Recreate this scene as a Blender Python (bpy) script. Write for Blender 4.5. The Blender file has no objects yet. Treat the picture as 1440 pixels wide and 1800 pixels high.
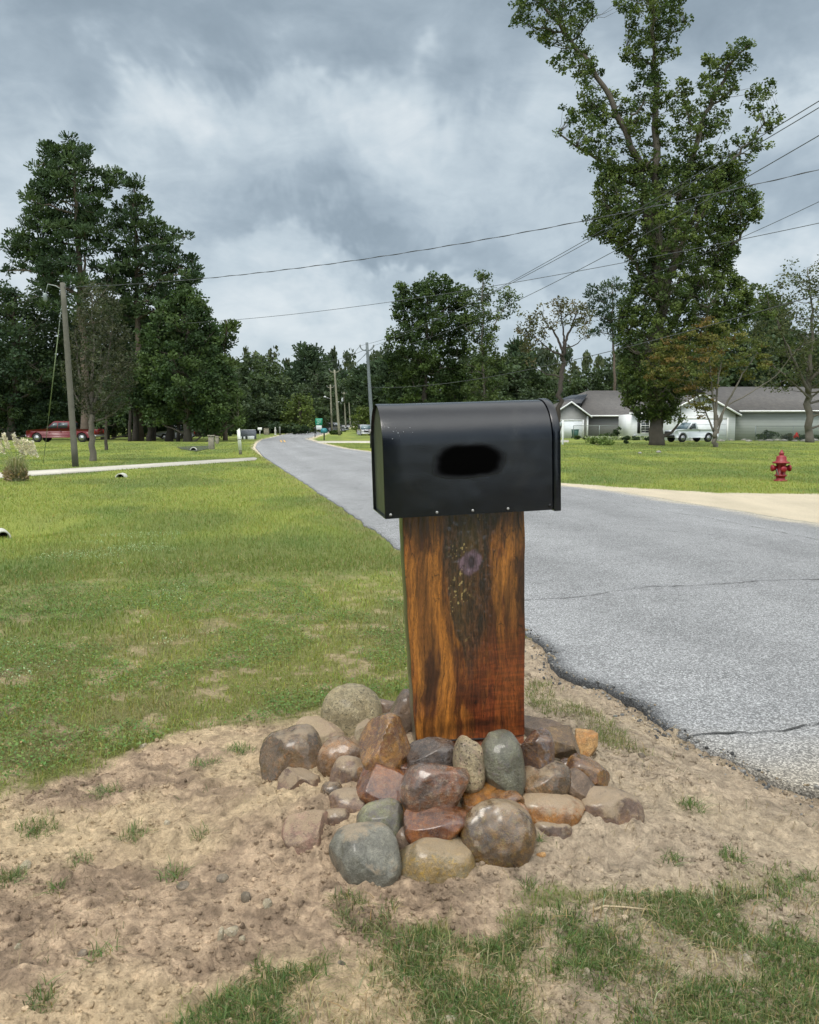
import bpy, math, random
import numpy as np
from mathutils import Vector, Matrix
rng = np.random.default_rng(7)
random.seed(7)
S = bpy.context.scene
COL = S.collection
R = math.radians

# ---------------- camera ----------------
F = 1450.0                       # focal length in pixels of the 1440 px wide frame
CAMH = 1.4
PITCH = math.atan(150.0 / F)
cam_d = bpy.data.cameras.new('camera'); cam = bpy.data.objects.new('camera', cam_d); COL.objects.link(cam)
cam_d.sensor_fit = 'HORIZONTAL'; cam_d.sensor_width = 36.0; cam_d.lens = 36.0 * F / 1440.0
cam_d.clip_start = 0.05; cam_d.clip_end = 6000
cam.location = (0, 0, CAMH); cam.rotation_euler = (math.pi / 2 - PITCH, 0, 0)
S.camera = cam
S.view_settings.view_transform = 'Standard'; S.view_settings.look = 'None'
S.view_settings.exposure = 0.0; S.view_settings.gamma = 1.0
S.cycles.max_bounces = 5; S.cycles.diffuse_bounces = 3; S.cycles.glossy_bounces = 2
S.cycles.transmission_bounces = 3; S.cycles.transparent_max_bounces = 6
S.cycles.use_adaptive_sampling = True; S.cycles.adaptive_threshold = 0.02

SUN_EL, SUN_AZ = 56.0, 205.0     # degrees; azimuth clockwise from +Y

def raydir(px, py):
    x = (px - 720.0) / F; u = -(py - 900.0) / F
    return np.array([x, math.cos(PITCH) + u * math.sin(PITCH), -math.sin(PITCH) + u * math.cos(PITCH)])
def at(px, py, Y):               # the point at world distance Y along y
    d = raydir(px, py); return np.array([0, 0, CAMH]) + d * (Y / d[1])
def W(px, py, z=0.0):            # the point on the level z
    d = raydir(px, py); return (np.array([0, 0, CAMH]) + d * ((z - CAMH) / d[2]))
def WP(poly, z=0.0):
    return np.array([W(a, b, z)[:2] for a, b in poly])

# ---------------- world: overcast sky ----------------
world = bpy.data.worlds.new('World'); S.world = world; world.use_nodes = True
nt = world.node_tree; N = nt.nodes; L = nt.links; N.clear()
def nd(nt_, typ, **kw):
    n = nt_.nodes.new(typ)
    for k, v in kw.items():
        if k.startswith('i_'): n.inputs[k[2:]].default_value = v
        else: setattr(n, k, v)
    return n
def mth(nt_, op, a, b=None, c=None, clamp=False):
    n = nt_.nodes.new('ShaderNodeMath'); n.operation = op; n.use_clamp = clamp
    for i, v in enumerate((a, b, c)):
        if v is None: continue
        if isinstance(v, (int, float)): n.inputs[i].default_value = v
        else: nt_.links.new(v, n.inputs[i])
    return n.outputs[0]
def vmth(nt_, op, a, b=None):
    n = nt_.nodes.new('ShaderNodeVectorMath'); n.operation = op
    for i, v in enumerate((a, b)):
        if v is None: continue
        if isinstance(v, (tuple, list)): n.inputs[i].default_value = v
        else: nt_.links.new(v, n.inputs[i])
    return n
def ramp(nt_, fac, stops, interp='LINEAR'):
    n = nt_.nodes.new('ShaderNodeValToRGB'); cr = n.color_ramp; cr.interpolation = interp
    while len(cr.elements) < len(stops): cr.elements.new(0.5)
    for e, (p, c) in zip(cr.elements, stops):
        e.position = p; e.color = (c[0], c[1], c[2], 1) if len(c) == 3 else c
    nt_.links.new(fac, n.inputs['Fac']); return n.outputs['Color']
def noise(nt_, vec, scale, detail=4, rough=0.55, dist=0.0):
    n = nt_.nodes.new('ShaderNodeTexNoise'); n.inputs['Scale'].default_value = scale
    n.inputs['Detail'].default_value = detail; n.inputs['Roughness'].default_value = rough
    n.inputs['Distortion'].default_value = dist
    if vec is not None: nt_.links.new(vec, n.inputs['Vector'])
    return n
def mixc(nt_, fac, a, b, mode='MIX'):
    n = nt_.nodes.new('ShaderNodeMix'); n.data_type = 'RGBA'; n.blend_type = mode
    for s, v in ((0, fac), (6, a), (7, b)):
        if isinstance(v, (int, float)): n.inputs[s].default_value = v
        elif isinstance(v, (tuple, list)): n.inputs[s].default_value = (v[0], v[1], v[2], 1)
        else: nt_.links.new(v, n.inputs[s])
    return n.outputs[2]

tc = nd(nt, 'ShaderNodeTexCoord'); G = tc.outputs['Generated']
sep = nd(nt, 'ShaderNodeSeparateXYZ'); L.new(G, sep.inputs[0])
zz = mth(nt, 'ADD', mth(nt, 'MAXIMUM', sep.outputs[2], 0.0), 0.34)
comb = nd(nt, 'ShaderNodeCombineXYZ')
L.new(mth(nt, 'DIVIDE', sep.outputs[0], zz), comb.inputs[0]); L.new(mth(nt, 'DIVIDE', sep.outputs[1], zz), comb.inputs[1])
plane = comb.outputs[0]
gst = vmth(nt, 'MULTIPLY', G, (1.0, 1.0, 1.9)).outputs[0]
nA = noise(nt, gst, 2.6, 7, 0.55, 0.35)
nB = noise(nt, gst, 7.0, 7, 0.58, 0.6)
wob = noise(nt, G, 4.5, 5, 0.6, 0.3)
wv = vmth(nt, 'SCALE', vmth(nt, 'SUBTRACT', wob.outputs['Color'], (0.5, 0.5, 0.5)).outputs[0]); wv.inputs['Scale'].default_value = 0.42
gd = vmth(nt, 'ADD', G, wv.outputs[0]).outputs[0]
val = mth(nt, 'ADD', mth(nt, 'MULTIPLY', nA.outputs[0], 0.62), mth(nt, 'MULTIPLY', nB.outputs[0], 0.42))
nC_ = noise(nt, gst, 19.0, 6, 0.60, 0.8)
val = mth(nt, 'ADD', val, mth(nt, 'MULTIPLY', nC_.outputs[0], 0.20))
val = mth(nt, 'ADD', val, -0.165)
# cloud masses: (px, py, x radius px, y radius px, strength)
for (bx, by, rx, ry, amp) in [
        (760, -60, 900, 150, -0.34), (60, 70, 330, 120, -0.20), (420, 60, 300, 90, -0.10), (640, 110, 180, 70, -0.16), (770, 125, 90, 50, 0.34), (700, 200, 200, 60, 0.14),
        (190, 215, 130, 60, 0.34), (290, 160, 60, 60, 0.20), (420, 190, 120, 50, 0.16), (60, 330, 140, 90, 0.16), (640, 330, 260, 70, -0.16), (560, 395, 260, 38, -0.24), (800, 380, 200, 40, -0.14),
        (960, 300, 200, 60, 0.06), (560, 580, 460, 100, 0.30), (880, 450, 240, 36, 0.24), (430, 460, 120, 40, 0.14),
        (1200, 60, 360, 170, -0.12), (1430, 200, 90, 70, 0.22), (1420, 330, 130, 50, -0.18), (1350, 470, 220, 60, 0.28),
        (20, 480, 200, 110, 0.22)]:
    d = raydir(bx, by); d = d / np.linalg.norm(d); sy = rx / ry
    sub = vmth(nt, 'SUBTRACT', gd, tuple(d)).outputs[0]
    sc = vmth(nt, 'MULTIPLY', sub, (1, 0.9, sy)).outputs[0]
    ln = vmth(nt, 'LENGTH', sc).outputs['Value']
    mr = nd(nt, 'ShaderNodeMapRange', interpolation_type='SMOOTHSTEP'); L.new(ln, mr.inputs[0])
    mr.inputs[1].default_value = 0.0; mr.inputs[2].default_value = 1.35 * rx / F
    mr.inputs[3].default_value = amp * 0.74; mr.inputs[4].default_value = 0.0
    val = mth(nt, 'ADD', val, mr.outputs[0])
cloud = ramp(nt, val, [(0.0, (0.255, 0.325, 0.385)), (0.19, (0.325, 0.405, 0.475)), (0.36, (0.43, 0.52, 0.595)), (0.54, (0.60, 0.695, 0.76)), (0.80, (0.86, 0.92, 0.95))])
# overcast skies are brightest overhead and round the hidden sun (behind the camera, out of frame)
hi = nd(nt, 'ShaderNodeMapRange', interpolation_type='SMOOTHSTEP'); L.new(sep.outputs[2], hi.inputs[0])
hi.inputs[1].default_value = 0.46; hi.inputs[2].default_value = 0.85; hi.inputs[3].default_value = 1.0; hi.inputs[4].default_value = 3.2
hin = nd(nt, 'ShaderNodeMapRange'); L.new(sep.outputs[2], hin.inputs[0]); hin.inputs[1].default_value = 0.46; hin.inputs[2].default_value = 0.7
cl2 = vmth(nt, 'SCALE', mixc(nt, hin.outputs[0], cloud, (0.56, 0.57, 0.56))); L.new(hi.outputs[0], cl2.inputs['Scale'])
sky = nd(nt, 'ShaderNodeTexSky', sky_type='NISHITA', sun_disc=False); sky.sun_elevation = R(SUN_EL); sky.sun_rotation = R(SUN_AZ)
skys = vmth(nt, 'SCALE', sky.outputs[0]); skys.inputs['Scale'].default_value = 0.08
final = mixc(nt, 0.10, cl2.outputs[0], skys.outputs[0])
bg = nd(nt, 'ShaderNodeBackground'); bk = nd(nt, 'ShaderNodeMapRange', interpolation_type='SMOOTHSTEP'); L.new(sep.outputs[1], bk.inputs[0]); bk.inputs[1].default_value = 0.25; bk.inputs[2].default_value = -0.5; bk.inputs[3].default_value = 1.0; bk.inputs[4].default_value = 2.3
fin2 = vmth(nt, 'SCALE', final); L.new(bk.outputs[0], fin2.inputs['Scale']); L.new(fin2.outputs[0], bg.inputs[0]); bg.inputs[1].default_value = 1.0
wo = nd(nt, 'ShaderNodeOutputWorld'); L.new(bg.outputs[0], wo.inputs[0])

# ---------------- sun behind the overcast ----------------
sl = bpy.data.lights.new('sun', 'SUN'); sl.energy = 1.5; sl.angle = R(22); sl.color = (1.0, 0.95, 0.87)
so = bpy.data.objects.new('sun', sl); COL.objects.link(so)
_e, _a = R(SUN_EL), R(SUN_AZ)
sdir = Vector((math.cos(_e) * math.sin(_a), math.cos(_e) * math.cos(_a), math.sin(_e)))
so.rotation_euler = sdir.to_track_quat('Z', 'Y').to_euler(); so.location = (0, -5, 20)

# ---------------- numpy noise ----------------
def _h(ix, iy, iz, seed):
    n = (ix * 374761393 + iy * 668265263 + iz * 2147483647 + seed * 974711) & 0xffffffff
    n = ((n ^ (n >> 13)) * 1274126177) & 0xffffffff
    n = ((n ^ (n >> 16)) * 2246822519) & 0xffffffff
    return ((n ^ (n >> 13)) & 0xffffff) / float(0xffffff)
def vn(x, y, z=None, seed=0):
    x = np.asarray(x, float); y = np.asarray(y, float)
    z = np.zeros_like(x) if z is None else np.asarray(z, float)
    ix = np.floor(x).astype(np.int64); iy = np.floor(y).astype(np.int64); iz = np.floor(z).astype(np.int64)
    fx = x - ix; fy = y - iy; fz = z - iz
    fx = fx * fx * (3 - 2 * fx); fy = fy * fy * (3 - 2 * fy); fz = fz * fz * (3 - 2 * fz)
    o = 0
    for a in (0, 1):
        for b in (0, 1):
            for c in (0, 1):
                w = (fx if a else 1 - fx) * (fy if b else 1 - fy) * (fz if c else 1 - fz)
                o = o + w * _h(ix + a, iy + b, iz + c, seed)
    return o
def fbm(x, y, z=None, oct=4, seed=0, gain=0.5):
    o = 0; a = 1; t = 0; f = 1
    for k in range(oct):
        o = o + a * vn(np.asarray(x) * f + 17.3 * k, np.asarray(y) * f - 9.1 * k, None if z is None else np.asarray(z) * f + 5.7 * k, seed + k)
        t += a; a *= gain; f *= 2.03
    return o / t                 # 0..1
def sst(a, b, x):
    t = np.clip((np.asarray(x, float) - a) / (b - a), 0, 1); return t * t * (3 - 2 * t)
def inpoly(x, y, poly):
    x = np.asarray(x, float); y = np.asarray(y, float); c = np.zeros(x.shape, bool); n = len(poly)
    for i in range(n):
        x1, y1 = poly[i]; x2, y2 = poly[(i + 1) % n]
        if y1 == y2: continue
        m = ((y1 > y) != (y2 > y)) & (x < (x2 - x1) * (y - y1) / (y2 - y1) + x1)
        c ^= m
    return c
def edist(x, y, poly, closed=True):
    d = np.full(np.shape(x), 1e9); n = len(poly)
    for i in range(n if closed else n - 1):
        x1, y1 = poly[i]; x2, y2 = poly[(i + 1) % n]; dx, dy = x2 - x1, y2 - y1
        t = np.clip(((x - x1) * dx + (y - y1) * dy) / (dx * dx + dy * dy + 1e-12), 0, 1)
        d = np.minimum(d, np.hypot(x - x1 - t * dx, y - y1 - t * dy))
    return d
def sdist(x, y, poly):           # positive inside
    d = edist(x, y, poly); return np.where(inpoly(x, y, poly), d, -d)

# ---------------- object helpers ----------------
def props(o, label=None, cat=None, group=None, kind=None):
    if label: o['label'] = label
    if cat: o['category'] = cat
    if group: o['group'] = group
    if kind: o['kind'] = kind
    return o
def thing(name, label, cat, loc=(0, 0, 0), rz=0, group=None):
    o = bpy.data.objects.new(name, None); o.empty_display_size = 0.2; COL.objects.link(o)
    o.location = loc; o.rotation_euler = (0, 0, rz)
    return props(o, label, cat, group)
def mesh(name, V, Fs, m, parent=None, smooth=False, attrs=None, col=None, mats=None, midx=None):
    """V (n,3); Fs: list of index tuples or an (m,k) int array"""
    V = np.asarray(V, dtype=np.float32).reshape(-1, 3)
    me = bpy.data.meshes.new(name)
    if isinstance(Fs, np.ndarray):
        m_, k = Fs.shape; flat = Fs.ravel().astype(np.int32); starts = np.arange(m_, dtype=np.int32) * k; tot = np.full(m_, k, np.int32)
    else:
        tot = np.array([len(f) for f in Fs], np.int32); m_ = len(Fs)
        starts = np.concatenate([[0], np.cumsum(tot)[:-1]]).astype(np.int32)
        flat = np.array([i for f in Fs for i in f], np.int32)
    me.vertices.add(len(V)); me.vertices.foreach_set('co', V.ravel())
    me.loops.add(len(flat)); me.loops.foreach_set('vertex_index', flat)
    me.polygons.add(m_); me.polygons.foreach_set('loop_start', starts); me.polygons.foreach_set('loop_total', tot)
    if smooth: me.polygons.foreach_set('use_smooth', np.ones(m_, bool))
    me.update(calc_edges=True)
    if col is not None:
        a = me.color_attributes.new('col', 'FLOAT_COLOR', 'POINT')
        c = np.ones((len(V), 4), np.float32); c[:, :3] = col; a.data.foreach_set('color', c.ravel())
    for k, v in (attrs or {}).items():
        a = me.attributes.new(k, 'FLOAT', 'POINT'); a.data.foreach_set('value', np.asarray(v, np.float32))
    for mm in (mats or [m]): me.materials.append(mm)
    if midx is not None: me.polygons.foreach_set('material_index', np.asarray(midx, np.int32))
    me.validate()
    o = bpy.data.objects.new(name, me); COL.objects.link(o)
    if parent is not None: o.parent = parent
    return o
class MB:                        # collects simple solids into one mesh
    def __init__(s): s.V = []; s.F = []; s.n = 0
    def add(s, V, Fs):
        V = np.asarray(V, float).reshape(-1, 3); s.V.append(V); s.F += [tuple(int(i) + s.n for i in f) for f in Fs]; s.n += len(V); return s
    def box(s, x0, x1, y0, y1, z0, z1, bev=0.0, M=None):
        if bev > 0:
            pts = []; 
            for cz, ez in ((z0, 0), (z0 + bev, 1), (z1 - bev, 1), (z1, 0)):
                i = 0 if ez else bev
                b = bev
                for (px, py) in ((x0 + i, y0 + b), (x0 + b, y0 + i), (x1 - b, y0 + i), (x1 - i, y0 + b), (x1 - i, y1 - b), (x1 - b, y1 - i), (x0 + b, y1 - i), (x0 + i, y1 - b)):
                    if not ez: px = min(max(px, x0 + b), x1 - b); py = min(max(py, y0 + b), y1 - b)
                    pts.append((px, py, cz))
            V = np.array(pts); Fs = [tuple(range(7, -1, -1)), tuple(range(24, 32))]
            for r in range(3):
                for k in range(8): a = r * 8 + k; b2 = r * 8 + (k + 1) % 8; Fs.append((a, b2, b2 + 8, a + 8))
        else:
            V = np.array([(x, y, z) for z in (z0, z1) for (x, y) in ((x0, y0), (x1, y0), (x1, y1), (x0, y1))])
            Fs = [(3, 2, 1, 0), (4, 5, 6, 7), (0, 1, 5, 4), (1, 2, 6, 5), (2, 3, 7, 6), (3, 0, 4, 7)]
        if M is not None: V = V @ np.array(M)[:3, :3].T + np.array(M)[:3, 3]
        return s.add(V, Fs)
    def tube(s, P, r, n=8, cap=True):
        P = np.asarray(P, float); r = np.broadcast_to(np.asarray(r, float), (len(P),))
        V = []; 
        T = np.gradient(P, axis=0); T /= (np.linalg.norm(T, axis=1, keepdims=True) + 1e-12)
        up = np.array([0, 0, 1.0]) if abs(T[0][2]) < 0.9 else np.array([1.0, 0, 0])
        A = np.cross(T, up); A /= (np.linalg.norm(A, axis=1, keepdims=True) + 1e-12); B = np.cross(T, A)
        th = np.arange(n) * 2 * math.pi / n
        V = (P[:, None, :] + r[:, None, None] * (np.cos(th)[None, :, None] * A[:, None, :] + np.sin(th)[None, :, None] * B[:, None, :])).reshape(-1, 3)
        Fs = [(i * n + k, i * n + (k + 1) % n, (i + 1) * n + (k + 1) % n, (i + 1) * n + k) for i in range(len(P) - 1) for k in range(n)]
        if cap: Fs += [tuple(range(n - 1, -1, -1)), tuple(range((len(P) - 1) * n, len(P) * n))]
        return s.add(V, Fs)
    def lathe(s, prof, c=(0, 0, 0), n=16, axis='z'):
        V = []
        for (r, z) in prof:
            for k in range(n):
                a = 2 * math.pi * k / n; p = (r * math.cos(a), r * math.sin(a), z)
                if axis == 'x': p = (p[2], p[0], p[1])
                if axis == 'y': p = (p[0], p[2], p[1])
                V.append((p[0] + c[0], p[1] + c[1], p[2] + c[2]))
        m = len(prof)
        Fs = [(i * n + k, i * n + (k + 1) % n, (i + 1) * n + (k + 1) % n, (i + 1) * n + k) for i in range(m - 1) for k in range(n)]
        Fs += [tuple(range(n - 1, -1, -1)), tuple(range((m - 1) * n, m * n))]
        if axis == 'y': Fs = [f[::-1] for f in Fs]
        return s.add(V, Fs)
    def prism(s, poly, y0, y1, M=None):      # polygon in x,z extruded along y
        n = len(poly); V = [(x, y0, z) for x, z in poly] + [(x, y1, z) for x, z in poly]
        Fs = [tuple(range(n)), tuple(range(2 * n - 1, n - 1, -1))] + [(i, i + n, (i + 1) % n + n, (i + 1) % n) for i in range(n)]
        V = np.array(V)
        if M is not None: V = V @ np.array(M)[:3, :3].T + np.array(M)[:3, 3]
        return s.add(V, Fs)
    def build(s, name, m, parent=None, smooth=False):
        return mesh(name, np.concatenate(s.V), s.F, m, parent, smooth)

# ---------------- materials ----------------
def newmat(name):
    m = bpy.data.materials.new(name); m.use_nodes = True; t = m.node_tree
    b = t.nodes['Principled BSDF']; return m, t, b
def mat(name, c, rough=0.6, var=0.12, scale=8.0, bump=0.0, bscale=None, metal=0.0, spec=0.5, coat=0.0, dirt=None):
    m, t, b = newmat(name); tcn = nd(t, 'ShaderNodeTexCoord'); o = tcn.outputs['Object']
    n1 = noise(t, o, scale, 5, 0.6)
    f = mth(t, 'ADD', mth(t, 'MULTIPLY', mth(t, 'SUBTRACT', n1.outputs[0], 0.5), 2 * var * 1.8), 1.0)
    v = vmth(t, 'SCALE', (c[0], c[1], c[2])); t.links.new(f, v.inputs['Scale'])
    colr = v.outputs[0]
    if dirt:
        n2 = noise(t, o, scale * 0.35, 6, 0.65)
        colr = mixc(t, ramp(t, n2.outputs[0], [(0.45, (0, 0, 0)), (0.7, (1, 1, 1))]), colr, dirt)
    t.links.new(colr, b.inputs['Base Color'])
    b.inputs['Roughness'].default_value = rough; b.inputs['Metallic'].default_value = metal
    b.inputs['Specular IOR Level'].default_value = spec; b.inputs['Coat Weight'].default_value = coat
    if bump > 0:
        n3 = noise(t, o, bscale or scale * 4, 6, 0.65); bp = nd(t, 'ShaderNodeBump'); bp.inputs['Strength'].default_value = 1.0
        bp.inputs['Distance'].default_value = bump; t.links.new(n3.outputs[0], bp.inputs['Height']); t.links.new(bp.outputs[0], b.inputs['Normal'])
    return m
def leafmat(name, trans=0.35, rough=0.55, spec=0.15):
    m, t, b = newmat(name); a = nd(t, 'ShaderNodeAttribute', attribute_name='col')
    t.links.new(a.outputs['Color'], b.inputs['Base Color']); b.inputs['Roughness'].default_value = rough
    b.inputs['Specular IOR Level'].default_value = spec
    tr = nd(t, 'ShaderNodeBsdfTranslucent'); sc = vmth(t, 'MULTIPLY', a.outputs['Color'], (1.25, 1.35, 0.7)); t.links.new(sc.outputs[0], tr.inputs[0])
    mx = nd(t, 'ShaderNodeMixShader'); mx.inputs[0].default_value = trans
    t.links.new(b.outputs[0], mx.inputs[1]); t.links.new(tr.outputs[0], mx.inputs[2]); t.links.new(mx.outputs[0], t.nodes['Material Output'].inputs[0])
    return m
# ================= terrain, road, ground =================
def rise(y):
    y = np.asarray(y, float); a = np.clip(y - 80, 0, None)
    return np.where(a < 150, 0.0001 * a * a, 0.0001 * 150 * 150 + 0.03 * (a - 150))
def _edge(pxs):
    p = np.array([W(a, b)[:2] for a, b in pxs]); p = p[np.argsort(p[:, 1])]; return p[:, 1], p[:, 0]
ly, lx = _edge([(1440, 1405), (1330, 1368), (1270, 1335), (1203, 1306), (1150, 1275), (1095, 1232), (1010, 1197), (950, 1160), (930, 1125), (880, 1085), (800, 1032), (705, 968),
                (640, 920), (560, 866), (500, 827), (463, 803), (449, 787), (452, 779), (462, 772.5)])
ry_, rx_ = _edge([(1440, 921), (1380, 912), (1327, 902), (1193, 882), (1093, 866), (987, 853), (850, 831), (657, 795), (607, 788.5), (584, 783.5), (557, 777), (541, 771.5)])
far_y = np.array([125, 150, 200, 250, 320, 420.]); far_c = np.array([-16.2, -17.0, -16.5, -14, -9, 0.])
LY = np.concatenate([[-80, -20, 0, 1.4, 2.2], ly, far_y]); LX = np.concatenate([[22, 7.5, 3.2, 2.35, 1.95], lx, far_c - 2.9])
RY = np.concatenate([[-80, -20, 0], ry_, far_y]); RX = np.concatenate([[30, 15.5, 9.6], rx_, far_c + 2.9])
def xl(y):
    y = np.asarray(y, float); nr = np.clip(1.2 - np.abs(y) / 30, 0.15, 1)
    return np.interp(y, LY, LX) + nr * (0.10 * (vn(y * 1.7, y * 0, seed=3) - .5) + 0.07 * (vn(y * 6, y * 0, seed=4) - .5) + 0.035 * (vn(y * 21, y * 0, seed=5) - .5))
def xr(y):
    y = np.asarray(y, float); return np.interp(y, RY, RX) + 0.12 * (vn(y * 1.3, y * 0, seed=8) - .5) + 0.07 * (vn(y * 6, y * 0, seed=9) - .5)
def inroad(x, y, m=0.0): return (x > xl(y) - m) & (x < xr(y) + m)
MC = (0.20, 3.02)                # centre of the sand mound at the foot of the post
DIRT = WP([(-260, 1490), (-60, 1450), (60, 1400), (200, 1345), (300, 1300), (400, 1282), (480, 1290), (560, 1262), (660, 1262), (740, 1215), (900, 1150), (915, 1112),
           (1010, 1150), (1300, 1290), (1700, 1420), (2100, 1600), (1800, 1640), (1440, 1560), (1330, 1545), (1210, 1590), (1080, 1600), (950, 1622), (860, 1680), (780, 1650), (660, 1648), (560, 1700),
           (430, 1730), (330, 1770), (250, 1850), (-100, 2000), (-500, 1900)])
LOWER = WP([(240, 1850), (420, 1722), (560, 1690), (660, 1640), (860, 1672), (960, 1610), (1090, 1580), (1230, 1570), (1440, 1535), (1800, 1560), (2400, 2100), (1500, 2600), (-200, 2600)])
SANDR = WP([(960, 846), (1093, 857), (1193, 862), (1260, 867), (1340, 868), (1440, 869), (2200, 880), (3000, 1400), (1440, 960), (1193, 900), (987, 862), (960, 858)])
DRIVE = WP([(-900, 889), (0, 832.7), (447, 805), (452, 806.5), (449, 809.5), (0, 841), (-900, 905)])
DRIVE2 = WP([(552, 775.6), (700, 775.2), (1000, 774), (1000, 777.5), (700, 778.6), (560, 778.6)])
DITCH = W(20, 925)[:2]
def dirtmask(x, y):
    m = np.zeros(np.shape(x)); nr = (np.abs(x) < 7) & (y > -2) & (y < 12)
    xs, ys = x[nr], y[nr]
    d = sdist(xs, ys, DIRT) + 0.22 * (fbm(xs * 3, ys * 3, oct=4, seed=21) - 0.5) * 2 * 0.6 + 0.10 * (fbm(xs * 14, ys * 14, oct=2, seed=22) - .5)
    d2 = sdist(xs, ys, LOWER) + .1 * (fbm(xs * 9, ys * 9, oct=3, seed=24) - .5); m[nr] = np.maximum(sst(-0.05, 0.06, d), .9 * sst(-.05, .05, d2)); return m
def height(x, y, dm=None):
    x = np.asarray(x, float); y = np.asarray(y, float)
    z = rise(y) + 0.0
    dist = np.hypot(x, y)
    z = z + 0.05 * (fbm(x * 0.35, y * 0.35, oct=3, seed=31) - 0.5) * sst(0.5, 3, np.minimum(np.abs(x - xl(y)), np.abs(x - xr(y))))
    d = np.hypot((x - MC[0]) / 1.12, (y - MC[1]))
    d = d * (1 + 0.22 * (vn(x * 2.1, y * 2.1, seed=33) - .5))
    z = z + 0.165 * (1 - sst(0.12, 0.70, d)) + 0.055 * (1 - sst(0.45, 1.4, d))
    z = z + 0.055 * np.exp(-(((x + .22) / .22) ** 2 + ((y - 2.66) / .16) ** 2)) + 0.05 * np.exp(-(((x - .62) / .25) ** 2 + ((y - 2.68) / .14) ** 2)) + .04 * np.exp(-(((x + .45) / .2) ** 2 + ((y - 2.75) / .2) ** 2))
    z = z - 0.28 * np.exp(-(((x - DITCH[0]) * 0.9) ** 2 + ((y - DITCH[1]) * 0.9) ** 2) / 0.5)
    if dm is None: dm = dirtmask(np.atleast_1d(x), np.atleast_1d(y)).reshape(np.shape(x)) if np.size(x) < 400000 else 0
    near = 1 - sst(6, 14, dist)
    z = z + near * dm * (0.042 * (fbm(x * 4, y * 4, oct=3, seed=41) - 0.5) + 0.030 * (fbm(x * 14, y * 14, oct=4, seed=42, gain=.6) - .5) + 0.013 * (vn(x * 60, y * 60, seed=43) - .5))
    # small heaped clods
    cl = vn(x * 24, y * 24, seed=44); cl2 = fbm(x * 5, y * 5, oct=2, seed=45)
    z = z + near * dm * 0.022 * np.clip(cl - 0.5, 0, 1) * 2.2 * sst(0.42, 0.58, cl2)
    z = z + near * (1 - dm) * 0.012 * (fbm(x * 9, y * 9, oct=3, seed=46) - .5)
    # the verge drops to the broken asphalt edge, the bed under the road stays below it
    e = x - xl(y); z = z - 0.03 * (1 - sst(0.0, 0.35, -e)) * (y < 8) * (e < 0)
    ins = np.minimum(x - xl(y), xr(y) - x)
    z = np.where(ins > 0.03, rise(y) - 0.07, z)
    z = np.where((ins > 0) & (ins <= 0.03), z - 0.02, z)
    z = np.where((ins > -0.6) & (ins <= 0), np.minimum(z, rise(y) - 0.004 + (-ins) * 0.12), z)
    return z
def hz(x, y): return float(height(np.array([x]), np.array([y]))[0])

# ---- ground sheet (one polar grid, fine where the ground is near) ----
rr = [0.45]
while rr[-1] < 5000:
    r_ = rr[-1]; rr.append(r_ * (1.0045 if r_ < 6 else 1.012 if r_ < 70 else 1.06))
rr = np.array(rr)
an = np.concatenate([np.arange(-180, -34, 4.0), np.arange(-34, 34, 0.115), np.arange(34, 180, 4.0)])
an = np.radians(an)
RRg, AA = np.meshgrid(rr, an, indexing='ij'); gx = (RRg * np.sin(AA)).ravel(); gy = (RRg * np.cos(AA)).ravel()
dm = dirtmask(gx, gy)
gz = height(gx, gy, dm)
gx = np.append(gx, 0.0); gy = np.append(gy, 0.0); gz = np.append(gz, hz(0.0, 0.0)); dm = np.append(dm, 0.0)
nr_, na = len(rr), len(an)
I = np.arange(nr_ * na).reshape(nr_, na); J = np.roll(I, -1, axis=1)
quads = np.stack([I[:-1], J[:-1], J[1:], I[1:]], -1).reshape(-1, 4)[:, ::-1]
tris = [(nr_ * na, int(J[0, k]), int(I[0, k])) for k in range(na)]
def lawncol(x, y):
    """albedo of the turf, in big soft patches as mown"""
    g1 = np.array([0.138, 0.172, 0.045]); g2 = np.array([0.202, 0.232, 0.052]); g3 = np.array([0.195, 0.172, 0.090]); g4 = np.array([0.095, 0.148, 0.042])
    a = sst(0.35, 0.65, fbm(x * 0.55, y * 0.33, oct=4, seed=51))[:, None]
    b = (sst(0.50, 0.72, fbm(x * 1.3, y * 1.3, oct=4, seed=52)))[:, None]
    c = sst(0.5, 0.75, fbm(x * 0.8 + 9, y * 0.5, oct=3, seed=53))[:, None]
    dist = np.hypot(x, y)
    mid = (sst(4.0, 7.5, dist))[:, None]
    near_br = (1 - sst(4.5, 8, dist))[:, None]
    col = g1 * (1 - a) + g2 * a
    col = col * (1 - c * 0.5) + g4 * c * 0.5
    col = col * (1 + 0.12 * mid)
    col = col * (1 - b * (0.10 + 0.45 * near_br)) + g3 * b * (0.10 + 0.45 * near_br)
    # worn, pale strip beside the road edge in front of the bend
    e = np.abs(x - np.interp(y, LY, LX)); wn = (np.exp(-(e / 0.35) ** 2) * (y > 2))[:, None] * sst(0.35, 0.6, fbm(x * 3, y * 3, oct=2, seed=55))[:, None]
    col = col * (1 - 0.45 * wn) + np.array([0.26, 0.21, 0.11]) * 0.45 * wn
    return col
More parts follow.
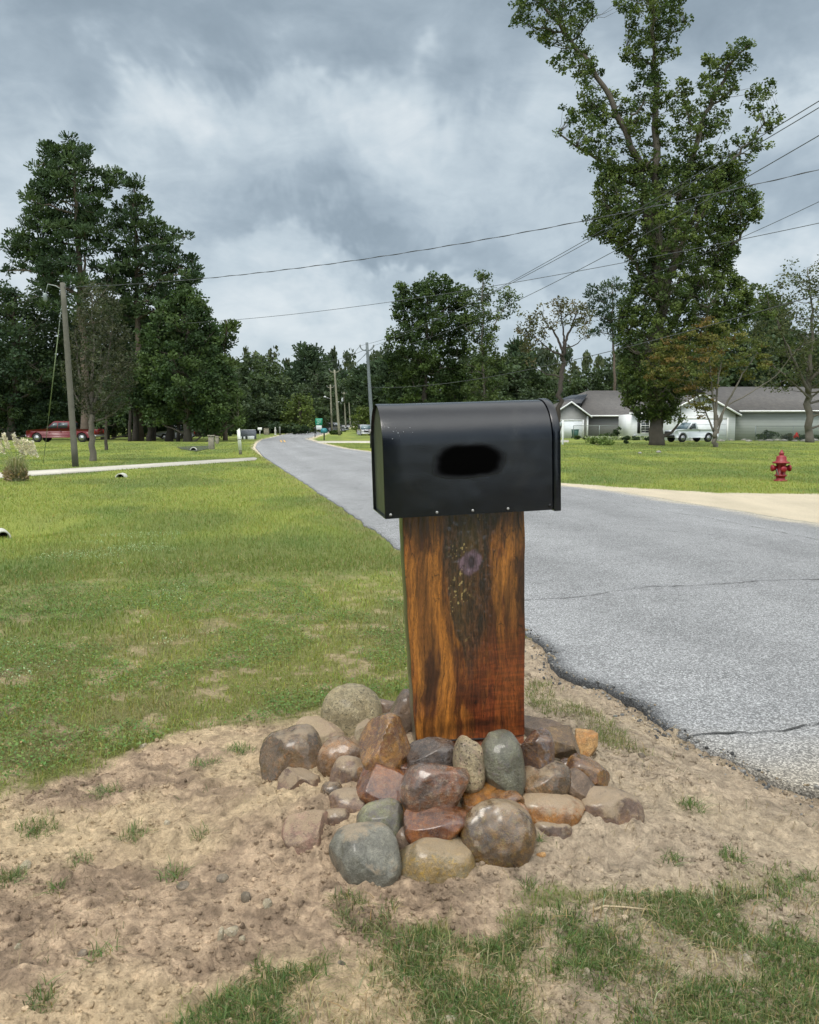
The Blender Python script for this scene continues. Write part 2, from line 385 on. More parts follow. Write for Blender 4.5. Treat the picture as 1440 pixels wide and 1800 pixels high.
def soilcol(x, y):
    s1 = np.array([0.47, 0.345, 0.235]); s2 = np.array([0.275, 0.20, 0.138]); s3 = np.array([0.56, 0.43, 0.27]); s4 = np.array([0.42, 0.345, 0.255])
    a = sst(0.45, 0.60, .35 * fbm(x * 2.6, y * 3.2, oct=5, seed=61, gain=.7) + .65 * fbm(x * 9 + 4 * y, y * 16, oct=4, seed=65, gain=.7))[:, None]
    b = sst(0.50, 0.70, fbm(x * 1.7 + 4, y * 2.2, oct=4, seed=62))[:, None]
    c = sst(0.2, 0.8, x + 0.3 * fbm(x * 2, y * 2, seed=63))[:, None]
    col = s1 * (1 - a) + s2 * a; col = col * (1 - b * .75) + s3 * b * .75
    col = col * (1 - c * .7) + s4 * c * .7
    sp = fbm(x * 40, y * 40, oct=3, seed=64, gain=.7)[:, None]
    return col * (0.44 + 1.02 * sp)
cg = lawncol(gx, gy); cs = soilcol(gx, gy)
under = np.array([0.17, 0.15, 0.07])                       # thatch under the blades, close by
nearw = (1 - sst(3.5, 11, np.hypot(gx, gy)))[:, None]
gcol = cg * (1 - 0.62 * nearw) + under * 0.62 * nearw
thin = sst(0.50, 0.68, fbm(gx * 6.5, gy * 6.5, oct=4, seed=66, gain=.65))[:, None] * nearw
gcol = gcol * (1 - 0.6 * thin) + cs * 0.6 * thin
D1 = dm[:, None]; gcol = gcol * (1 - D1) + cs * D1
mm = (np.hypot(gx, gy) < 120) & (gy > 0)
sd = np.full(gx.shape, -9.0); sd[mm] = sdist(gx[mm], gy[mm], SANDR); sd = sd + 0.5 * (fbm(gx * 1.2, gy * 1.2, oct=4, seed=71) - .5)
sand = np.array([0.53, 0.46, 0.345]) * (0.86 + 0.28 * fbm(gx * 3, gy * 1.2, oct=4, seed=72))[:, None]
k = sst(-0.03, 0.14, sd)[:, None]; gcol = gcol * (1 - k) + sand * k
# thin sandy shoulders along the far edges
e = np.minimum(np.abs(gx - xl(gy)), np.abs(gx - xr(gy))); wsh = np.where(gy > 9, 0.20, 0.0) + 0.0022 * np.clip(gy, 0, 160)
rs = (gx > 0.5 * (xl(gy) + xr(gy))); wsh = wsh * np.where(rs, 1.5, sst(36, 50, gy) * 1.0)
k = (1 - sst(0.5, 1.0, e / np.clip(wsh * (0.6 + 0.8 * fbm(gx * 1.5, gy * 1.5, oct=3, seed=74)), 1e-3, None)))[:, None] * (gy > 9)[:, None]
gcol = gcol * (1 - k) + sand * k
sandm = np.clip(sst(-0.03, 0.14, sd), 0, 1)

m, t, b = newmat('ground_soil_and_turf')
tcn = nd(t, 'ShaderNodeTexCoord'); P_ = tcn.outputs['Object']
a = nd(t, 'ShaderNodeAttribute', attribute_name='col'); da = nd(t, 'ShaderNodeAttribute', attribute_name='dirt')
f1 = noise(t, P_, 38, 6, 0.7); f2 = noise(t, P_, 160, 4, 0.7); f3 = noise(t, P_, 7, 4, 0.6)
vor = nd(t, 'ShaderNodeTexVoronoi'); vor.inputs['Scale'].default_value = 70; t.links.new(P_, vor.inputs['Vector'])
fm = mth(t, 'ADD', mth(t, 'MULTIPLY', f1.outputs[0], 0.9), mth(t, 'MULTIPLY', f2.outputs[0], 0.7))
fm = mth(t, 'ADD', fm, 0.22)
sc = vmth(t, 'SCALE', a.outputs['Color']); t.links.new(fm, sc.inputs['Scale'])
t.links.new(sc.outputs[0], b.inputs['Base Color']); b.inputs['Roughness'].default_value = 0.95; b.inputs['Specular IOR Level'].default_value = 0.15
hh = mth(t, 'ADD', mth(t, 'MULTIPLY', f1.outputs[0], 1.0), mth(t, 'MULTIPLY', vor.outputs['Distance'], -0.5))
hh = mth(t, 'ADD', hh, mth(t, 'MULTIPLY', f2.outputs[0], 0.35))
bp = nd(t, 'ShaderNodeBump'); bp.inputs['Distance'].default_value = 0.026; bp.inputs['Strength'].default_value = 1.0
t.links.new(hh, bp.inputs['Height']); t.links.new(bp.outputs[0], b.inputs['Normal'])
MG = m
ground = mesh('ground', np.stack([gx, gy, gz], 1), [tuple(q) for q in tris] if False else quads, MG, smooth=True, col=gcol, attrs={'dirt': dm})
props(ground, kind='structure')

# ---- road ----
yy = [-80.0]
while yy[-1] < 420:
    y = yy[-1]; yy.append(y + (0.02 if 1.0 < y < 9 else 0.12 if 0 <= y < 40 else 1.5 if y < 0 else 1.0 if y < 130 else 4))
yy = np.array(yy); ncr = 60
u = np.linspace(0, 1, ncr) ** 1.0
XL, XR = xl(yy), xr(yy)
RX2 = XL[:, None] + (XR - XL)[:, None] * u[None, :]; RY2 = np.repeat(yy[:, None], ncr, 1)
RZ2 = rise(RY2) + 0.012 + 0.05 * (4 * u * (1 - u))[None, :] * 0.6 + 0.004 * (fbm(RX2 * 1.5, RY2 * 1.5, seed=81) - .5)
# skirt on both sides
def withskirt(A, dz=0, inn=0): return A
VX = np.concatenate([RX2[:, :1] + 0.012, RX2, RX2[:, -1:]], 1); VY = np.concatenate([RY2[:, :1], RY2, RY2[:, -1:]], 1)
VZ = np.concatenate([RZ2[:, :1] - 0.06, RZ2, RZ2[:, -1:] - 0.06], 1)
nc = ncr + 2; I = np.arange(len(yy) * nc).reshape(len(yy), nc)
q = np.stack([I[:-1, :-1], I[:-1, 1:], I[1:, 1:], I[1:, :-1]], -1).reshape(-1, 4)
rx, ryv = VX.ravel(), VY.ravel()
base = np.array([0.205, 0.208, 0.212]); blot = fbm(rx * 0.9, ryv * 0.35, oct=4, seed=82)[:, None]
ucr = (rx - xl(ryv)) / np.clip(xr(ryv) - xl(ryv), .1, None)
bandf = 1 + 0.07 * np.cos(ucr * 2 * math.pi * 4 - .6) - 0.05 * np.exp(-((ucr - .5) / .03) ** 2)
stain = fbm(rx * 2.3, ryv * .9, oct=5, seed=87, gain=.65)[:, None]
rc = base * (0.76 + 0.30 * blot + .26 * stain) * bandf[:, None]
# tarry dark rim on the broken near edge
el = rx - xl(ryv); tar = (1 - sst(0.0, 0.10 + 0.10 * vn(ryv * 3, ryv * 0, seed=83), el)) * sst(3.50, 3.7, ryv) * (1 - sst(5.2, 5.6, ryv))
rc = rc * (1 - 0.80 * tar[:, None]) + np.array([0.03, 0.032, 0.035]) * 0.80 * tar[:, None]
# sand washed over the near apron
apr = sst(3.75, 2.9, ryv - 0.06 * rx + 0.35 * (fbm(rx * 2.5, ryv * 2.5, oct=4, seed=84) - .5)) * sst(0.25, 0.62, fbm(rx * 6, ryv * 6, oct=4, seed=85) + 0.55 * (1 - sst(0, 0.7, el)))
rc = rc * (1 - 0.8 * apr[:, None]) + np.array([0.27, 0.235, 0.18]) * 0.8 * apr[:, None]
skirt = np.zeros(VX.shape, bool); skirt[:, 0] = True; skirt[:, -1] = True; rc[skirt.ravel()] = (0.04, 0.04, 0.04)
er = xr(ryv) - rx; shs = (1 - sst(0, 0.5, er + 0.7 * (fbm(rx * 2, ryv * 2, oct=4, seed=86) - .5))) * (ryv > 8)
rc = rc * (1 - 0.6 * shs[:, None]) + np.array([0.46, 0.40, 0.28]) * 0.6 * shs[:, None]
m, t, b = newmat('old_asphalt'); tcn = nd(t, 'ShaderNodeTexCoord'); P_ = tcn.outputs['Object']
a = nd(t, 'ShaderNodeAttribute', attribute_name='col')
v1 = nd(t, 'ShaderNodeTexVoronoi'); v1.inputs['Scale'].default_value = 135; t.links.new(P_, v1.inputs['Vector'])
v2 = nd(t, 'ShaderNodeTexVoronoi'); v2.inputs['Scale'].default_value = 300; t.links.new(P_, v2.inputs['Vector'])
sepc = nd(t, 'ShaderNodeSeparateColor'); t.links.new(v1.outputs['Color'], sepc.inputs[0])
sepd = nd(t, 'ShaderNodeSeparateColor'); t.links.new(v2.outputs['Color'], sepd.inputs[0])
nf = noise(t, P_, 3.0, 6, 0.7)
fac = mth(t, 'ADD', mth(t, 'MULTIPLY', mth(t, 'POWER', sepc.outputs[0], 2.4), 1.35), mth(t, 'MULTIPLY', sepd.outputs[0], 0.55))
fac = mth(t, 'ADD', fac, mth(t, 'MULTIPLY', nf.outputs[0], 0.55)); fac = mth(t, 'ADD', fac, 0.06)
sc = vmth(t, 'SCALE', a.outputs['Color']); t.links.new(fac, sc.inputs['Scale']); t.links.new(sc.outputs[0], b.inputs['Base Color'])
b.inputs['Roughness'].default_value = 0.75; b.inputs['Specular IOR Level'].default_value = 0.4
bp = nd(t, 'ShaderNodeBump'); bp.inputs['Distance'].default_value = 0.005; t.links.new(v1.outputs['Distance'], bp.inputs['Height']); t.links.new(bp.outputs[0], b.inputs['Normal'])
road = mesh('road', np.stack([rx, ryv, VZ.ravel()], 1), q, m, smooth=True, col=rc); props(road, kind='structure')
def roadz(x, y):
    y = float(y); a, b_ = float(xl(y)), float(xr(y)); uu = min(max((x - a) / (b_ - a), 0), 1)
    return float(rise(y)) + 0.012 + 0.12 * uu * (1 - uu)
# cracks: narrow dark fissure strips lying on the asphalt
def crack(pxs, w, seed):
    P = np.array([W(a, b)[:2] for a, b in pxs]); seg = np.concatenate([[0], np.cumsum(np.hypot(*np.diff(P, axis=0).T))])
    s = np.arange(0, seg[-1], 0.025 if w < 0.03 else 0.05); x = np.interp(s, seg, P[:, 0]); y = np.interp(s, seg, P[:, 1])
    x = x + 0.05 * (vn(s * 3, s * 0, seed=seed) - .5) + 0.03 * (vn(s * 14, s * 0, seed=seed + 1) - .5); y = y + 0.10 * (vn(s * 2.5, s * 0, seed=seed + 2) - .5) + 0.035 * (vn(s * 16, s * 0, seed=seed + 3) - .5)
    ww = w * (0.25 + 1.2 * vn(s * 9, s * 0, seed=seed + 4))
    dx, dy = np.gradient(x), np.gradient(y); l = np.hypot(dx, dy) + 1e-9; nx, ny = -dy / l, dx / l
    z = np.array([roadz(a, b) for a, b in zip(x, y)]) + 0.006
    V = np.stack([np.stack([x + nx * ww, y + ny * ww, z], 1), np.stack([x - nx * ww, y - ny * ww, z], 1)], 1).reshape(-1, 3)
    n = len(x); q = np.array([(2 * i, 2 * i + 1, 2 * i + 3, 2 * i + 2) for i in range(n - 1)])
    return V, q
Vs, Qs, o_ = [], [], 0
for i, (pp, w) in enumerate([([(1203, 1305), (1290, 1290), (1370, 1288), (1440, 1276), (1600, 1250)], 0.007),
        ([(925, 1058), (1010, 1054), (1120, 1042), (1200, 1036), (1280, 1032), (1440, 1028), (1700, 1020)], 0.006),
        ([(660, 905), (740, 915), (930, 923), (1100, 935), (1240, 945)], 0.005),
        ([(985, 870), (1100, 892), (1250, 915), (1440, 955)], 0.006), ([(470, 790), (560, 800), (657, 815)], 0.010), ([(620, 860), (655, 866)], 0.008)]):
    V, qq = crack(pp, w, 90 + 7 * i); Vs.append(V); Qs.append(qq + o_); o_ += len(V)
crk = mesh('road_crack', np.concatenate(Vs), np.concatenate(Qs), mat('crack_dark', (0.05, 0.05, 0.048), 0.95, 0.2)); props(crk, kind='structure')
# ---- concrete driveways ----
MCONC = mat('pale_concrete', (0.50, 0.47, 0.40), 0.9, 0.10, 2.0, dirt=(0.36, 0.33, 0.27))
def sheet(name, poly, z, m, th=0.05):
    n = len(poly); V = [(x, y, float(rise(y)) + z) for x, y in poly] + [(x, y, float(rise(y)) + z - th) for x, y in poly]
    Fs = [tuple(range(n)), tuple(range(2 * n - 1, n - 1, -1))] + [((i + 1) % n, i, i + n, (i + 1) % n + n) for i in range(n)]
    return props(mesh(name, V, Fs, m), kind='structure')
def orient(p):
    a = 0.5 * sum(p[i][0] * p[(i + 1) % len(p)][1] - p[(i + 1) % len(p)][0] * p[i][1] for i in range(len(p))); return p if a > 0 else p[::-1]
def dense(p, st=1.5):
    o = []
    for i in range(len(p)):
        a, b_ = p[i], p[(i + 1) % len(p)]; k = max(1, int(np.hypot(*(b_ - a)) / st)); o += [a + (b_ - a) * j / k for j in range(k)]
    return np.array(o)
sheet('driveway', orient(DRIVE), 0.035, MCONC); sheet('driveway', orient(DRIVE2), 0.03, MCONC)
# double yellow marking where the centre line ends at the bend
for dx in (-0.16, 0.16):
    s = np.linspace(73, 84, 24); c = 0.5 * (np.interp(s, LY, LX) + np.interp(s, RY, RX)) - 0.45
    V = []; 
    for y_, c_ in zip(s, c):
        z_ = roadz(c_ + dx, y_) + 0.012; V += [(c_ + dx - .06, y_, z_), (c_ + dx + .06, y_, z_)]
    props(mesh('road_marking', V, [(2 * i, 2 * i + 1, 2 * i + 3, 2 * i + 2) for i in range(23)], mat('yellow_paint', (0.62, 0.36, 0.07), 0.7, 0.1)), kind='structure')

# ---- grass (stuff) ----
def nograss(x, y):
    bad = inroad(x, y, -0.02) | inpoly(x, y, DRIVE) | inpoly(x, y, DRIVE2)
    e = np.minimum(np.abs(x - xl(y)), np.abs(x - xr(y)))
    return bad
def blades(name, x, y, hgt, wid, colr, lean=0.6, segs=2, mt=None, droop=0.5):
    n = len(x); z = height(x, y)
    a = rng.uniform(0, 2 * math.pi, n); la = rng.uniform(0, 2 * math.pi, n); lf = rng.beta(1.6, 1.6, n) * lean * 2
    dx, dy = np.cos(a) * wid * .5, np.sin(a) * wid * .5; lx_, ly_ = np.cos(la) * lf * hgt, np.sin(la) * lf * hgt
    hz_ = hgt * np.sqrt(np.clip(1 - np.clip(lf, 0, .95) ** 2, .05, 1))
    b0 = np.stack([x - dx, y - dy, z - 0.004], 1); b1 = np.stack([x + dx, y + dy, z - 0.004], 1)
    if segs == 1:
        tp = np.stack([x + lx_, y + ly_, z + hz_], 1); V = np.stack([b0, b1, tp], 1).reshape(-1, 3); Fq = np.arange(3 * n).reshape(-1, 3)
        c = np.repeat(colr, 3, 0)
        return mesh(name, V, Fq, mt, col=c)
    m0 = np.stack([x - dx * .8 + lx_ * .38, y - dy * .8 + ly_ * .38, z + hz_ * .62], 1); m1 = np.stack([x + dx * .8 + lx_ * .38, y + dy * .8 + ly_ * .38, z + hz_ * .62], 1)
    tp = np.stack([x + lx_ * 1.15, y + ly_ * 1.15, z + hz_ * (1 - 0.25 * droop)], 1)
    V = np.stack([b0, b1, m0, m1, tp], 1).reshape(-1, 3); k = np.arange(n)[:, None] * 5
    Fq = np.concatenate([k + np.array([[0, 1, 3]]), k + np.array([[0, 3, 2]]), k + np.array([[2, 3, 4]])], 0)
    return mesh(name, V, Fq, mt, col=np.repeat(colr, 5, 0))
MGR = leafmat('grass_blade', 0.30, 0.5, 0.3)
def polar(n, r0, r1, a0=-34, a1=34, pw=0.0):
    r = r0 * (r1 / r0) ** rng.uniform(0, 1, n); a = np.radians(rng.uniform(a0, a1, n)); return r * np.sin(a), r * np.cos(a)
def vary(c, s=0.18, br=0.10):
    n = len(c); c = c * (1 + s * rng.normal(0, 1, n))[:, None]; k = rng.uniform(0, 1, n) < br
    c[k] = np.array([0.30, 0.25, 0.12]) * rng.uniform(.7, 1.2, (k.sum(), 1)); c[:, 0] *= 1 + 0.12 * rng.normal(0, 1, n)
    return np.clip(c, 0.01, 0.8)
# near turf
x, y = polar(230000, 1.55, 9.0); d_ = dirtmask(x, y)
thin_ = fbm(x * 6.5, y * 6.5, oct=4, seed=66, gain=.65); keep = (~nograss(x, y)) & (rng.uniform(0, 1, len(x)) > d_ * 1.0) & (rng.uniform(0, 1, len(x)) < 1.05 - 0.80 * sst(.48, .68, thin_))
x, y = x[keep], y[keep]; tw = fbm(x * 1.8, y * 1.8, oct=3, seed=91); r_ = np.hypot(x, y)
blades('lawn_grass', x, y, (0.016 + 0.034 * tw) * rng.uniform(.6, 1.5, len(x)) * np.clip(.8 + r_ * .05, .8, 1.2), np.maximum(0.0022, r_ * 0.00078) * rng.uniform(.7, 1.4, len(x)), vary(lawncol(x, y) * 1.12, .20, .16), 0.75, 2, MGR)
props(bpy.data.objects['lawn_grass'], kind='stuff')
props(bpy.data.objects['lawn_grass'], 'short patchy green turf between the dirt patch and the road', 'grass')
x, y = polar(330000, 8.0, 75.0, -36, 36); bad = nograss(x, y) | (sdist(x, y, SANDR) > 0.03 + 0.25 * (rng.uniform(0, 1, len(x)) - .5))
e = np.minimum(np.abs(x - xl(y)), np.abs(x - xr(y))); bad |= (e < 0.002 * y + 0.05)
x, y = x[~bad], y[~bad]; r_ = np.hypot(x, y)
o = blades('mown_grass', x, y, 0.05 * rng.uniform(.5, 1.5, len(x)), np.maximum(0.005, r_ * 0.00075) * rng.uniform(.7, 1.4, len(x)), vary(lawncol(x, y) * 1.05, .10, .05), 0.5, 1, MGR)
props(o, 'bright green mown grass of the far lawns on both sides of the road', 'grass', kind='stuff')
# longer tangled grass at the very bottom and in the road corner
def tufts(cx, cy, n, rad, h0, h1, wid, colr, lean=.9):
    a = rng.uniform(0, 2 * math.pi, n); r = rad * np.sqrt(rng.uniform(0, 1, n)); return cx + r * np.cos(a), cy + r * np.sin(a)
X, Y, H, C = [], [], [], []
def field(poly, n, h, c, clump=3.0, th=.45, seed=101):
    P = WP(poly); lo, hi_ = P.min(0), P.max(0); x = rng.uniform(lo[0], hi_[0], n); y = rng.uniform(lo[1], hi_[1], n)
    k = inpoly(x, y, P) & (fbm(x * clump, y * clump, oct=3, seed=seed) + rng.normal(0, .05, n) > th) & ~nograss(x, y); x, y = x[k], y[k]
    X.append(x); Y.append(y); H.append(h * rng.uniform(.4, 1.5, len(x))); C.append(np.repeat(np.array([c]), len(x), 0))
field([(250, 1850), (420, 1722), (560, 1690), (700, 1640), (860, 1672), (960, 1615), (1090, 1590), (1230, 1580), (1440, 1545), (1600, 1560), (1600, 1900), (250, 1900)], 105000, 0.030, (0.100, 0.150, 0.045), 6, .445)
field([(250, 1850), (420, 1722), (560, 1690), (700, 1640), (860, 1672), (960, 1615), (1090, 1590), (1230, 1580), (1440, 1545), (1600, 1560), (1600, 1900), (250, 1900)], 13000, 0.045, (0.30, 0.26, 0.15), 5, .47, 102)
field([(925, 1190), (960, 1200), (1080, 1285), (1150, 1340), (1080, 1350), (1000, 1290), (925, 1250)], 6000, 0.045, (0.15, 0.17, 0.055), 8, .47, 103)
field([(575, 1605), (640, 1590), (700, 1610), (680, 1655), (600, 1650)], 1700, 0.030, (0.13, 0.15, 0.06), 12, .47, 104)
for (px_, py_, rp, n_) in [(a_, b_, int(c_ * .8), int(d_ * .6)) for (a_, b_, c_, d_) in [(233, 1465, 22, 240), (360, 1340, 26, 260), (420, 1318, 24, 260), (305, 1525, 26, 200), (1215, 1430, 22, 240), (1290, 1510, 26, 260), (1180, 1520, 22, 120), (460, 1690, 20, 120), (100, 1545, 14, 90), (140, 1500, 20, 120),
                           (355, 1468, 16, 90), (180, 1660, 24, 120), (75, 1740, 30, 220), (20, 1525, 26, 280), (930, 1560, 12, 120), (945, 1505, 10, 70), (1390, 1560, 34, 240), (185, 1385, 26, 260), (65, 1440, 34, 400)]]:
    c_ = W(px_, py_, 0.03); rad = rp * c_[1] / F * 1.4; a = rng.uniform(0, 6.283, n_); r = rad * rng.uniform(0, 1, n_) ** .7
    X.append(c_[0] + r * np.cos(a)); Y.append(c_[1] + r * np.sin(a)); H.append(0.035 * rng.uniform(.4, 1.6, n_)); C.append(np.repeat(np.array([rng.choice([0, 1]) * np.array([.03, .02, .02]) + np.array([0.10, 0.155, 0.045])]), n_, 0))
x = np.concatenate(X); y = np.concatenate(Y); h_ = np.concatenate(H); c_ = np.concatenate(C); k = ~nograss(x, y); x, y, h_, c_ = x[k], y[k], h_[k], c_[k]
o = blades('tall_grass', x, y, h_, rng.uniform(.0014, .0034, len(x)), vary(c_, .25, .14), 0.95, 2, MGR)
props(o, 'longer tangled grass along the bottom edge of the dirt patch', 'grass', kind='stuff')
# clover and broad weeds: little leaf discs
def leaflets(name, poly, n, s0, s1, c, th, seed, lab, sc=2.0):
    P = WP(poly); lo, hi_ = P.min(0), P.max(0); x = rng.uniform(lo[0], hi_[0], n); y = rng.uniform(lo[1], hi_[1], n)
    k = inpoly(x, y, P) & (fbm(x * sc, y * sc, oct=4, seed=seed) + rng.normal(0, .04, n) > th) & (dirtmask(x, y) < .5) & ~nograss(x, y); x, y = x[k], y[k]; n = len(x)
    s = rng.uniform(s0, s1, n) ; z = height(x, y) + rng.uniform(0.01, 0.035, n)
    ce = np.stack([x, y, z], 1); a = rng.uniform(0, 6.283, n); t1 = np.stack([np.cos(a), np.sin(a), rng.normal(0, .35, n)], 1); t2 = np.stack([-np.sin(a), np.cos(a), rng.normal(0, .35, n)], 1)
    V = np.stack([ce - t1 * s[:, None], ce - t2 * s[:, None] * .7, ce + t1 * s[:, None], ce + t2 * s[:, None] * .7], 1).reshape(-1, 3)
    o = mesh(name, V, np.arange(4 * n).reshape(-1, 4), MGR, col=np.repeat(vary(np.repeat(np.array([c]), n, 0), .22, .05), 4, 0))
    return props(o, lab, 'ground cover', kind='stuff')
leaflets('clover', [(-150, 1060), (350, 1000), (720, 1060), (720, 1220), (560, 1250), (470, 1280), (200, 1330), (-150, 1420)], 120000, .004, .0085, (0.115, 0.190, 0.045), .50, 111, 'low clover and broad-leaved weeds in the near lawn')
leaflets('flowering_clover', [(-100, 960), (330, 930), (330, 1130), (-100, 1230)], 45000, .004, .008, (0.30, 0.40, 0.22), .61, 112, 'pale flowering clover patches in the lawn at the left', 1.6)
# ---- straw, roots and dead stems lying on the soil ----
n = 9000; x = rng.uniform(-2.6, 3.0, n); y = rng.uniform(1.5, 4.6, n); k = (dirtmask(x, y) > .4) & (fbm(x * 3.1, y * 3.1, oct=4, seed=131) + rng.normal(0, .07, n) > .53) & ~nograss(x, y); x, y = x[k], y[k]; n = len(x)
cc = np.array([(.36, .29, .17), (.16, .12, .075), (.26, .20, .12), (.10, .12, .05)])[rng.integers(0, 4, n)]
o = blades('plant_debris', x, y, rng.uniform(.015, .060, n), rng.uniform(.0012, .0028, n), cc, 1.0, 2, MGR, droop=3.4); props(o, 'dead straw, roots and bits of stem lying on the disturbed soil', 'plant litter', kind='stuff')
# ---- clods and grit (stuff) ----
import bmesh
def ico(sub):
    bm = bmesh.new(); bmesh.ops.create_icosphere(bm, subdivisions=sub, radius=1.0); V = np.array([v.co[:] for v in bm.verts]); Fs = np.array([[v.index for v in f.verts] for f in bm.faces]); bm.free(); return V, Fs
I1, F1 = ico(1)
n = 13000; lo, hi_ = DIRT.min(0), DIRT.max(0); x = rng.uniform(max(lo[0], -2.6), min(hi_[0], 2.6), 5 * n); y = rng.uniform(1.5, 4.6, 5 * n)
k = (dirtmask(x, y) > .6) & (fbm(x * 4, y * 4, oct=3, seed=121) + rng.normal(0, .08, len(x)) > .47) & ~inroad(x, y, .02); x, y = x[k][:n], y[k][:n]; n = len(x)
s = 0.0022 + 0.0075 * rng.uniform(0, 1, n) ** 4; z = height(x, y) + s * .25
an_ = rng.uniform(.6, 1.3, (n, 1, 3)); V = I1[None] * an_ * s[:, None, None] * (1 + rng.normal(0, .13, (n, len(I1), 1))) + np.stack([x, y, z], 1)[:, None, :]
Fq = (F1[None] + (np.arange(n) * len(I1))[:, None, None]).reshape(-1, 3); sc_ = soilcol(x, y) * rng.uniform(.8, 1.25, (n, 1))
o = mesh('dirt_clods', V.reshape(-1, 3), Fq, MG, col=np.repeat(sc_, len(I1), 0)); props(o, 'loose clods and grit scattered over the sandy dirt patch', 'dirt', kind='stuff')

n = 1000; y = rng.uniform(2.7, 6.2, n); off = np.abs(rng.normal(0, .05, n)) * rng.choice([1, -.45], n, p=[.7, .3]); x = xl(y) - off
s = .0025 + .008 * rng.uniform(0, 1, n) ** 3; z = np.where(off > 0, height(x, y) + s * .3, np.array([roadz(a_, b_) for a_, b_ in zip(x, y)]) + s * .5)
V = I1[None] * rng.uniform(.6, 1.3, (n, 1, 3)) * s[:, None, None] * (1 + rng.normal(0, .16, (n, len(I1), 1))) + np.stack([x, y, z], 1)[:, None, :]
Fq = (F1[None] + (np.arange(n) * len(I1))[:, None, None]).reshape(-1, 3); cc = np.array([(.10, .10, .10), (.20, .20, .195), (.30, .29, .27), (.36, .29, .20)])[rng.integers(0, 4, n)]
o = mesh('gravel', V.reshape(-1, 3), Fq, MG, col=np.repeat(cc, len(I1), 0)); props(o, 'loose chips of asphalt and gravel crumbling off the near road edge', 'gravel', kind='stuff')
# ================= mailbox =================
def blackmetal(name, c=(0.0020, 0.0030, 0.0060), rough=0.22):
    m, t, b = newmat(name); tcn = nd(t, 'ShaderNodeTexCoord'); o = tcn.outputs['Object']
    n1 = noise(t, o, 6, 4, 0.6); n2 = noise(t, o, 260, 3, 0.5); n3 = noise(t, o, 9, 5, .6, 1.0)
    ds = noise(t, o, 3.2, 8, .75, 1.5); dsp = noise(t, o, 420, 2, .5)
    cc_ = mixc(t, ramp(t, n1.outputs[0], [(0.35, (0, 0, 0)), (0.75, (1, 1, 1))]), c, tuple(v * 1.7 for v in c))
    cc_ = mixc(t, mth(t, 'MULTIPLY', ramp(t, ds.outputs[0], [(.52, (0, 0, 0)), (.72, (1, 1, 1))]), .12), cc_, (.09, .085, .075))
    cc_ = mixc(t, mth(t, 'MULTIPLY', ramp(t, dsp.outputs[0], [(.70, (0, 0, 0)), (.76, (1, 1, 1))]), .35), cc_, (.10, .10, .09))
    t.links.new(cc_, b.inputs['Base Color'])
    t.links.new(mth(t, 'ADD', mth(t, 'MULTIPLY', n3.outputs[0], 0.14), rough - 0.11), b.inputs['Roughness'])
    b.inputs['Specular IOR Level'].default_value = 0.45
    bp = nd(t, 'ShaderNodeBump'); bp.inputs['Distance'].default_value = 0.0004; t.links.new(n2.outputs[0], bp.inputs['Height'])
    n4 = noise(t, o, 5, 2, .5); bp2 = nd(t, 'ShaderNodeBump'); bp2.inputs['Distance'].default_value = 0.006; t.links.new(n4.outputs[0], bp2.inputs['Height']); t.links.new(bp.outputs[0], bp2.inputs['Normal'])
    t.links.new(bp2.outputs[0], b.inputs['Normal']); return m
MBLK = blackmetal('black_painted_steel')
P0 = at(677, 912, 2.85); YAW = R(10.5); ROLL = R(1.9)
mb = thing('mailbox', 'large black arched steel mailbox on top of the stained wooden post', 'mailbox', tuple(P0))
mb.rotation_euler = (R(1.0), -ROLL, YAW)
ML, MW, MH = 0.632, 0.292, 0.396
def arch(w, h, x, ins=0.0, n=22):
    r = w / 2 - ins; zc = h - w / 2; pts = [(x, w / 2 - r, ins)]
    for k in range(n + 1):
        a = math.pi * (1 - k / n); pts.append((x, w / 2 + r * math.cos(a), zc + r * math.sin(a)))
    pts.append((x, w / 2 + r, ins)); return pts
def loft(rings, name, m, parent, close_first=True, close_last=True, smooth=True):
    n = len(rings[0]); V = [p for r_ in rings for p in r_]; Fs = []
    for i in range(len(rings) - 1):
        for k in range(n):
            a = i * n + k; b_ = i * n + (k + 1) % n; Fs.append((a, a + n, b_ + n, b_))
    if close_first: Fs.append(tuple(range(n)))
    if close_last: Fs.append(tuple(range(len(V) - 1, len(V) - n - 1, -1)))
    o = mesh(name, V, Fs, m, parent)
    if smooth:
        for p in o.data.polygons: p.use_smooth = len(p.vertices) == 4
        try: o.data.set_sharp_from_angle(angle=R(35))
        except Exception: pass
    return o
loft([arch(MW, MH, 0.012, 0.004), arch(MW, MH, 0.0, 0.0028), arch(MW, MH, 0.0, 0.0), arch(MW, MH, 0.004, -0.0012)] + [arch(MW, MH, ML * k / 8 - .02 * (k == 8), -0.0010 * (k < 1) + 0.0003 * math.sin(k * 1.7)) for k in range(1, 9)] + [arch(MW, MH, ML - .019, .012)], 'body', MBLK, mb)
MGRN = blackmetal('steel_end_green_reflection', (0.030, 0.036, 0.026), 0.42)  # lawn's green reflection mixed into the black end panel's base colour
loft([arch(MW, MH, 0.0105, 0.0045), arch(MW, MH, 0.016, 0.007)], 'back_panel', MGRN, mb)
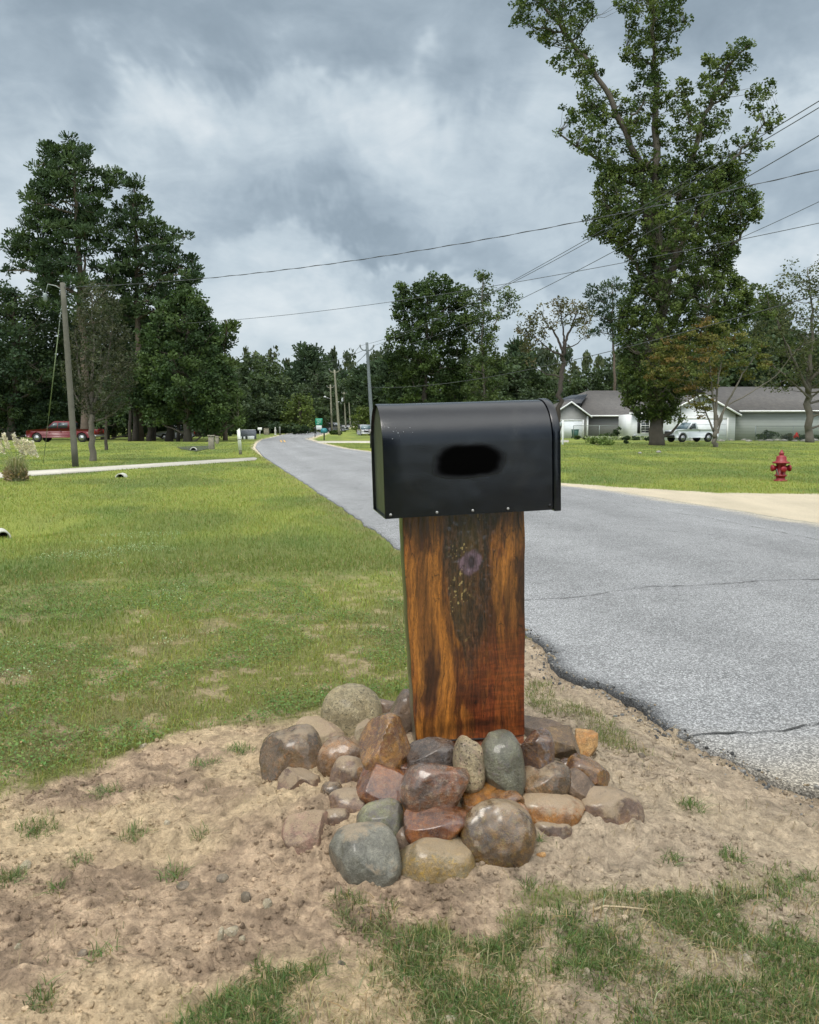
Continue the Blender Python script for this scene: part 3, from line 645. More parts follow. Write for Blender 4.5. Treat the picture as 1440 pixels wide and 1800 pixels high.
# door at the right end with its turned rim
loft([arch(MW, MH, ML - 0.016, 0.010), arch(MW, MH, ML - 0.016, -0.003), arch(MW, MH, ML - 0.013, -0.0045), arch(MW, MH, ML + 0.008, -0.0045), arch(MW, MH, ML + 0.011, -0.003), arch(MW, MH, ML + 0.017, 0.012), arch(MW, MH, ML + 0.019, 0.05)], 'door', MBLK, mb)
b_ = MB(); b_.lathe([(0.006, 0), (0.016, 0.001), (0.019, 0.006), (0.017, 0.012), (0.007, 0.015)], (0, 0, 0), 14, 'x')
kn = b_.build('latch', mat('worn_latch', (0.16, 0.18, 0.19), 0.4, 0.1, metal=0.6), mb, True); kn.location = (ML + 0.017, 0.07, MH - 0.11)
MRIV = mat('rivet_zinc', (0.34, 0.34, 0.33), 0.4, 0.15, 60, metal=0.3)
for xx in (0.020, 0.185, 0.315, 0.445):
    b_ = MB(); b_.lathe([(0.0050, 0.0), (0.0050, -0.0012), (0.0036, -0.0026), (0.001, -0.0031)], (xx, -0.0003, 0.013), 10, 'y'); b_.build('rivet', MRIV, mb, True)
b_ = MB(); b_.lathe([(0.0060, 0.0), (0.0060, -0.0014), (0.004, -0.0028), (0.001, -0.0033)], (ML - 0.030, -0.0003, 0.016), 10, 'y'); b_.build('rivet', MBLK, mb, True)
# matt black redaction mark over the numbers, added as a patch fading into gloss
n = 96; V = [(0.303, -0.0013, 0.192)]; att = [1.0]
for ring, (f_, at_) in enumerate([(.80, 1.0), (.90, .85), (.97, .5), (1.04, .18), (1.12, 0.0)]):
    for k in range(n):
        a = 2 * math.pi * k / n; w_ = 1 + 0.05 * math.sin(2 * a + .6) + 0.04 * math.sin(3 * a + 2.1) + .02 * math.sin(7 * a) + .012 * math.sin(13 * a + ring)
        ex_ = (abs(math.cos(a)) ** 3 + abs(math.sin(a)) ** 3) ** (-1 / 3.)
        V.append((0.303 + .118 * f_ * w_ * ex_ * math.cos(a), -0.0013 + .0002 * ring, 0.190 + .058 * f_ * w_ * ex_ * math.sin(a) - .006 * math.cos(a) * max(0, -math.sin(a)))); att.append(at_)
Fs = [(0, k + 1, (k + 1) % n + 1) for k in range(n)] + [(r_ * n + k + 1, (r_ + 1) * n + k + 1, (r_ + 1) * n + (k + 1) % n + 1, r_ * n + (k + 1) % n + 1) for r_ in range(4) for k in range(n)]
pm = blackmetal('matt_black_redaction'); t = pm.node_tree; b = t.nodes['Principled BSDF']; ea = nd(t, 'ShaderNodeAttribute', attribute_name='edge')
for sock, v1 in (('Roughness', .9), ('Specular IOR Level', .02)):
    mx = nd(t, 'ShaderNodeMix'); t.links.new(ea.outputs['Fac'], mx.inputs[0]); mx.inputs[2].default_value = .5; mx.inputs[3].default_value = v1
    if b.inputs[sock].links: t.links.new(b.inputs[sock].links[0].from_socket, mx.inputs[2])
    t.links.new(mx.outputs[0], b.inputs[sock])
oc = b.inputs['Base Color'].links[0].from_socket; t.links.new(mixc(t, ea.outputs['Fac'], oc, (.001, .001, .001)), b.inputs['Base Color'])
props(mesh('redaction_patch', V, Fs, pm, mb, smooth=True, attrs={'edge': att}), 'blotchy matt black redaction mark blotting out the numbers on the near side')
MFLK = mat('white_fleck', (0.36, 0.38, 0.40), 0.6)
for k in range(12):
    b_ = MB(); q_ = random.random(); zc = MH - MW / 2; xx = random.gauss(0.045, 0.018) if q_ < .6 else random.gauss(0.085, 0.012); a = R(random.gauss(158, 7)); rr_ = MW / 2 + 0.0012
    s_ = random.uniform(.0007, .0024); c_ = (xx, MW / 2 + rr_ * math.cos(a), zc + rr_ * math.sin(a)); b_.lathe([(s_, 0.0), (s_ * .5, -0.0012)], c_, 6, 'y')
    b_.build('paint_fleck', MFLK, mb)

# ================= post =================
PD = 2.92; Q0 = at(708, 908, PD); ex = np.array([math.cos(YAW), math.sin(YAW), 0]); nrm = np.array([math.sin(YAW), -math.cos(YAW), 0.0])
def onface(px, py):
    d = raydir(px, py); o = np.array([0, 0, CAMH]); t_ = np.dot(Q0 - o, nrm) / np.dot(d, nrm); p = o + d * t_; return float(np.dot(p - Q0, ex)), float(p[2])
Lq = [onface(*p) for p in [(709, 895), (709, 930), (712, 980), (715, 1040), (719, 1110), (724, 1180), (727, 1240), (732, 1310)]]
Rq = [onface(*p) for p in [(921, 895), (923, 960), (922, 1040), (923, 1110), (922, 1200), (922, 1250), (922, 1292)]]
ztop = 1.115; zb = Lq[-1][1]; zbr = Rq[-1][1]
LZ = np.array([q[1] for q in Lq][::-1]); LS = np.array([q[0] for q in Lq][::-1]); RZ = np.array([q[1] for q in Rq][::-1]); RS = np.array([q[0] for q in Rq][::-1])
nu, nv = 200, 400
uu = np.linspace(0, 1, nu); vv = np.linspace(0, 1, nv); UU, VV = np.meshgrid(uu, vv)
zlow = zb + (zbr - zb) * uu
ZZ = zlow[None, :] + (ztop - zlow[None, :]) * VV
sl_ = np.interp(ZZ, LZ, LS) + 0.003 * (vn(ZZ * 14, ZZ * 0, seed=201) - .5); sr_ = np.interp(ZZ, RZ, RS) + 0.002 * (vn(ZZ * 11, ZZ * 0, seed=202) - .5)
SS = sl_ + (sr_ - sl_) * UU
# paint in a wood frame: sx 0..1 across, sz 0 (top) .. 1 (bottom)
hgt = ztop - zb; sxn = (SS - LS.mean()) / (RS.mean() - LS.mean()); szn = (1.095 - ZZ) / (1.095 - zb)
def woodcol(sx, sz):
    wx = sx + 0.050 * (fbm(sx * 3, sz * 3, oct=2, seed=211) - .5) * 2 + 0.016 * (fbm(sx * 30, sz * 16, oct=3, seed=212) - .5) * 2
    grain = fbm(wx * 46, sz * 7 + wx * 2, oct=4, seed=213, gain=.6); fine = fbm(wx * 150, sz * 16, oct=3, seed=214, gain=.6); swirl = fbm(wx * 10, sz * 6, oct=4, seed=215)
    G3 = lambda a: a[..., None]
    amber = np.array([0.37, 0.140, 0.022]); brown = np.array([0.125, 0.043, 0.012]); dark = np.array([0.014, 0.007, 0.004]); red = np.array([0.21, 0.048, 0.010]); gold = np.array([0.52, 0.225, 0.035])
    c = amber * G3(1 - sst(.35, .62, grain)) + brown * G3(sst(.35, .62, grain))
    c = c * G3(1 - .7 * sst(.42, .66, swirl)) + brown * G3(.7 * sst(.42, .66, swirl))
    blot = fbm(sx * 4.5 + .35 * sz, sz * 3.2, oct=5, seed=241, gain=.62); kb = sst(.43, .56, blot); c = c * (1 - G3(.88 * kb)) + np.array([.052, .019, .008]) * G3(.88 * kb)
    ka = sst(.52, .64, fbm(sx * 6 + 7, sz * 4.2, oct=4, seed=242)); c = c * (1 - G3(.45 * ka)) + gold * G3(.45 * ka)
    # large bands, each a curve x(z) with a width: (points z,x), halfwidth, colour, strength
    def band(zs, xs, w, colr, amt, soft=.5, nz=.5):
        nonlocal c
        cx = np.interp(sz, zs, xs); d_ = np.abs(wx - cx) / (w * (0.7 + 0.6 * vn(sz * 9, sz * 0 + xs[0] * 50, seed=216))); k = (1 - sst(soft, 1.0, d_)) * amt * (1 - nz + nz * sst(.3, .6, fine)); c = c * (1 - G3(k)) + np.array(colr) * G3(k)
    band([0, .25, .45, .7, 1], [.90, .88, .93, .92, .90], .07, gold, .35)
    band([0, .2, .35, .55, .75], [.80, .75, .78, .84, .80], .05, gold, .40)
    band([0, .15, .3, .5, .7, .9, 1], [.17, .22, .25, .28, .32, .36, .38], .055, gold, .40)
    band([.55, .7, .85, 1.0], [.30, .33, .36, .36], .060, (0.44, .18, .026), .7)
    band([.25, .5, .7, .9], [.035, .07, .11, .12], .028, gold, .45)
    band([0, .3, .5, .75, 1], [.06, .11, .16, .20, .20], .070, (0.055, .020, .008), .55)
    band([.1, .3, .5, .8, 1.0], [.30, .31, .35, .42, .46], .035, (0.05, .018, .007), .85)
    # the dark bark inclusion narrowing downwards
    wl = np.interp(sz, [0, .2, .3, .45, .55, .70, .78], [.29, .27, .33, .36, .40, .49, .54]); wr = np.interp(sz, [0, .1, .25, .38, .5, .62, .78], [.84, .75, .75, .76, .73, .66, .56])
    nn = 0.03 * (fbm(sx * 9, sz * 12, oct=3, seed=217) - .5) * 2
    k = sst(0, .035, wx - wl + nn) * sst(0, .05, wr - wx + nn) * sst(.82, .72, sz); bark = fbm(wx * 60, sz * 22, oct=4, seed=218, gain=.65)
    bc = np.array([0.095, 0.046, 0.020]) * G3(1 - sst(.35, .62, bark)) + np.array([0.020, 0.013, 0.009]) * G3(sst(.35, .62, bark))
    ol = np.exp(-(((wx - .52) / .12) ** 2 + ((sz - .10) / .10) ** 2)) + .7 * np.exp(-(((wx - .44) / .09) ** 2 + ((sz - .38) / .17) ** 2)); bc = bc * (1 - G3(.6 * ol)) + np.array([0.090, 0.070, 0.022]) * G3(.6 * ol)
    rb = sst(.64, .82, wx) * sst(.0, .1, sz); bc = bc * (1 - G3(.6 * rb)) + np.array([.085, .030, .010]) * G3(.6 * rb)
    c = c * (1 - G3(k * .96)) + bc * G3(k * .96)
    fl = (vn(sx * 62, sz * 118, seed=219) > .80) & (fbm(sx * 8, sz * 12, oct=2, seed=220) > .44); fk = fl * k * np.clip(ol * 1.6, 0, 1) ; c = c * (1 - G3(fk * .85)) + np.array([0.42, 0.35, 0.13]) * G3(fk * .85)
    # knot edge line, purple-grey patch with a dark heart
    d_ = np.hypot((sx - .52 + .03 * (fbm(sx * 12, sz * 18, seed=221) - .5)) / .105, (sz - .215 + .03 * (fbm(sx * 14, sz * 16, seed=222) - .5)) / .060); pk = (1 - sst(.75, 1.05, d_ + .5 * (fbm(sx * 22, sz * 34, oct=3, seed=223) - .5))); c = c * (1 - G3(pk * .75)) + np.array([0.16, 0.115, 0.145]) * G3(pk * .85)
    d2 = np.hypot((sx - .53) / .035, (sz - .215) / .030); pk = 1 - sst(.6, 1.3, d2); c = c * (1 - G3(pk * .85)) + np.array([0.018, 0.013, 0.018]) * G3(pk * .85)
    # red-stained foot with horizontal saw marks
    rk = sst(.50, .78, sz + .25 * (sx - .5)) * sst(.25, .75, sx + .3 * (swirl - .5)); hs = fbm(sx * 9, sz * 95, oct=3, seed=224); rc_ = red * G3(.70 + .9 * sst(.35, .65, hs) * .6 + .35 * (grain - .5)); c = c * (1 - G3(rk * .80)) + rc_ * G3(rk * .80)
    for (cx, cz, w_, h_, am) in [(.66, .925, .28, .020, .7), (.60, .80, .10, .035, .5), (.95, .30, .05, .3, .45), (.30, .95, .15, .025, .4)]:
        k = np.exp(-(((sx - cx) / w_) ** 2 + ((sz - cz + .02 * (swirl - .5)) / h_) ** 2)) * am; c = c * (1 - G3(k)) + dark * G3(k)
    # dark hairline checks
    hl = np.abs(fbm(wx * 11, sz * 3.2, oct=3, seed=225) - .5); c = c * G3(1 - .75 * (1 - sst(0, .010, hl)))
    st_ = fbm(wx * 90, sz * 5, oct=4, seed=227, gain=.7); cr_ = fbm(wx * 14, sz * 60, oct=3, seed=228, gain=.6); c = c * G3(.68 + .62 * sst(.3, .68, st_)) * G3(.85 + .3 * cr_)
    return np.clip(c * G3(.70 + .55 * fine) * np.array([.74, .66, .70]), 0.002, .9), bark * 0 + grain
wc, gr = woodcol(sxn, szn)
inb = sst(.24, .18, np.abs(sxn - .52)) * sst(.72, .60, szn)
rel = -0.0025 * (gr - .5) - 0.0025 * inb * (fbm(sxn * 40, szn * 50, oct=3, seed=226) - .3)
PTH = 0.085
fr = Q0[None, None] * 0 + np.stack([Q0[0] + ex[0] * SS + nrm[0] * rel, Q0[1] + ex[1] * SS + nrm[1] * rel, ZZ], -1)
V = fr.reshape(-1, 3); I = np.arange(nu * nv).reshape(nv, nu)
q = np.stack([I[:-1, :-1], I[:-1, 1:], I[1:, 1:], I[1:, :-1]], -1).reshape(-1, 4)
# sides, back, top, bottom from the border loop pushed back, slightly rounded live edge on the left
border = np.concatenate([I[0, :], I[1:, -1], I[-1, -2::-1], I[-2:0:-1, 0]]); nb = len(border); rings = [border]; Vl = [V]; cl_ = [wc.reshape(-1, 3)]; cnt = len(V); Fl = [tuple(x_) for x_ in q]
for j, (dep, bulge) in enumerate([(0.004, 0.0015), (0.015, 0.003), (0.035, 0.004), (0.06, 0.002), (PTH, 0.0)]):
    bp_ = V[border].copy() - nrm * dep; lefts = (UU.ravel()[border] < 1e-6); bp_[lefts] -= ex * bulge; Vl.append(bp_)
    bn = fbm(bp_[:, 2] * 30, bp_[:, 1] * 60, oct=3, seed=230)[:, None]
    cc = np.where(lefts[:, None], np.array([[0.050, 0.042, 0.022]]) * (.6 + .8 * bn), wc.reshape(-1, 3)[border] * .8); cl_.append(cc)
    ring = np.arange(cnt, cnt + nb); prev = rings[-1]; Fl += [(int(prev[(i + 1) % nb]), int(prev[i]), int(ring[i]), int(ring[(i + 1) % nb])) for i in range(nb)]; rings.append(ring); cnt += nb
Fl.append(tuple(int(i) for i in rings[-1][::-1]))
m, t, b = newmat('stained_burl_wood'); a = nd(t, 'ShaderNodeAttribute', attribute_name='col'); tcn = nd(t, 'ShaderNodeTexCoord')
mp = nd(t, 'ShaderNodeMapping'); mp.inputs['Scale'].default_value = (1, 1, .18); t.links.new(tcn.outputs['Object'], mp.inputs[0]); n1 = noise(t, mp.outputs[0], 260, 5, .65)
sc = vmth(t, 'SCALE', a.outputs['Color']); t.links.new(mth(t, 'ADD', mth(t, 'MULTIPLY', n1.outputs[0], 1.5), .25), sc.inputs['Scale']); t.links.new(sc.outputs[0], b.inputs['Base Color'])
b.inputs['Roughness'].default_value = .38; b.inputs['Coat Weight'].default_value = .6; b.inputs['Coat Roughness'].default_value = .14
bp = nd(t, 'ShaderNodeBump'); bp.inputs['Distance'].default_value = .0012; t.links.new(n1.outputs[0], bp.inputs['Height']); t.links.new(bp.outputs[0], b.inputs['Normal'])
MWOOD = m
post = thing('wooden_post', 'thick live-edge wooden slab post stained orange and dark brown under the mailbox', 'post', tuple(Q0 * np.array([1, 1, 0]) + np.array([0, 0, zb])))
org = np.array(post.location)
slab = mesh('slab', np.concatenate(Vl) - org, Fl, m, post, col=np.concatenate(cl_))
# recessed foot under the saw cut
sL, sR = float(np.interp(zb, LZ, LS)) + .012, float(np.interp(zbr, RZ, RS)) - .001
n1_, n2_ = 60, 30; uu = np.linspace(0, 1, n1_); V = []; cc = []
MM = MB(); pts = []
for (s, z1) in ((sL, zb - .004), (sR, zbr - .004)): pts.append((s, z1))
fb = [Q0 + ex * sL - nrm * .010, Q0 + ex * sR - nrm * .003, Q0 + ex * sR - nrm * (PTH - .01), Q0 + ex * sL - nrm * (PTH - .01)]
V = [(p[0], p[1], z_) for z_ in (0.02,) for p in fb] + [(fb[0][0], fb[0][1], zb - .004), (fb[1][0], fb[1][1], zbr - .004), (fb[2][0], fb[2][1], zbr - .004), (fb[3][0], fb[3][1], zb - .004)]
foot = mesh('foot', np.array(V) - org, [(3, 2, 1, 0), (4, 5, 6, 7), (0, 1, 5, 4), (1, 2, 6, 5), (2, 3, 7, 6), (3, 0, 4, 7)], mat('foot_wood', (0.17, 0.048, 0.014), .5, .4, 20, bump=.004, bscale=60), post)
V = [Q0 + ex * .06 + nrm * .0035, Q0 + ex * .36 + nrm * .0035]; b_ = MB(); b_.tube([np.array([*(Q0 + ex * s + nrm * .001)[:2], zb + (zbr - zb) * s / .42 + .0035 + .004 * math.sin(s * 14)]) - org for s in np.linspace(.02, .41, 14)], [.002 + .0022 * abs(math.sin(k * 1.3)) for k in range(14)], 6); b_.build('saw_cut', mat('cut_black', (0.012, .008, .007), .8), post)  # thin black tube traces the dark line between slab and foot

# ================= river rocks =================
I5, F5 = ico(5)
HGX = np.linspace(-3.2, 3.2, 641); HGY = np.linspace(1.2, 7.0, 581); _gx, _gy = np.meshgrid(HGX, HGY); HG = height(_gx.ravel(), _gy.ravel()).reshape(_gx.shape)
def HGI(x, y):
    i = np.clip(((x + 3.2) / .01).round().astype(int), 0, 640); j = np.clip(((y - 1.2) / .01).round().astype(int), 0, 580); return HG[j, i]
def stonemat(name, c1, c2, c3=None, rough=.42, pits=0.0, sandy=0.0, wet=0.0, veins=0.0, scale=20.0):
    wm = lambda c: tuple(np.array(c) * (1.02, .80, .56)) if c else None
    c1, c2, c3 = (wm(c) if name.startswith('rock') else (tuple(np.array(c) * .86) if c and name.endswith(('rock', 'yellow')) else c) for c in (c1, c2, c3))
    m, t, b = newmat(name); tcn = nd(t, 'ShaderNodeTexCoord'); o = tcn.outputs['Object']; oi = nd(t, 'ShaderNodeObjectInfo')
    ov = vmth(t, 'ADD', o); sc_ = vmth(t, 'SCALE', (37.0, 11.0, 23.0)); t.links.new(oi.outputs['Random'], sc_.inputs['Scale']); t.links.new(sc_.outputs[0], ov.inputs[1]); o = ov.outputs[0]
    nA_ = noise(t, o, scale, 7, .66, .6); nB_ = noise(t, o, scale * 3.3, 6, .7, .3); nC = noise(t, o, scale * 16, 4, .7)
    c = mixc(t, ramp(t, nA_.outputs[0], [(.44, (0, 0, 0)), (.56, (1, 1, 1))]), c1, c2)
    if c3: c = mixc(t, ramp(t, nB_.outputs[0], [(.52, (0, 0, 0)), (.66, (1, 1, 1))]), c, c3)
    if veins > 0:
        vv_ = mth(t, 'ABSOLUTE', mth(t, 'SUBTRACT', nA_.outputs[0], .47)); c = mixc(t, mth(t, 'MULTIPLY', ramp(t, vv_, [(.0, (1, 1, 1)), (.018, (0, 0, 0))]), veins), c, (.03, .022, .015))
    nL = noise(t, o, scale * .45, 5, .7, .8); f = mth(t, 'MULTIPLY', mth(t, 'ADD', mth(t, 'MULTIPLY', nC.outputs[0], 2.0), -.08), mth(t, 'ADD', mth(t, 'MULTIPLY', nL.outputs[0], 2.0), -.12 - .22 * wet - .08)); s2 = vmth(t, 'SCALE', c); t.links.new(f, s2.inputs['Scale']); c = s2.outputs[0]
    h = mth(t, 'ADD', mth(t, 'MULTIPLY', nB_.outputs[0], .8), mth(t, 'MULTIPLY', nC.outputs[0], .25))
    if pits > 0:
        vo = nd(t, 'ShaderNodeTexVoronoi'); vo.inputs['Scale'].default_value = scale * 6; t.links.new(o, vo.inputs['Vector']); pm_ = mth(t, 'MULTIPLY', ramp(t, vo.outputs['Distance'], [(.12, (1, 1, 1)), (.30, (0, 0, 0))]), ramp(t, nB_.outputs[0], [(.48, (0, 0, 0)), (.58, (1, 1, 1))]))
        c = mixc(t, mth(t, 'MULTIPLY', pm_, pits), c, (.045, .035, .025)); h = mth(t, 'SUBTRACT', h, mth(t, 'MULTIPLY', pm_, 1.5 * pits))
    rg = mth(t, 'ADD', mth(t, 'MULTIPLY', nB_.outputs[0], .36), rough - .22 - .16 * wet)
    if sandy > 0:
        ge = nd(t, 'ShaderNodeNewGeometry'); sx_ = nd(t, 'ShaderNodeSeparateXYZ'); t.links.new(ge.outputs['Normal'], sx_.inputs[0]); nS = noise(t, o, 14, 5, .7)
        k = mth(t, 'ADD', mth(t, 'MULTIPLY', sx_.outputs[2], .35), mth(t, 'MULTIPLY', nS.outputs[0], .9)); k = mth(t, 'MULTIPLY', ramp(t, k, [(.74 - .28 * sandy, (0, 0, 0)), (.86 - .28 * sandy, (1, 1, 1))]), min(1, .55 + sandy * .4))
        gr_ = noise(t, o, 420, 2, .6); sa = vmth(t, 'SCALE', (.40, .30, .19)); t.links.new(mth(t, 'ADD', mth(t, 'MULTIPLY', gr_.outputs[0], 1.2), .35), sa.inputs['Scale']); c = mixc(t, k, c, sa.outputs[0]); rg = mth(t, 'ADD', rg, mth(t, 'MULTIPLY', k, .5)); h = mth(t, 'ADD', h, mth(t, 'MULTIPLY', mth(t, 'MULTIPLY', gr_.outputs[0], k), .6))
    t.links.new(c, b.inputs['Base Color']); t.links.new(rg, b.inputs['Roughness']); b.inputs['Specular IOR Level'].default_value = .5; b.inputs['Coat Weight'].default_value = min(1, .15 + 1.0 * wet); b.inputs['Coat Roughness'].default_value = .15
    bp = nd(t, 'ShaderNodeBump'); bp.inputs['Distance'].default_value = .011; t.links.new(h, bp.inputs['Height']); t.links.new(bp.outputs[0], b.inputs['Normal']); return m
def stone(px, py, w, h, roll, kind, mt, label, off=.22, name='river_rock', cat='rock', group='river rocks piled round the post', deep=.85, yaw=None, cuts=0, rough=.035, sub=None, seed=None):
    seed = seed if seed is not None else int(px * 7 + py) ; rg = np.random.default_rng(seed); d = raydir(px, py); D_ = 1.5
    hm = h / F * 2.8; Ds = np.arange(1.5, 6, .006); pp = np.array([[0, 0, CAMH]]) + d[None] * (Ds / d[1])[:, None]
    kk = int(np.argmax(pp[:, 2] <= HGI(pp[:, 0], pp[:, 1]) + off * hm)); D_ = float(Ds[kk]); p = pp[kk]
    s = D_ / F; gk = 1.17 if name == 'river_rock' else 1.0; wx, hz_, dy = w * s / 2 * 1.02 * gk, h * s / 2 * 1.08 * gk, deep * (w + h) / 2 * s / 2 * gk
    V = I5.copy(); p_ = {'round': 2.2, 'oval': 2.4, 'block': 4.2, 'slab': 3.4, 'wedge': 2.8}[kind]
    V = V / ((np.abs(V) ** p_).sum(1, keepdims=True) ** (1 / p_))
    for k in range(cuts + {'round': 2, 'oval': 3, 'block': 5, 'slab': 4, 'wedge': 6}[kind]):
        nn = rg.normal(0, 1, 3) * np.array([1, .8, 1]); nn /= np.linalg.norm(nn); dd = rg.uniform(.60, .84) * (1.04 if kind in ('round', 'oval') else 1.0); ex_ = np.clip(V @ nn - dd, 0, None); V = V - nn * (ex_ * (1.0 if kind in ('block', 'wedge', 'slab') else .75))[:, None]
    mxx = np.abs(V).max(0); V = V / mxx
    o3 = rg.uniform(0, 50, 3); q = V * np.array([1, 1, h / w if h < w else 1])
    n1 = fbm(q[:, 0] * 1.5 + o3[0], q[:, 1] * 1.5 + o3[1], q[:, 2] * 1.5 + o3[2], oct=3, seed=seed) - .5; n2 = fbm(q[:, 0] * 7 + o3[0], q[:, 1] * 7, q[:, 2] * 7, oct=3, seed=seed + 5) - .5
    V = V * (1 + n1 * (.14 if kind == 'round' else .18) + n2 * rough)[:, None]
    V = V * np.array([wx, dy, hz_]); a = R(roll); ca, sa = math.cos(a), math.sin(a); X_ = V[:, 0] * ca - V[:, 2] * sa; Z_ = V[:, 0] * sa + V[:, 2] * ca; V = np.stack([X_, V[:, 1], Z_], 1)
    tl = R(14); Y_ = V[:, 1] * math.cos(tl) - V[:, 2] * math.sin(tl) * -1; Z_ = -V[:, 1] * math.sin(tl) * -.0 + V[:, 2]; V = np.stack([V[:, 0], Y_, Z_], 1)
    p = p + np.array([0, dy * .55, 0]) * 1.0
    p = at(px, py, p[1])
    o = mesh(name, V, F5, mt, smooth=True); o.location = tuple(p); props(o, label, cat, group); return o
sm = {}
sm['tanpit'] = stonemat('pale_rock_pitted', (.40, .33, .19), (.30, .24, .13), (.20, .17, .09), .55, pits=.9, veins=.6)
sm['tanfine'] = stonemat('pale_rock_fine', (.42, .33, .19), (.32, .25, .15), (.42, .28, .20), .5, pits=.9, scale=16)
sm['mauve'] = stonemat('rock_mauve', (.215, .175, .155), (.15, .12, .105), (.27, .235, .20), .42, wet=.3)
sm['mauvesand'] = stonemat('rock_mauve_sandy', (.205, .155, .145), (.145, .11, .105), (.27, .20, .13), .42, sandy=.50, wet=.3)
sm['wedge'] = stonemat('pale_rock_pinkish', (.42, .33, .21), (.30, .20, .15), (.34, .26, .13), .55, sandy=.4)
sm['greybrown'] = stonemat('rock_grey_brown', (.20, .155, .10), (.13, .105, .08), (.26, .145, .055), .38, sandy=.15, veins=.4, wet=.5)
sm['brown'] = stonemat('rock_warm_brown', (.30, .19, .10), (.20, .14, .095), (.25, .20, .15), .38, sandy=.15, wet=.5)
sm['golden'] = stonemat('rock_golden', (.40, .235, .075), (.22, .11, .05), (.46, .34, .16), .34, wet=.8, veins=.6)
sm['rust'] = stonemat('rock_rust_wet', (.27, .105, .020), (.15, .050, .014), (.30, .17, .08), .30, wet=1.0)
sm['orange'] = stonemat('rock_orange_wet', (.46, .24, .050), (.30, .14, .035), (.38, .27, .17), .32, wet=.9)
sm['orangesand'] = stonemat('rock_orange_sandy', (.42, .22, .06), (.30, .16, .06), (.36, .27, .18), .38, sandy=.60, wet=.5)
sm['block'] = stonemat('rock_slate_violet', (.15, .130, .130), (.10, .082, .082), (.055, .040, .045), .30, wet=.6, veins=.8)
sm['redgrey'] = stonemat('rock_red_grey', (.26, .115, .050), (.17, .125, .115), (.40, .33, .28), .26, wet=1.0)
sm['green'] = stonemat('green_rock', (.225, .215, .14), (.165, .155, .10), (.21, .17, .15), .42, wet=.35, veins=.5)
sm['yellowgreen'] = stonemat('green_rock_yellow', (.32, .315, .185), (.21, .185, .155), (.25, .22, .10), .45, wet=.2, veins=.5)
sm['salmon'] = stonemat('salmon_rock', (.38, .22, .16), (.34, .22, .15), (.46, .33, .22), .55, sandy=.35, pits=.3)
sm['blue'] = stonemat('blue_rock', (.27, .258, .205), (.19, .18, .14), (.35, .33, .26), .42, wet=.25, sandy=.15)
sm['bluegold'] = stonemat('rock_blue_grey_yellow', (.23, .23, .18), (.27, .23, .13), (.40, .31, .07), .45, wet=.3, sandy=.3)
sm['greenbrown'] = stonemat('rock_green_brown', (.22, .14, .045), (.13, .095, .06), (.24, .20, .07), .34, sandy=.30, wet=.8)
sm['plum'] = stonemat('rock_plum', (.135, .085, .080), (.20, .115, .06), (.32, .18, .05), .26, wet=1.0)
sm['striped'] = stonemat('rock_brown_striped', (.235, .175, .090), (.145, .105, .065), (.32, .26, .15), .42, veins=.9, wet=.25)
sm['tanorange'] = stonemat('rock_tan_orange', (.50, .36, .19), (.42, .25, .10), (.50, .42, .28), .5, veins=.6)
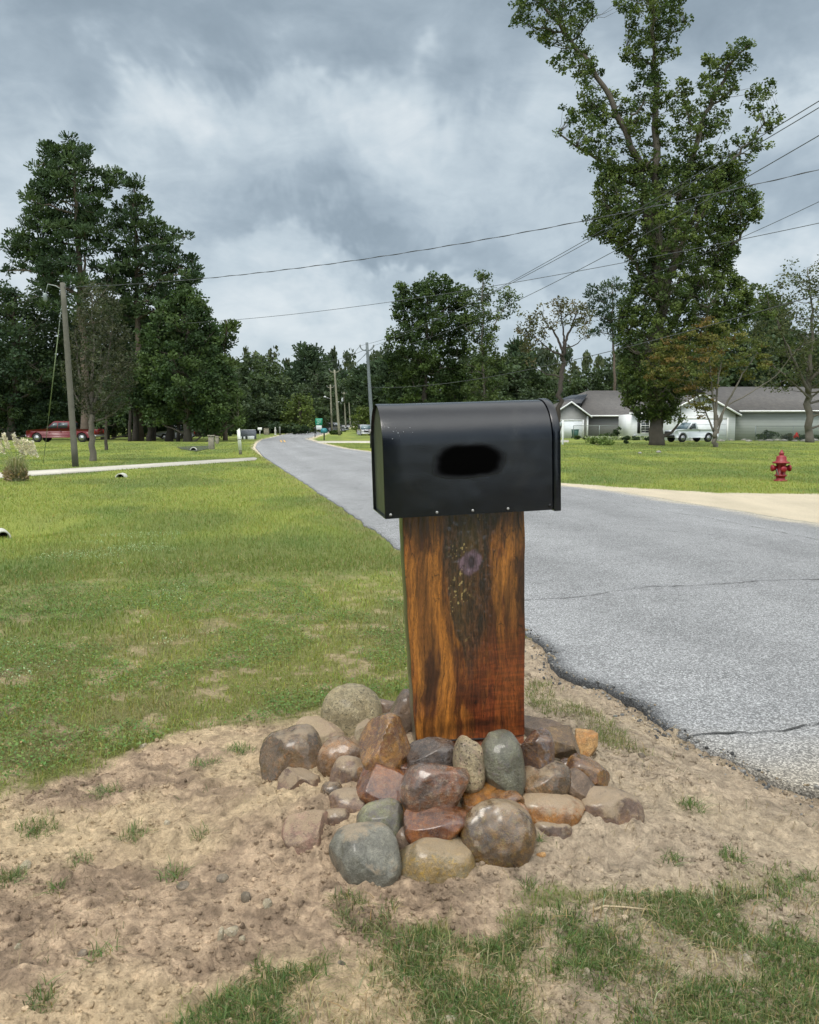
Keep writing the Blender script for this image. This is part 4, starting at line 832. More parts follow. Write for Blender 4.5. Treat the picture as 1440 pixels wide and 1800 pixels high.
ST = [
 (617, 1259, 96, 88, 0, 'round', 'tanpit', 'round tan pitted rock at the back left, farthest up the pile', .50),
 (679, 1250, 46, 34, -8, 'slab', 'mauve', 'small mauve rock just right of the round tan pitted rock', .4),
 (712, 1256, 44, 66, -28, 'slab', 'mauve', 'grey slab leaning against the left edge of the post', .55),
 (563, 1296, 84, 48, -22, 'wedge', 'wedge', 'sandy pinkish wedge below the round pitted rock', .35),
 (514, 1335, 100, 84, 18, 'wedge', 'greybrown', 'large grey-brown angular rock at the far left of the pile', .35),
 (603, 1330, 84, 56, 12, 'oval', 'brown', 'smooth brown dusty rock left of the golden one', .55),
 (614, 1364, 58, 58, -20, 'oval', 'mauvesand', 'grey sandy rock half tucked under the smooth brown one', .1),
 (681, 1318, 84, 92, 25, 'wedge', 'golden', 'tall golden angular rock beside the left foot of the post', .75),
 (519, 1384, 72, 58, 38, 'wedge', 'mauvesand', 'mauve rock leaning in the sand below the large grey-brown one', .05),
 (676, 1386, 84, 58, -22, 'wedge', 'rust', 'wet rust-red rock under the tall golden one', .45),
 (759, 1329, 76, 46, -3, 'block', 'block', 'dark violet squared block against the foot of the post', .75),
 (767, 1389, 110, 88, -4, 'oval', 'redgrey', 'big wet red and grey rock in the middle of the pile', .75),
 (671, 1447, 80, 60, 14, 'oval', 'yellowgreen', 'small yellow-green rock above the big blue-grey one', .35),
 (545, 1478, 90, 84, -8, 'wedge', 'salmon', 'salmon pink rock half buried in sand at the lower left', .08),
 (641, 1510, 116, 92, 4, 'oval', 'blue', 'big round blue-grey rock at the front left', .30),
 (768, 1453, 108, 52, -4, 'slab', 'rust', 'flat wet orange-brown rock under the big red and grey one', .50),
 (763, 1517, 132, 78, 0, 'oval', 'bluegold', 'broad blue-grey rock with yellow underside at the front middle', .28),
 (826, 1343, 50, 78, 6, 'oval', 'tanfine', 'narrow upright tan rock with pin holes before the post', .75),
 (884, 1345, 66, 96, 10, 'oval', 'green', 'upright egg-shaped green-grey rock before the post', .65),
 (941, 1325, 56, 64, -6, 'block', 'plum', 'plum coloured wet rock with golden rim at the right foot of the post', .85),
 (986, 1311, 66, 52, -8, 'block', 'striped', 'brown striped blocky rock behind the plum one', .80),
 (952, 1284, 88, 26, -12, 'slab', 'mauve', 'thin dark slab lying behind the right corner of the post', .8),
 (1029, 1312, 32, 46, -8, 'block', 'tanorange', 'tan orange rock at the back right corner of the pile', .4),
 (1032, 1366, 72, 46, -28, 'block', 'golden', 'golden brown rock on the right slope of the pile', .40),
 (957, 1372, 84, 52, 5, 'oval', 'greybrown', 'smooth grey-brown rock under the plum one', .6),
 (948, 1396, 46, 28, 8, 'oval', 'golden', 'small golden rock wedged under the smooth grey-brown one', .5),
 (1016, 1391, 60, 48, -42, 'wedge', 'mauve', 'pinkish grey wedge below the golden rock on the right', .35),
 (869, 1409, 100, 42, -2, 'slab', 'orange', 'flat wet orange rock below the green-grey egg-shaped one', .45),
 (876, 1467, 118, 98, -6, 'oval', 'greenbrown', 'big rounded brown-green rock streaked with wet sand at the front right', .40),
 (968, 1424, 112, 52, -6, 'oval', 'orangesand', 'orange rock capped with sand on the right of the pile', .25),
 (970, 1458, 70, 44, -5, 'oval', 'mauvesand', 'rounded rock buried in sand below the orange sand-capped one', .0),
 (1075, 1424, 104, 56, -14, 'oval', 'mauvesand', 'dark plum rock capped with sand, outermost on the right', .15),
 (625, 1418, 92, 46, -6, 'oval', 'mauvesand', 'mauve rock buried to its top in sand at the middle left', .05),
]
for (px, py, w, h, ro, kd, mt, lb, off) in ST:
    stone(px, py, w, h, ro, kd, sm[mt], lb, off)
for k, (px, py, w, h, ro, kd, mt, lb, off) in enumerate([
 (645, 1362, 34, 30, 10, 'oval', 'brown', 'small brown filler stone between the smooth brown and the rust-red rocks', .5), (712, 1352, 30, 26, -10, 'oval', 'rust', 'small rusty filler stone left under the violet block', .8),
 (806, 1372, 34, 24, 5, 'oval', 'plum', 'small dark filler stone under the upright pin-holed rock', .7), (850, 1392, 30, 22, 0, 'oval', 'redgrey', 'small reddish stone under the egg-shaped rock', .6),
 (912, 1372, 30, 30, 0, 'oval', 'plum', 'small plum stone between the egg-shaped and the grey-brown rocks', .6), (1000, 1350, 32, 28, 0, 'oval', 'redgrey', 'small dark stone under the brown striped rock', .5),
 (716, 1430, 30, 28, 12, 'oval', 'tanorange', 'small tan stone above the big middle gap left of the flat wet rock', .3), (716, 1478, 34, 40, 30, 'wedge', 'mauve', 'small dark wedge stone between the two front rocks', .3),
 (700, 1268, 40, 40, 0, 'wedge', 'plum', 'dark stone in the hollow left of the post', .4), (583, 1392, 34, 26, 0, 'oval', 'greybrown', 'small grey stone half in sand left of the sandy grey rock', .2),
 (905, 1428, 44, 30, -10, 'oval', 'orange', 'small orange stone peeping between the flat orange and sand-capped rocks', .4), (592, 1440, 44, 34, 10, 'oval', 'mauvesand', 'small sandy stone above the salmon pink rock', .05),
 (650, 1290, 46, 36, -20, 'wedge', 'wedge', 'sandy tan stone tucked between the round pitted and golden rocks', .4), (996, 1420, 40, 30, -20, 'oval', 'plum', 'small plum stone under the pinkish grey wedge', .15)]):
    stone(px, py, w, h, ro, kd, sm[mt], lb, off)
# scattered pebbles
sm['peb'] = stonemat('pebble_pale', (.50, .42, .28), (.40, .33, .22), (.55, .50, .40), .6, scale=30)
sm['pebd'] = stonemat('pebble_brown', (.24, .19, .13), (.19, .15, .11), (.30, .24, .17), .7, scale=30)
PB = [(407, 1639, 28, 22, 'peb', 'pale oval pebble lying in the left sand, largest of its small cluster'), (388, 1645, 11, 27, 'peb', 'narrow pale pebble standing left of the pale oval one'), (426, 1652, 12, 12, 'peb', 'tiny round pebble right of the pale oval one'),
      (45, 1523, 19, 18, 'peb', 'pale round pebble at the left edge of the dirt'), (295, 1448, 14, 12, 'peb', 'small pale pebble beside a tuft in the left dirt'), (433, 1577, 20, 18, 'pebd', 'brownish clod-like pebble left of the salmon rock'),
      (1030, 1716, 15, 26, 'peb', 'upright whitish pebble in the bottom grass'), (1287, 1745, 22, 17, 'peb', 'round pale pebble in the lower right grass'), (1257, 1648, 22, 16, 'peb', 'pale pebble in the grass right of the sand'),
      (31, 1666, 15, 13, 'peb', 'pale little pebble low on the left edge'), (322, 1559, 26, 16, 'pebd', 'flat brown pebble in the left dirt'), (391, 1545, 24, 14, 'pebd', 'flat grey brown pebble right of the other flat brown one'),
      (787, 1797, 34, 16, 'peb', 'pale pebble cut by the bottom edge of the view'), (1095, 1592, 16, 9, 'peb', 'flat whitish pebble where sand meets the lower grass'), (934, 1458, 10, 12, 'peb', 'little white pebble against the big brown-green rock'),
      (951, 1502, 19, 9, 'tanorange', 'small flat orange stone in the sand below the rocks'), (470, 1590, 18, 18, 'peb', 'pale stone chip near the left sand hollow'), (1128, 1330, 14, 12, 'pebd', 'grey little stone in the verge near the road corner'), (252, 1312, 13, 11, 'peb', 'pale pebble where the turf meets the dirt'),
      (1310, 1690, 26, 20, 'peb', 'whitish broken stone between grass tufts at the lower right'), (145, 1677, 18, 14, 'pebd', 'brown clod-like pebble at the lower left'), (600, 1695, 16, 12, 'pebd', 'tan chip at the bottom of the sand in front')]
for (px, py, w, h, mt, lb) in PB:
    stone(px, py, w, h, random.uniform(-20, 20), 'oval', sm[mt], lb, .25, 'pebble', 'pebble', 'loose pebbles in the dirt', .9, rough=.05)
# fallen stick and dead twigs
b_ = MB(); P_ = [W(a, b_y, .03) for a, b_y in ((1045, 1612), (1062, 1606), (1100, 1606), (1150, 1602))]; P_ = [np.array([p[0], p[1], hz(p[0], p[1]) + .012]) for p in P_]; b_.tube(P_, [.004, .003, .0025, .002], 6); st_ = b_.build('fallen_twig', mat('dry_twig', (.38, .30, .19), .8), None, True); props(st_, 'dry straw-coloured twig lying at the edge of the lower grass', 'twig')
# ================= houses, vehicles, poles, small things =================
def tz(x, y): return float(rise(y)) if y > 12 else hz(x, y)
def siding(name, c, pitch=0.18):
    m, t, b = newmat(name); tcn = nd(t, 'ShaderNodeTexCoord'); o = tcn.outputs['Object']; s_ = nd(t, 'ShaderNodeSeparateXYZ'); t.links.new(o, s_.inputs[0])
    fr = mth(t, 'FRACT', mth(t, 'DIVIDE', s_.outputs[2], pitch)); n1 = noise(t, o, .8, 4, .6)
    f = mth(t, 'ADD', mth(t, 'MULTIPLY', n1.outputs[0], .22), .89); line = ramp(t, fr, [(0.0, (.55, .55, .55)), (.10, (1, 1, 1)), (1.0, (1, 1, 1))])
    v = vmth(t, 'SCALE', mixc(t, 1.0, c, line, 'MULTIPLY')); t.links.new(f, v.inputs['Scale']); t.links.new(v.outputs[0], b.inputs['Base Color']); b.inputs['Roughness'].default_value = .7; return m
MSH = mat('roof_shingle', (0.088, 0.083, 0.080), .95, .25, 6, bump=.01, bscale=18, dirt=(.115, .108, .10)); MWHT = mat('white_trim', (.80, .80, .79), .6, .05); MGLS = mat('dark_window_glass', (.025, .035, .04), .12, .2, spec=.8)
MGDR = mat('garage_door_white', (.76, .78, .80), .55, .06, 3); MGS = siding('grey_siding', (.20, .195, .195)); MGL = siding('light_grey_siding', (.30, .295, .28)); MWS = siding('white_siding', (.80, .81, .82)); MPS = siding('white_siding_shaded', (.40, .42, .40), .30)  # side wall is the same white paint, its shade put into the colour
MSOL = mat('black_solar_panel', (.018, .02, .026), .25, .1)
def roofquad(mb_, a, b_, c_, d_, th=.12):
    P = [np.array(p, float) for p in (a, b_, c_, d_)]; V = P + [p - np.array([0, 0, th]) for p in P]
    mb_.add(V, [(0, 1, 2, 3), (7, 6, 5, 4), (0, 4, 5, 1), (1, 5, 6, 2), (2, 6, 7, 3), (3, 7, 4, 0)])
def wbox(name, m, par, x0, x1, y0, y1, z0, z1, bev=0, label=None):
    b_ = MB(); b_.box(x0, x1, y0, y1, z0, z1, bev); return props(b_.build(name, m, par), label)
def window(par, x0, x1, y, z0, z1, nx=2, nz=3):
    w = wbox('window', MGLS, par, x0, x1, y - .03, y + .05, z0, z1); b_ = MB(); t_ = .09
    for a, c in ((x0 - t_, x0), (x1, x1 + t_)): b_.box(a, c, y - .06, y + .04, z0 - t_, z1 + t_)
    for a, c in ((z0 - t_, z0), (z1, z1 + t_)): b_.box(x0, x1, y - .06, y + .04, a, c)
    b_.box(x0, x1, y - .055, y, (z0 + z1) / 2 - .035, (z0 + z1) / 2 + .035)
    for k in range(1, nx): xx = x0 + (x1 - x0) * k / nx; b_.box(xx - .015, xx + .015, y - .045, y, z0, z1)
    for k in range(1, nz * 2): 
        if k != nz: zz_ = z0 + (z1 - z0) * k / (nz * 2); b_.box(x0, x1, y - .042, y, zz_ - .014, zz_ + .014)
    b_.build('frame', MWHT, w); return w
# -- grey house (far): gabled garage wing left, long body right
D1_ = 100.; gz0 = tz(20, 100)
h1 = thing('grey_house', 'grey house with brown shingle roof, dark solar panels and small gabled garage', 'house', (20, D1_, gz0))
def rel(o, pts): return [np.array(p, float) - np.array(o.location) for p in pts]
ox, oy, oz = 20, D1_, gz0
b_ = MB(); b_.box(21.35 - ox, 33 - ox, 2.0, 13, 0, 2.75); b_.build('wall', MGS, h1)
b_ = MB(); b_.prism([(17.6 - ox, 0), (21.35 - ox, 0), (21.35 - ox, 2.6), (19.3 - ox, 4.15), (17.0 - ox, 2.6), (17.0 - ox, 0)], -.6, 6.0); b_.build('wall', MGL, h1)
b_ = MB()
e0, e1, yb = 2.75, 6.0, 1.5; xa, xb = 20.6 - ox, 33.6 - ox
roofquad(b_, (xa, yb, e0), (xb, yb, e0), (xb - 5.5, 7.5, e1), (23.0 - ox, 7.5, e1)); roofquad(b_, (xb, 13.5, e0), (xa, 13.5, e0), (23.0 - ox, 7.5, e1), (xb - 5.5, 7.5, e1))
b_.add([(xa - 5, 13.5, e0), (xa - .2, yb, e0), (23.0 - ox, 7.5, e1)], [(0, 2, 1)]); b_.add([(xb, yb, e0), (xb, 13.5, e0), (xb - 5.5, 7.5, e1)], [(0, 1, 2)])
roofquad(b_, (21.75 - ox, -.95, 2.55), (21.75 - ox, 7, 2.75), (19.3 - ox, 7, 4.55), (19.3 - ox, -.95, 4.35)); roofquad(b_, (19.3 - ox, -.95, 4.35), (19.3 - ox, 7, 4.55), (16.6 - ox, 7, 2.7), (16.6 - ox, -.95, 2.55))
rf = b_.build('roof', MSH, h1)
b_ = MB(); b_.box(21.35 - ox, 33.6 - ox, 1.36, 1.50, e0 - .16, e0 + .02)
roofquad(b_, (21.78 - ox, -1.06, 2.60), (21.78 - ox, -.955, 2.60), (19.3 - ox, -.955, 4.40), (19.3 - ox, -1.06, 4.40), .2); roofquad(b_, (19.3 - ox, -1.06, 4.40), (19.3 - ox, -.955, 4.40), (16.6 - ox, -.955, 2.60), (16.6 - ox, -1.06, 2.60), .2); b_.build('fascia', MWHT, rf)
b_ = MB(); roofquad(b_, (18.3 - ox, 4.0, 4.6), (21.3 - ox, 3.2, 4.25), (22.6 - ox, 5.6, 5.45), (20.6 - ox, 5.9, 5.35), .06); b_.build('solar_panel', MSOL, rf)
wbox('garage_door', MGDR, h1, 17.7 - ox, 20.7 - ox, -.66, -.55, 0, 2.05); wbox('trim', MWHT, h1, 21.22 - ox, 21.42 - ox, -.68, -.56, 0, 2.6)
b_ = MB(); b_.box(17.5 - ox, 17.68 - ox, -.70, -.58, 0, 2.2); b_.box(20.72 - ox, 20.88 - ox, -.70, -.58, 0, 2.2); b_.box(17.68 - ox, 20.72 - ox, -.70, -.58, 2.06, 2.2); b_.build('door_frame', MWHT, h1)
# -- white house: window wall behind the tall tree, gabled garage, long side wall
ox, oy = 30, 84.; h2 = thing('white_house', 'white sided house behind the tall tree with gabled double garage and long white side wall tinted darker for shade', 'house', (ox, oy, tz(30, 84)))
wbox('wall', MWS, h2, 24.2 - ox, 29.8 - ox, 6.0, 12, 0, 2.75)
b_ = MB(); b_.prism([(26.2 - ox, 0), (33.0 - ox, 0), (33.0 - ox, 2.7), (29.5 - ox, 4.55), (26.2 - ox, 2.85)], 0, 9); b_.build('wall', MWS, h2)
wbox('wall', MPS, h2, 33.0 - ox, 50 - ox, .5, 12, 0, 3.0, 0)
window(h2, 26.35 - ox - 1.2, 27.2 - ox - 1.2, 6.0, .75, 2.3); window(h2, 27.4 - ox - 1.2, 28.25 - ox - 1.2, 6.0, .75, 2.3); wbox('shutter', mat('shutter_dark', (.02, .022, .025), .6), h2, 24.72 - ox, 25.02 - ox, 5.93, 6.0, .7, 2.35)
wbox('vent', mat('vent_grey', (.4, .42, .45), .6), h2, 24.75 - ox - .35, 24.75 - ox - .15, 5.94, 6.0, .35, .55)
gd_ = wbox('garage_door', MGDR, h2, 27.4 - ox, 32.1 - ox, -.06, .02, 0, 2.15); b_ = MB()
for k in range(1, 4): b_.box(27.42 - ox, 32.08 - ox, -.068, -.062, k * .54 - .012, k * .54 + .012)
b_.build('panel_joint', mat('joint_grey', (.35, .36, .37), .6), gd_)
b_ = MB(); b_.box(27.2 - ox, 27.38 - ox, -.09, .01, 0, 2.32); b_.box(32.12 - ox, 32.3 - ox, -.09, .01, 0, 2.32); b_.box(27.38 - ox, 32.12 - ox, -.09, .01, 2.17, 2.32); b_.build('door_frame', MWHT, h2)
b_ = MB(); b_.lathe([(.03, 0), (.09, .05), (.10, .25), (.04, .32)], (26.8 - ox, -.12, 1.9), 8); b_.build('wall_lamp', mat('lamp_black', (.02, .02, .02), .5), h2)
b_ = MB(); roofquad(b_, (33.4 - ox, -.4, 2.55), (33.4 - ox, 9, 2.55), (29.5 - ox, 9, 4.72), (29.5 - ox, -.4, 4.72)); roofquad(b_, (29.5 - ox, -.4, 4.72), (29.5 - ox, 9, 4.72), (25.9 - ox, 9, 2.8), (25.9 - ox, -.4, 2.8))
roofquad(b_, (32.6 - ox, 0.1, 3.02), (50.6 - ox, 0.1, 3.02), (50.6 - ox, 6.3, 5.7), (31.2 - ox, 6.3, 5.7)); roofquad(b_, (50.6 - ox, 12.4, 3.02), (32.6 - ox, 12.4, 3.02), (31.2 - ox, 6.3, 5.7), (50.6 - ox, 6.3, 5.7))
roofquad(b_, (23.8 - ox, 5.6, 2.86), (31 - ox, 5.6, 2.86), (31 - ox, 9.5, 4.4), (25.5 - ox, 9.5, 4.4)); rf = b_.build('roof', MSH, h2)
b_ = MB(); roofquad(b_, (33.44 - ox, -.5, 2.60), (33.44 - ox, -.405, 2.60), (29.5 - ox, -.405, 4.77), (29.5 - ox, -.5, 4.77), .2); roofquad(b_, (29.5 - ox, -.5, 4.77), (29.5 - ox, -.405, 4.77), (25.9 - ox, -.405, 2.85), (25.9 - ox, -.5, 2.85), .2)
b_.box(33.4 - ox, 50.6 - ox, -.03, .095, 2.86, 3.05); b_.build('fascia', MWHT, rf); b_ = MB(); b_.box(23.7 - ox, 26.1 - ox, 5.45, 5.6, 2.7, 2.9); b_.build('fascia', MWHT, rf)
# -- chain link fences
MGAL = mat('galvanised_steel', (.22, .25, .24), .5, .1, metal=.4)
def chainfence(name, label, x0, x1, y, h, n, px_list=None):
    r = thing(name, label, 'fence', (x0, y, tz(x0, y)), 0); xs = np.linspace(0, x1 - x0, n)
    for xx in xs: b_ = MB(); b_.tube([(xx, 0, 0), (xx, 0, h + .05)], .045, 8); b_.build('post', MGAL, r)
    b_ = MB(); b_.tube([(0, 0, h), (x1 - x0, 0, h)], .03, 6); b_.build('top_rail', MGAL, r)
    V = []; Fs = []; st = .16; L_ = x1 - x0; k = 0
    for i in range(int((L_ + h) / st)):
        for sg in (1, -1):
            a = i * st - (h if sg > 0 else 0); xA, zA, xB, zB = (a, 0, a + h, h - .02) if sg > 0 else (a, 0, a - h, h - .02)
            if xA < 0: zA += -xA * (1); xA = 0
            if xB > L_: zB -= (xB - L_); xB = L_
            if xB < 0: zB -= (0 - xB) * 1; xB = 0
            if xA > L_: zA += xA - L_; xA = L_
            if zA >= zB - .01: continue
            w = .006; V += [(xA - w, .004 * sg, zA), (xA + w, .004 * sg, zA), (xB + w, .004 * sg, zB), (xB - w, .004 * sg, zB)]; Fs.append((k, k + 1, k + 2, k + 3)); k += 4
    mesh('wire_mesh', V, Fs, MGAL, r); return r
chainfence('chain_link_fence', 'grey chain link fence in front of the long side wall of the white house', 33.4, 48, 80.0, 1.45, 5)
chainfence('chain_link_fence', 'low chain link fence before the grey wall of the grey house', 19.0, 25.0, 96.0, 1.5, 3)
# -- vehicles
def arc(cx, cz, r, n=9): return [(cx + r * math.cos(math.pi * (1 - k / (n - 1))), cz + r * math.sin(math.pi * (1 - k / (n - 1)))) for k in range(n)]
MTYR = mat('tyre_rubber', (.018, .018, .018), .85); MRIM = mat('alloy_rim', (.42, .43, .44), .35, .08, metal=.7); MCHR = mat('bumper_chrome', (.45, .46, .47), .3, .1, metal=.7); MBLKP = mat('black_plastic', (.02, .02, .02), .6)
MHL = mat('headlight_lens', (.6, .6, .58), .2, .05); MTL = mat('tail_light_red', (.35, .01, .01), .3)
def carpaint(n, c): return mat(n, c, .28, .03, 2, spec=.6, coat=.7)
def wheel(par, x, y, r, w=.24):
    b_ = MB(); s = 1 if y > 0 else -1
    b_.lathe([(r * .6, -w / 2), (r * .93, -w / 2), (r, -w / 2 + .03), (r, w / 2 - .03), (r * .93, w / 2), (r * .6, w / 2)], (0, 0, 0), 22, 'y'); o = b_.build('wheel', MTYR, par, True); o.location = (x, y, r)
    b_ = MB(); b_.lathe([(r * .60, -w / 2 - .004), (r * .56, -w / 2 + .02), (r * .2, -w / 2 + .035), (r * .14, -w / 2 - .01), (.01, -w / 2 - .012)] if s < 0 else [(.01, w / 2 + .012), (r * .14, w / 2 + .01), (r * .2, w / 2 - .035), (r * .56, w / 2 - .02), (r * .60, w / 2 + .004)], (0, 0, 0), 16, 'y'); b_.build('rim', MRIM, o)
def pickup(name, label, cat, loc, rz, paint, L=5.4, cab0=1.45, cab1=3.0, hw=.93, ex=0.0, scale=1.0, group=None, suv=False):
    r = thing(name, label, cat, loc, rz, group); r.scale = (scale,) * 3; fw, rw, wr = .95, L - 1.15, .39
    rail = 1.14 if not suv else 1.18
    prof = [(.06, .42), (0, .62), (.02, .95), (.18, 1.07), (cab0, 1.17), (cab1, 1.18), (cab1 + .04, rail), (L - .03, rail), (L, .95), (L - .02, .50), (L - .12, .42)] + arc(rw, .40, .47)[::-1] + arc(fw, .40, .47)[::-1]
    b_ = MB(); n = len(prof)
    # four slices give the flanks a shoulder
    sl = [(-hw + .05, .96), (-hw, 1.0), (hw, 1.0), (hw - .05, .96)]; cz = .78; V = []
    for (yy_, f) in sl:
        for (x_, z_) in prof: V.append((L / 2 + (x_ - L / 2) * (.992 if f < 1 else 1), yy_ * (1 - .05 * max(0, z_ - .95)), cz + (z_ - cz) * f if z_ > .5 else z_))
    Fs = [tuple(range(n)), tuple(range(4 * n - 1, 3 * n - 1, -1))] + [(j * n + i, (j + 1) * n + i, (j + 1) * n + (i + 1) % n, j * n + (i + 1) % n) for j in range(3) for i in range(n)]
    b_.add(V, Fs); b_.build('body', paint, r)
    top = 1.83; cb = cab1 if not suv else L - .12
    def wy(z): return hw - .06 - .17 * (z - 1.14) / .7
    gp = [(cab0 - .05, 1.13), (cab0 + .62, top - .06), (cab0 + .82, top), (cb - .25, top), (cb - .08, top - .08), (cb + .02, 1.13)]
    V = [(x_, -wy(z_), z_) for x_, z_ in gp] + [(x_, wy(z_), z_) for x_, z_ in gp]; m_ = len(gp)
    mesh('cab', V, [tuple(range(m_)), tuple(range(2 * m_ - 1, m_ - 1, -1))] + [(i, i + m_, (i + 1) % m_ + m_, (i + 1) % m_) for i in range(m_)], paint, r)
    for s in (-1, 1):
        nwin = 2 if (cb - cab0) > 1.9 else 1; xs0 = cab0 + .18; xs1 = cb - .22
        for k in range(nwin):
            a = xs0 + (xs1 - xs0) * k / nwin + (.03 if k else 0); c = xs0 + (xs1 - xs0) * (k + 1) / nwin - (.05 if k < nwin - 1 else 0)
            wp = [(a, 1.21), (a + (.46 if k == 0 else 0), top - .13), (c, top - .13), (c, 1.21)]
            V = [(x_, s * (wy(z_) + .006), z_) for x_, z_ in wp] + [(x_, s * (wy(z_) - .02), z_) for x_, z_ in wp]
            q = [(0, 1, 2, 3), (7, 6, 5, 4), (0, 4, 5, 1), (1, 5, 6, 2), (2, 6, 7, 3), (3, 7, 4, 0)]; mesh('window', V, q if s < 0 else [f[::-1] for f in q], MGLS, r)
        for x_ in (fw, rw): wheel(r, x_, s * (hw - .14), wr)
        b_ = MB(); b_.box(cab0 + .2, cab0 + .36, s * (hw + .05) - .09, s * (hw + .05) + .09, 1.16, 1.36, .03); b_.build('mirror', MBLKP, r)
        b_ = MB(); b_.box(-.015, .10, s * (hw - .22) - .14, s * (hw - .22) + .14, .80, .98, .02); b_.build('headlight', MHL, r)
        b_ = MB(); b_.box(L - .10, L + .012, s * (hw - .09) - .06, s * (hw - .09) + .06, .78, 1.10, .015); b_.build('tail_light', MTL, r)
        b_ = MB(); b_.box(cab0 + 1.25, cab0 + 1.42, s * (hw + .004) - .012, s * (hw + .004) + .012, .99, 1.02); b_.build('door_handle', MBLKP, r)
    for nm, pts in (('windscreen', [(cab0 + .00, 1.19), (cab0 + .59, top - .09)]), ('rear_window', [(cb + .010, 1.24), (cb - .075, top - .12)])):
        V = []; o_ = -.018 if nm == 'windscreen' else .012
        for (x_, z_) in pts: V += [(x_ + o_, -wy(z_) + .09, z_ + .012), (x_ + o_, wy(z_) - .09, z_ + .012)]
        V += [(v[0] - o_ * 2, v[1], v[2] - .02) for v in V]; mesh(nm, V, [(0, 1, 3, 2), (4, 6, 7, 5), (0, 4, 5, 1), (2, 3, 7, 6), (0, 2, 6, 4), (1, 5, 7, 3)], mat('windscreen_sky', (.10, .15, .17), .10, .1, spec=1.0) if nm == 'windscreen' else MGLS, r)
    b_ = MB(); b_.box(-.10, .06, -hw + .04, hw - .04, .44, .66, .05); b_.build('front_bumper', MCHR if not ex else MBLKP, r); b_ = MB(); b_.box(L - .06, L + .09, -hw + .06, hw - .06, .46, .64, .04); b_.build('rear_bumper', MCHR, r)
    b_ = MB(); b_.box(-.03, .06, -.50, .50, .72, .98, .02); b_.build('grille', MBLKP, r)
    if not suv: b_ = MB(); b_.box(cab1 + .10, L - .10, -hw + .14, hw - .14, rail - .02, rail + .004); b_.build('bed_liner', MBLKP, r)
    return r
p_ = at(56, 770, 76.0); pickup('pickup_truck', 'dark red extended-cab pickup truck parked under the trees at the left, facing left', 'pickup truck', (p_[0], 76.0, tz(0, 76)), R(-3), mat('red_car_paint', (.10, .003, .006), .35, .03, 2, spec=.4, coat=.15), L=6.1, cab0=1.75, cab1=3.9, hw=1.0, scale=1.04)
p_ = at(1163, 770, 76.5); pickup('pickup_truck', 'white single-cab pickup truck parked in front of the white garage', 'pickup truck', (p_[0] + .3, 75.5, tz(30, 76)), R(21), carpaint('white_car_paint', (.62, .65, .66)), L=5.0, cab0=1.45, cab1=2.65, hw=.90, ex=1)
p_ = at(626, 768, 122); pickup('sport_utility_vehicle', 'silver boxy off-road car seen from behind on the right-hand lawn beyond the bend', 'car', (p_[0] + 1.9, 118, tz(0, 118) - .25), R(-78) + math.pi, carpaint('silver_car_paint', (.40, .41, .43)), L=4.3, cab0=1.3, cab1=2.6, suv=True, scale=.98)
p_ = at(610, 760, 150); pickup('parked_car', 'grey car half hidden beyond the silver off-road car', 'car', (p_[0], 150, tz(0, 150) - .2), R(160), carpaint('grey_car_paint', (.12, .13, .14)), L=4.8, cab0=1.3, cab1=2.9, suv=True)
p_ = at(549, 757, 170); pickup('parked_car', 'dark little car on the road beyond the green sign', 'car', (p_[0], 165, tz(0, 165)), R(80), carpaint('dark_car_paint', (.03, .032, .035)), L=4.4, cab0=1.2, cab1=2.6, suv=True)
p_ = at(250, 765, 100); pickup('parked_car', 'grey car half hidden among the tree trunks at the left', 'car', (at(275, 765, 98)[0], 98, tz(0, 98) - .3), R(15), carpaint('pale_car_paint', (.22, .23, .25)), L=4.4, cab0=1.2, cab1=2.6, suv=True)
# -- utility poles and wires
MPOLE = mat('weathered_pole_wood', (.105, .10, .078), .9, .3, 3, bump=.006, bscale=12); MPOLB = mat('pole_blue_grey', (.12, .14, .145), .8, .2, 3); MPOLP = mat('pole_pale', (.22, .21, .155), .9, .2, 3)
MWIRE = mat('cable_grey', (.055, .06, .065), .7); MCER = mat('insulator_grey', (.20, .21, .22), .4)
def pole(label, top, base, D, r0, r1, m, arms=None, Db=None, extras=()):
    T = at(*top, D); B = at(*base, D); B[2] = tz(B[0], D) - .1
    r = thing('utility_pole', label, 'utility pole', tuple(B)); b_ = MB(); P = [np.array([0, 0, 0]) + (T - B) * k / 8 for k in range(9)]; b_.tube(P, np.linspace(r0, r1, 9), 12); b_.build('pole', m, r, True)
    if arms:
        w, dz, up = arms; b_ = MB(); c = (T - B) - np.array([0, 0, dz]); b_.tube([c + np.array([s * w / 2, 0, up * s * s * (1 - abs(math.cos(s * 1.57)))]) for s in np.linspace(-1, 1, 9)], .055, 8); b_.build('crossarm', m, r, True)
        for s in (-1, 1): b_ = MB(); q_ = c + np.array([s * w / 2, 0, up]); b_.lathe([(.04, 0), (.09, .04), (.05, .10), (.09, .14), (.03, .22)], tuple(q_), 8); b_.build('insulator', MCER, r, True)
    for (kind, dx, dz) in extras:
        c = (T - B) + np.array([dx, -.02, -dz]); b_ = MB()
        if kind == 'transformer': b_.lathe([(.05, 0), (.24, .02), (.26, .1), (.26, .75), (.2, .85), (.05, .9)], tuple(c + np.array([0, -.3, 0])), 12); b_.build('transformer', mat('transformer_grey', (.50, .52, .53), .5), r, True)
        if kind == 'lamp': b_.tube([(T - B) + np.array([0, 0, -dz - .2]), c + np.array([-.3, -.1, .1]), c], .035, 6); b_.lathe([(.12, 0), (.24, .06), (.20, .2), (.06, .26)], tuple(c), 10); b_.build('street_light', mat('lamp_housing', (.62, .64, .64), .5), r, True)
    return r, T
_, TA = pole('leaning grey-brown wooden utility pole at the left beside the driveway', (110, 497), (133, 822), 29.0, .112, .085, MPOLE)
rA, _ = _, 0
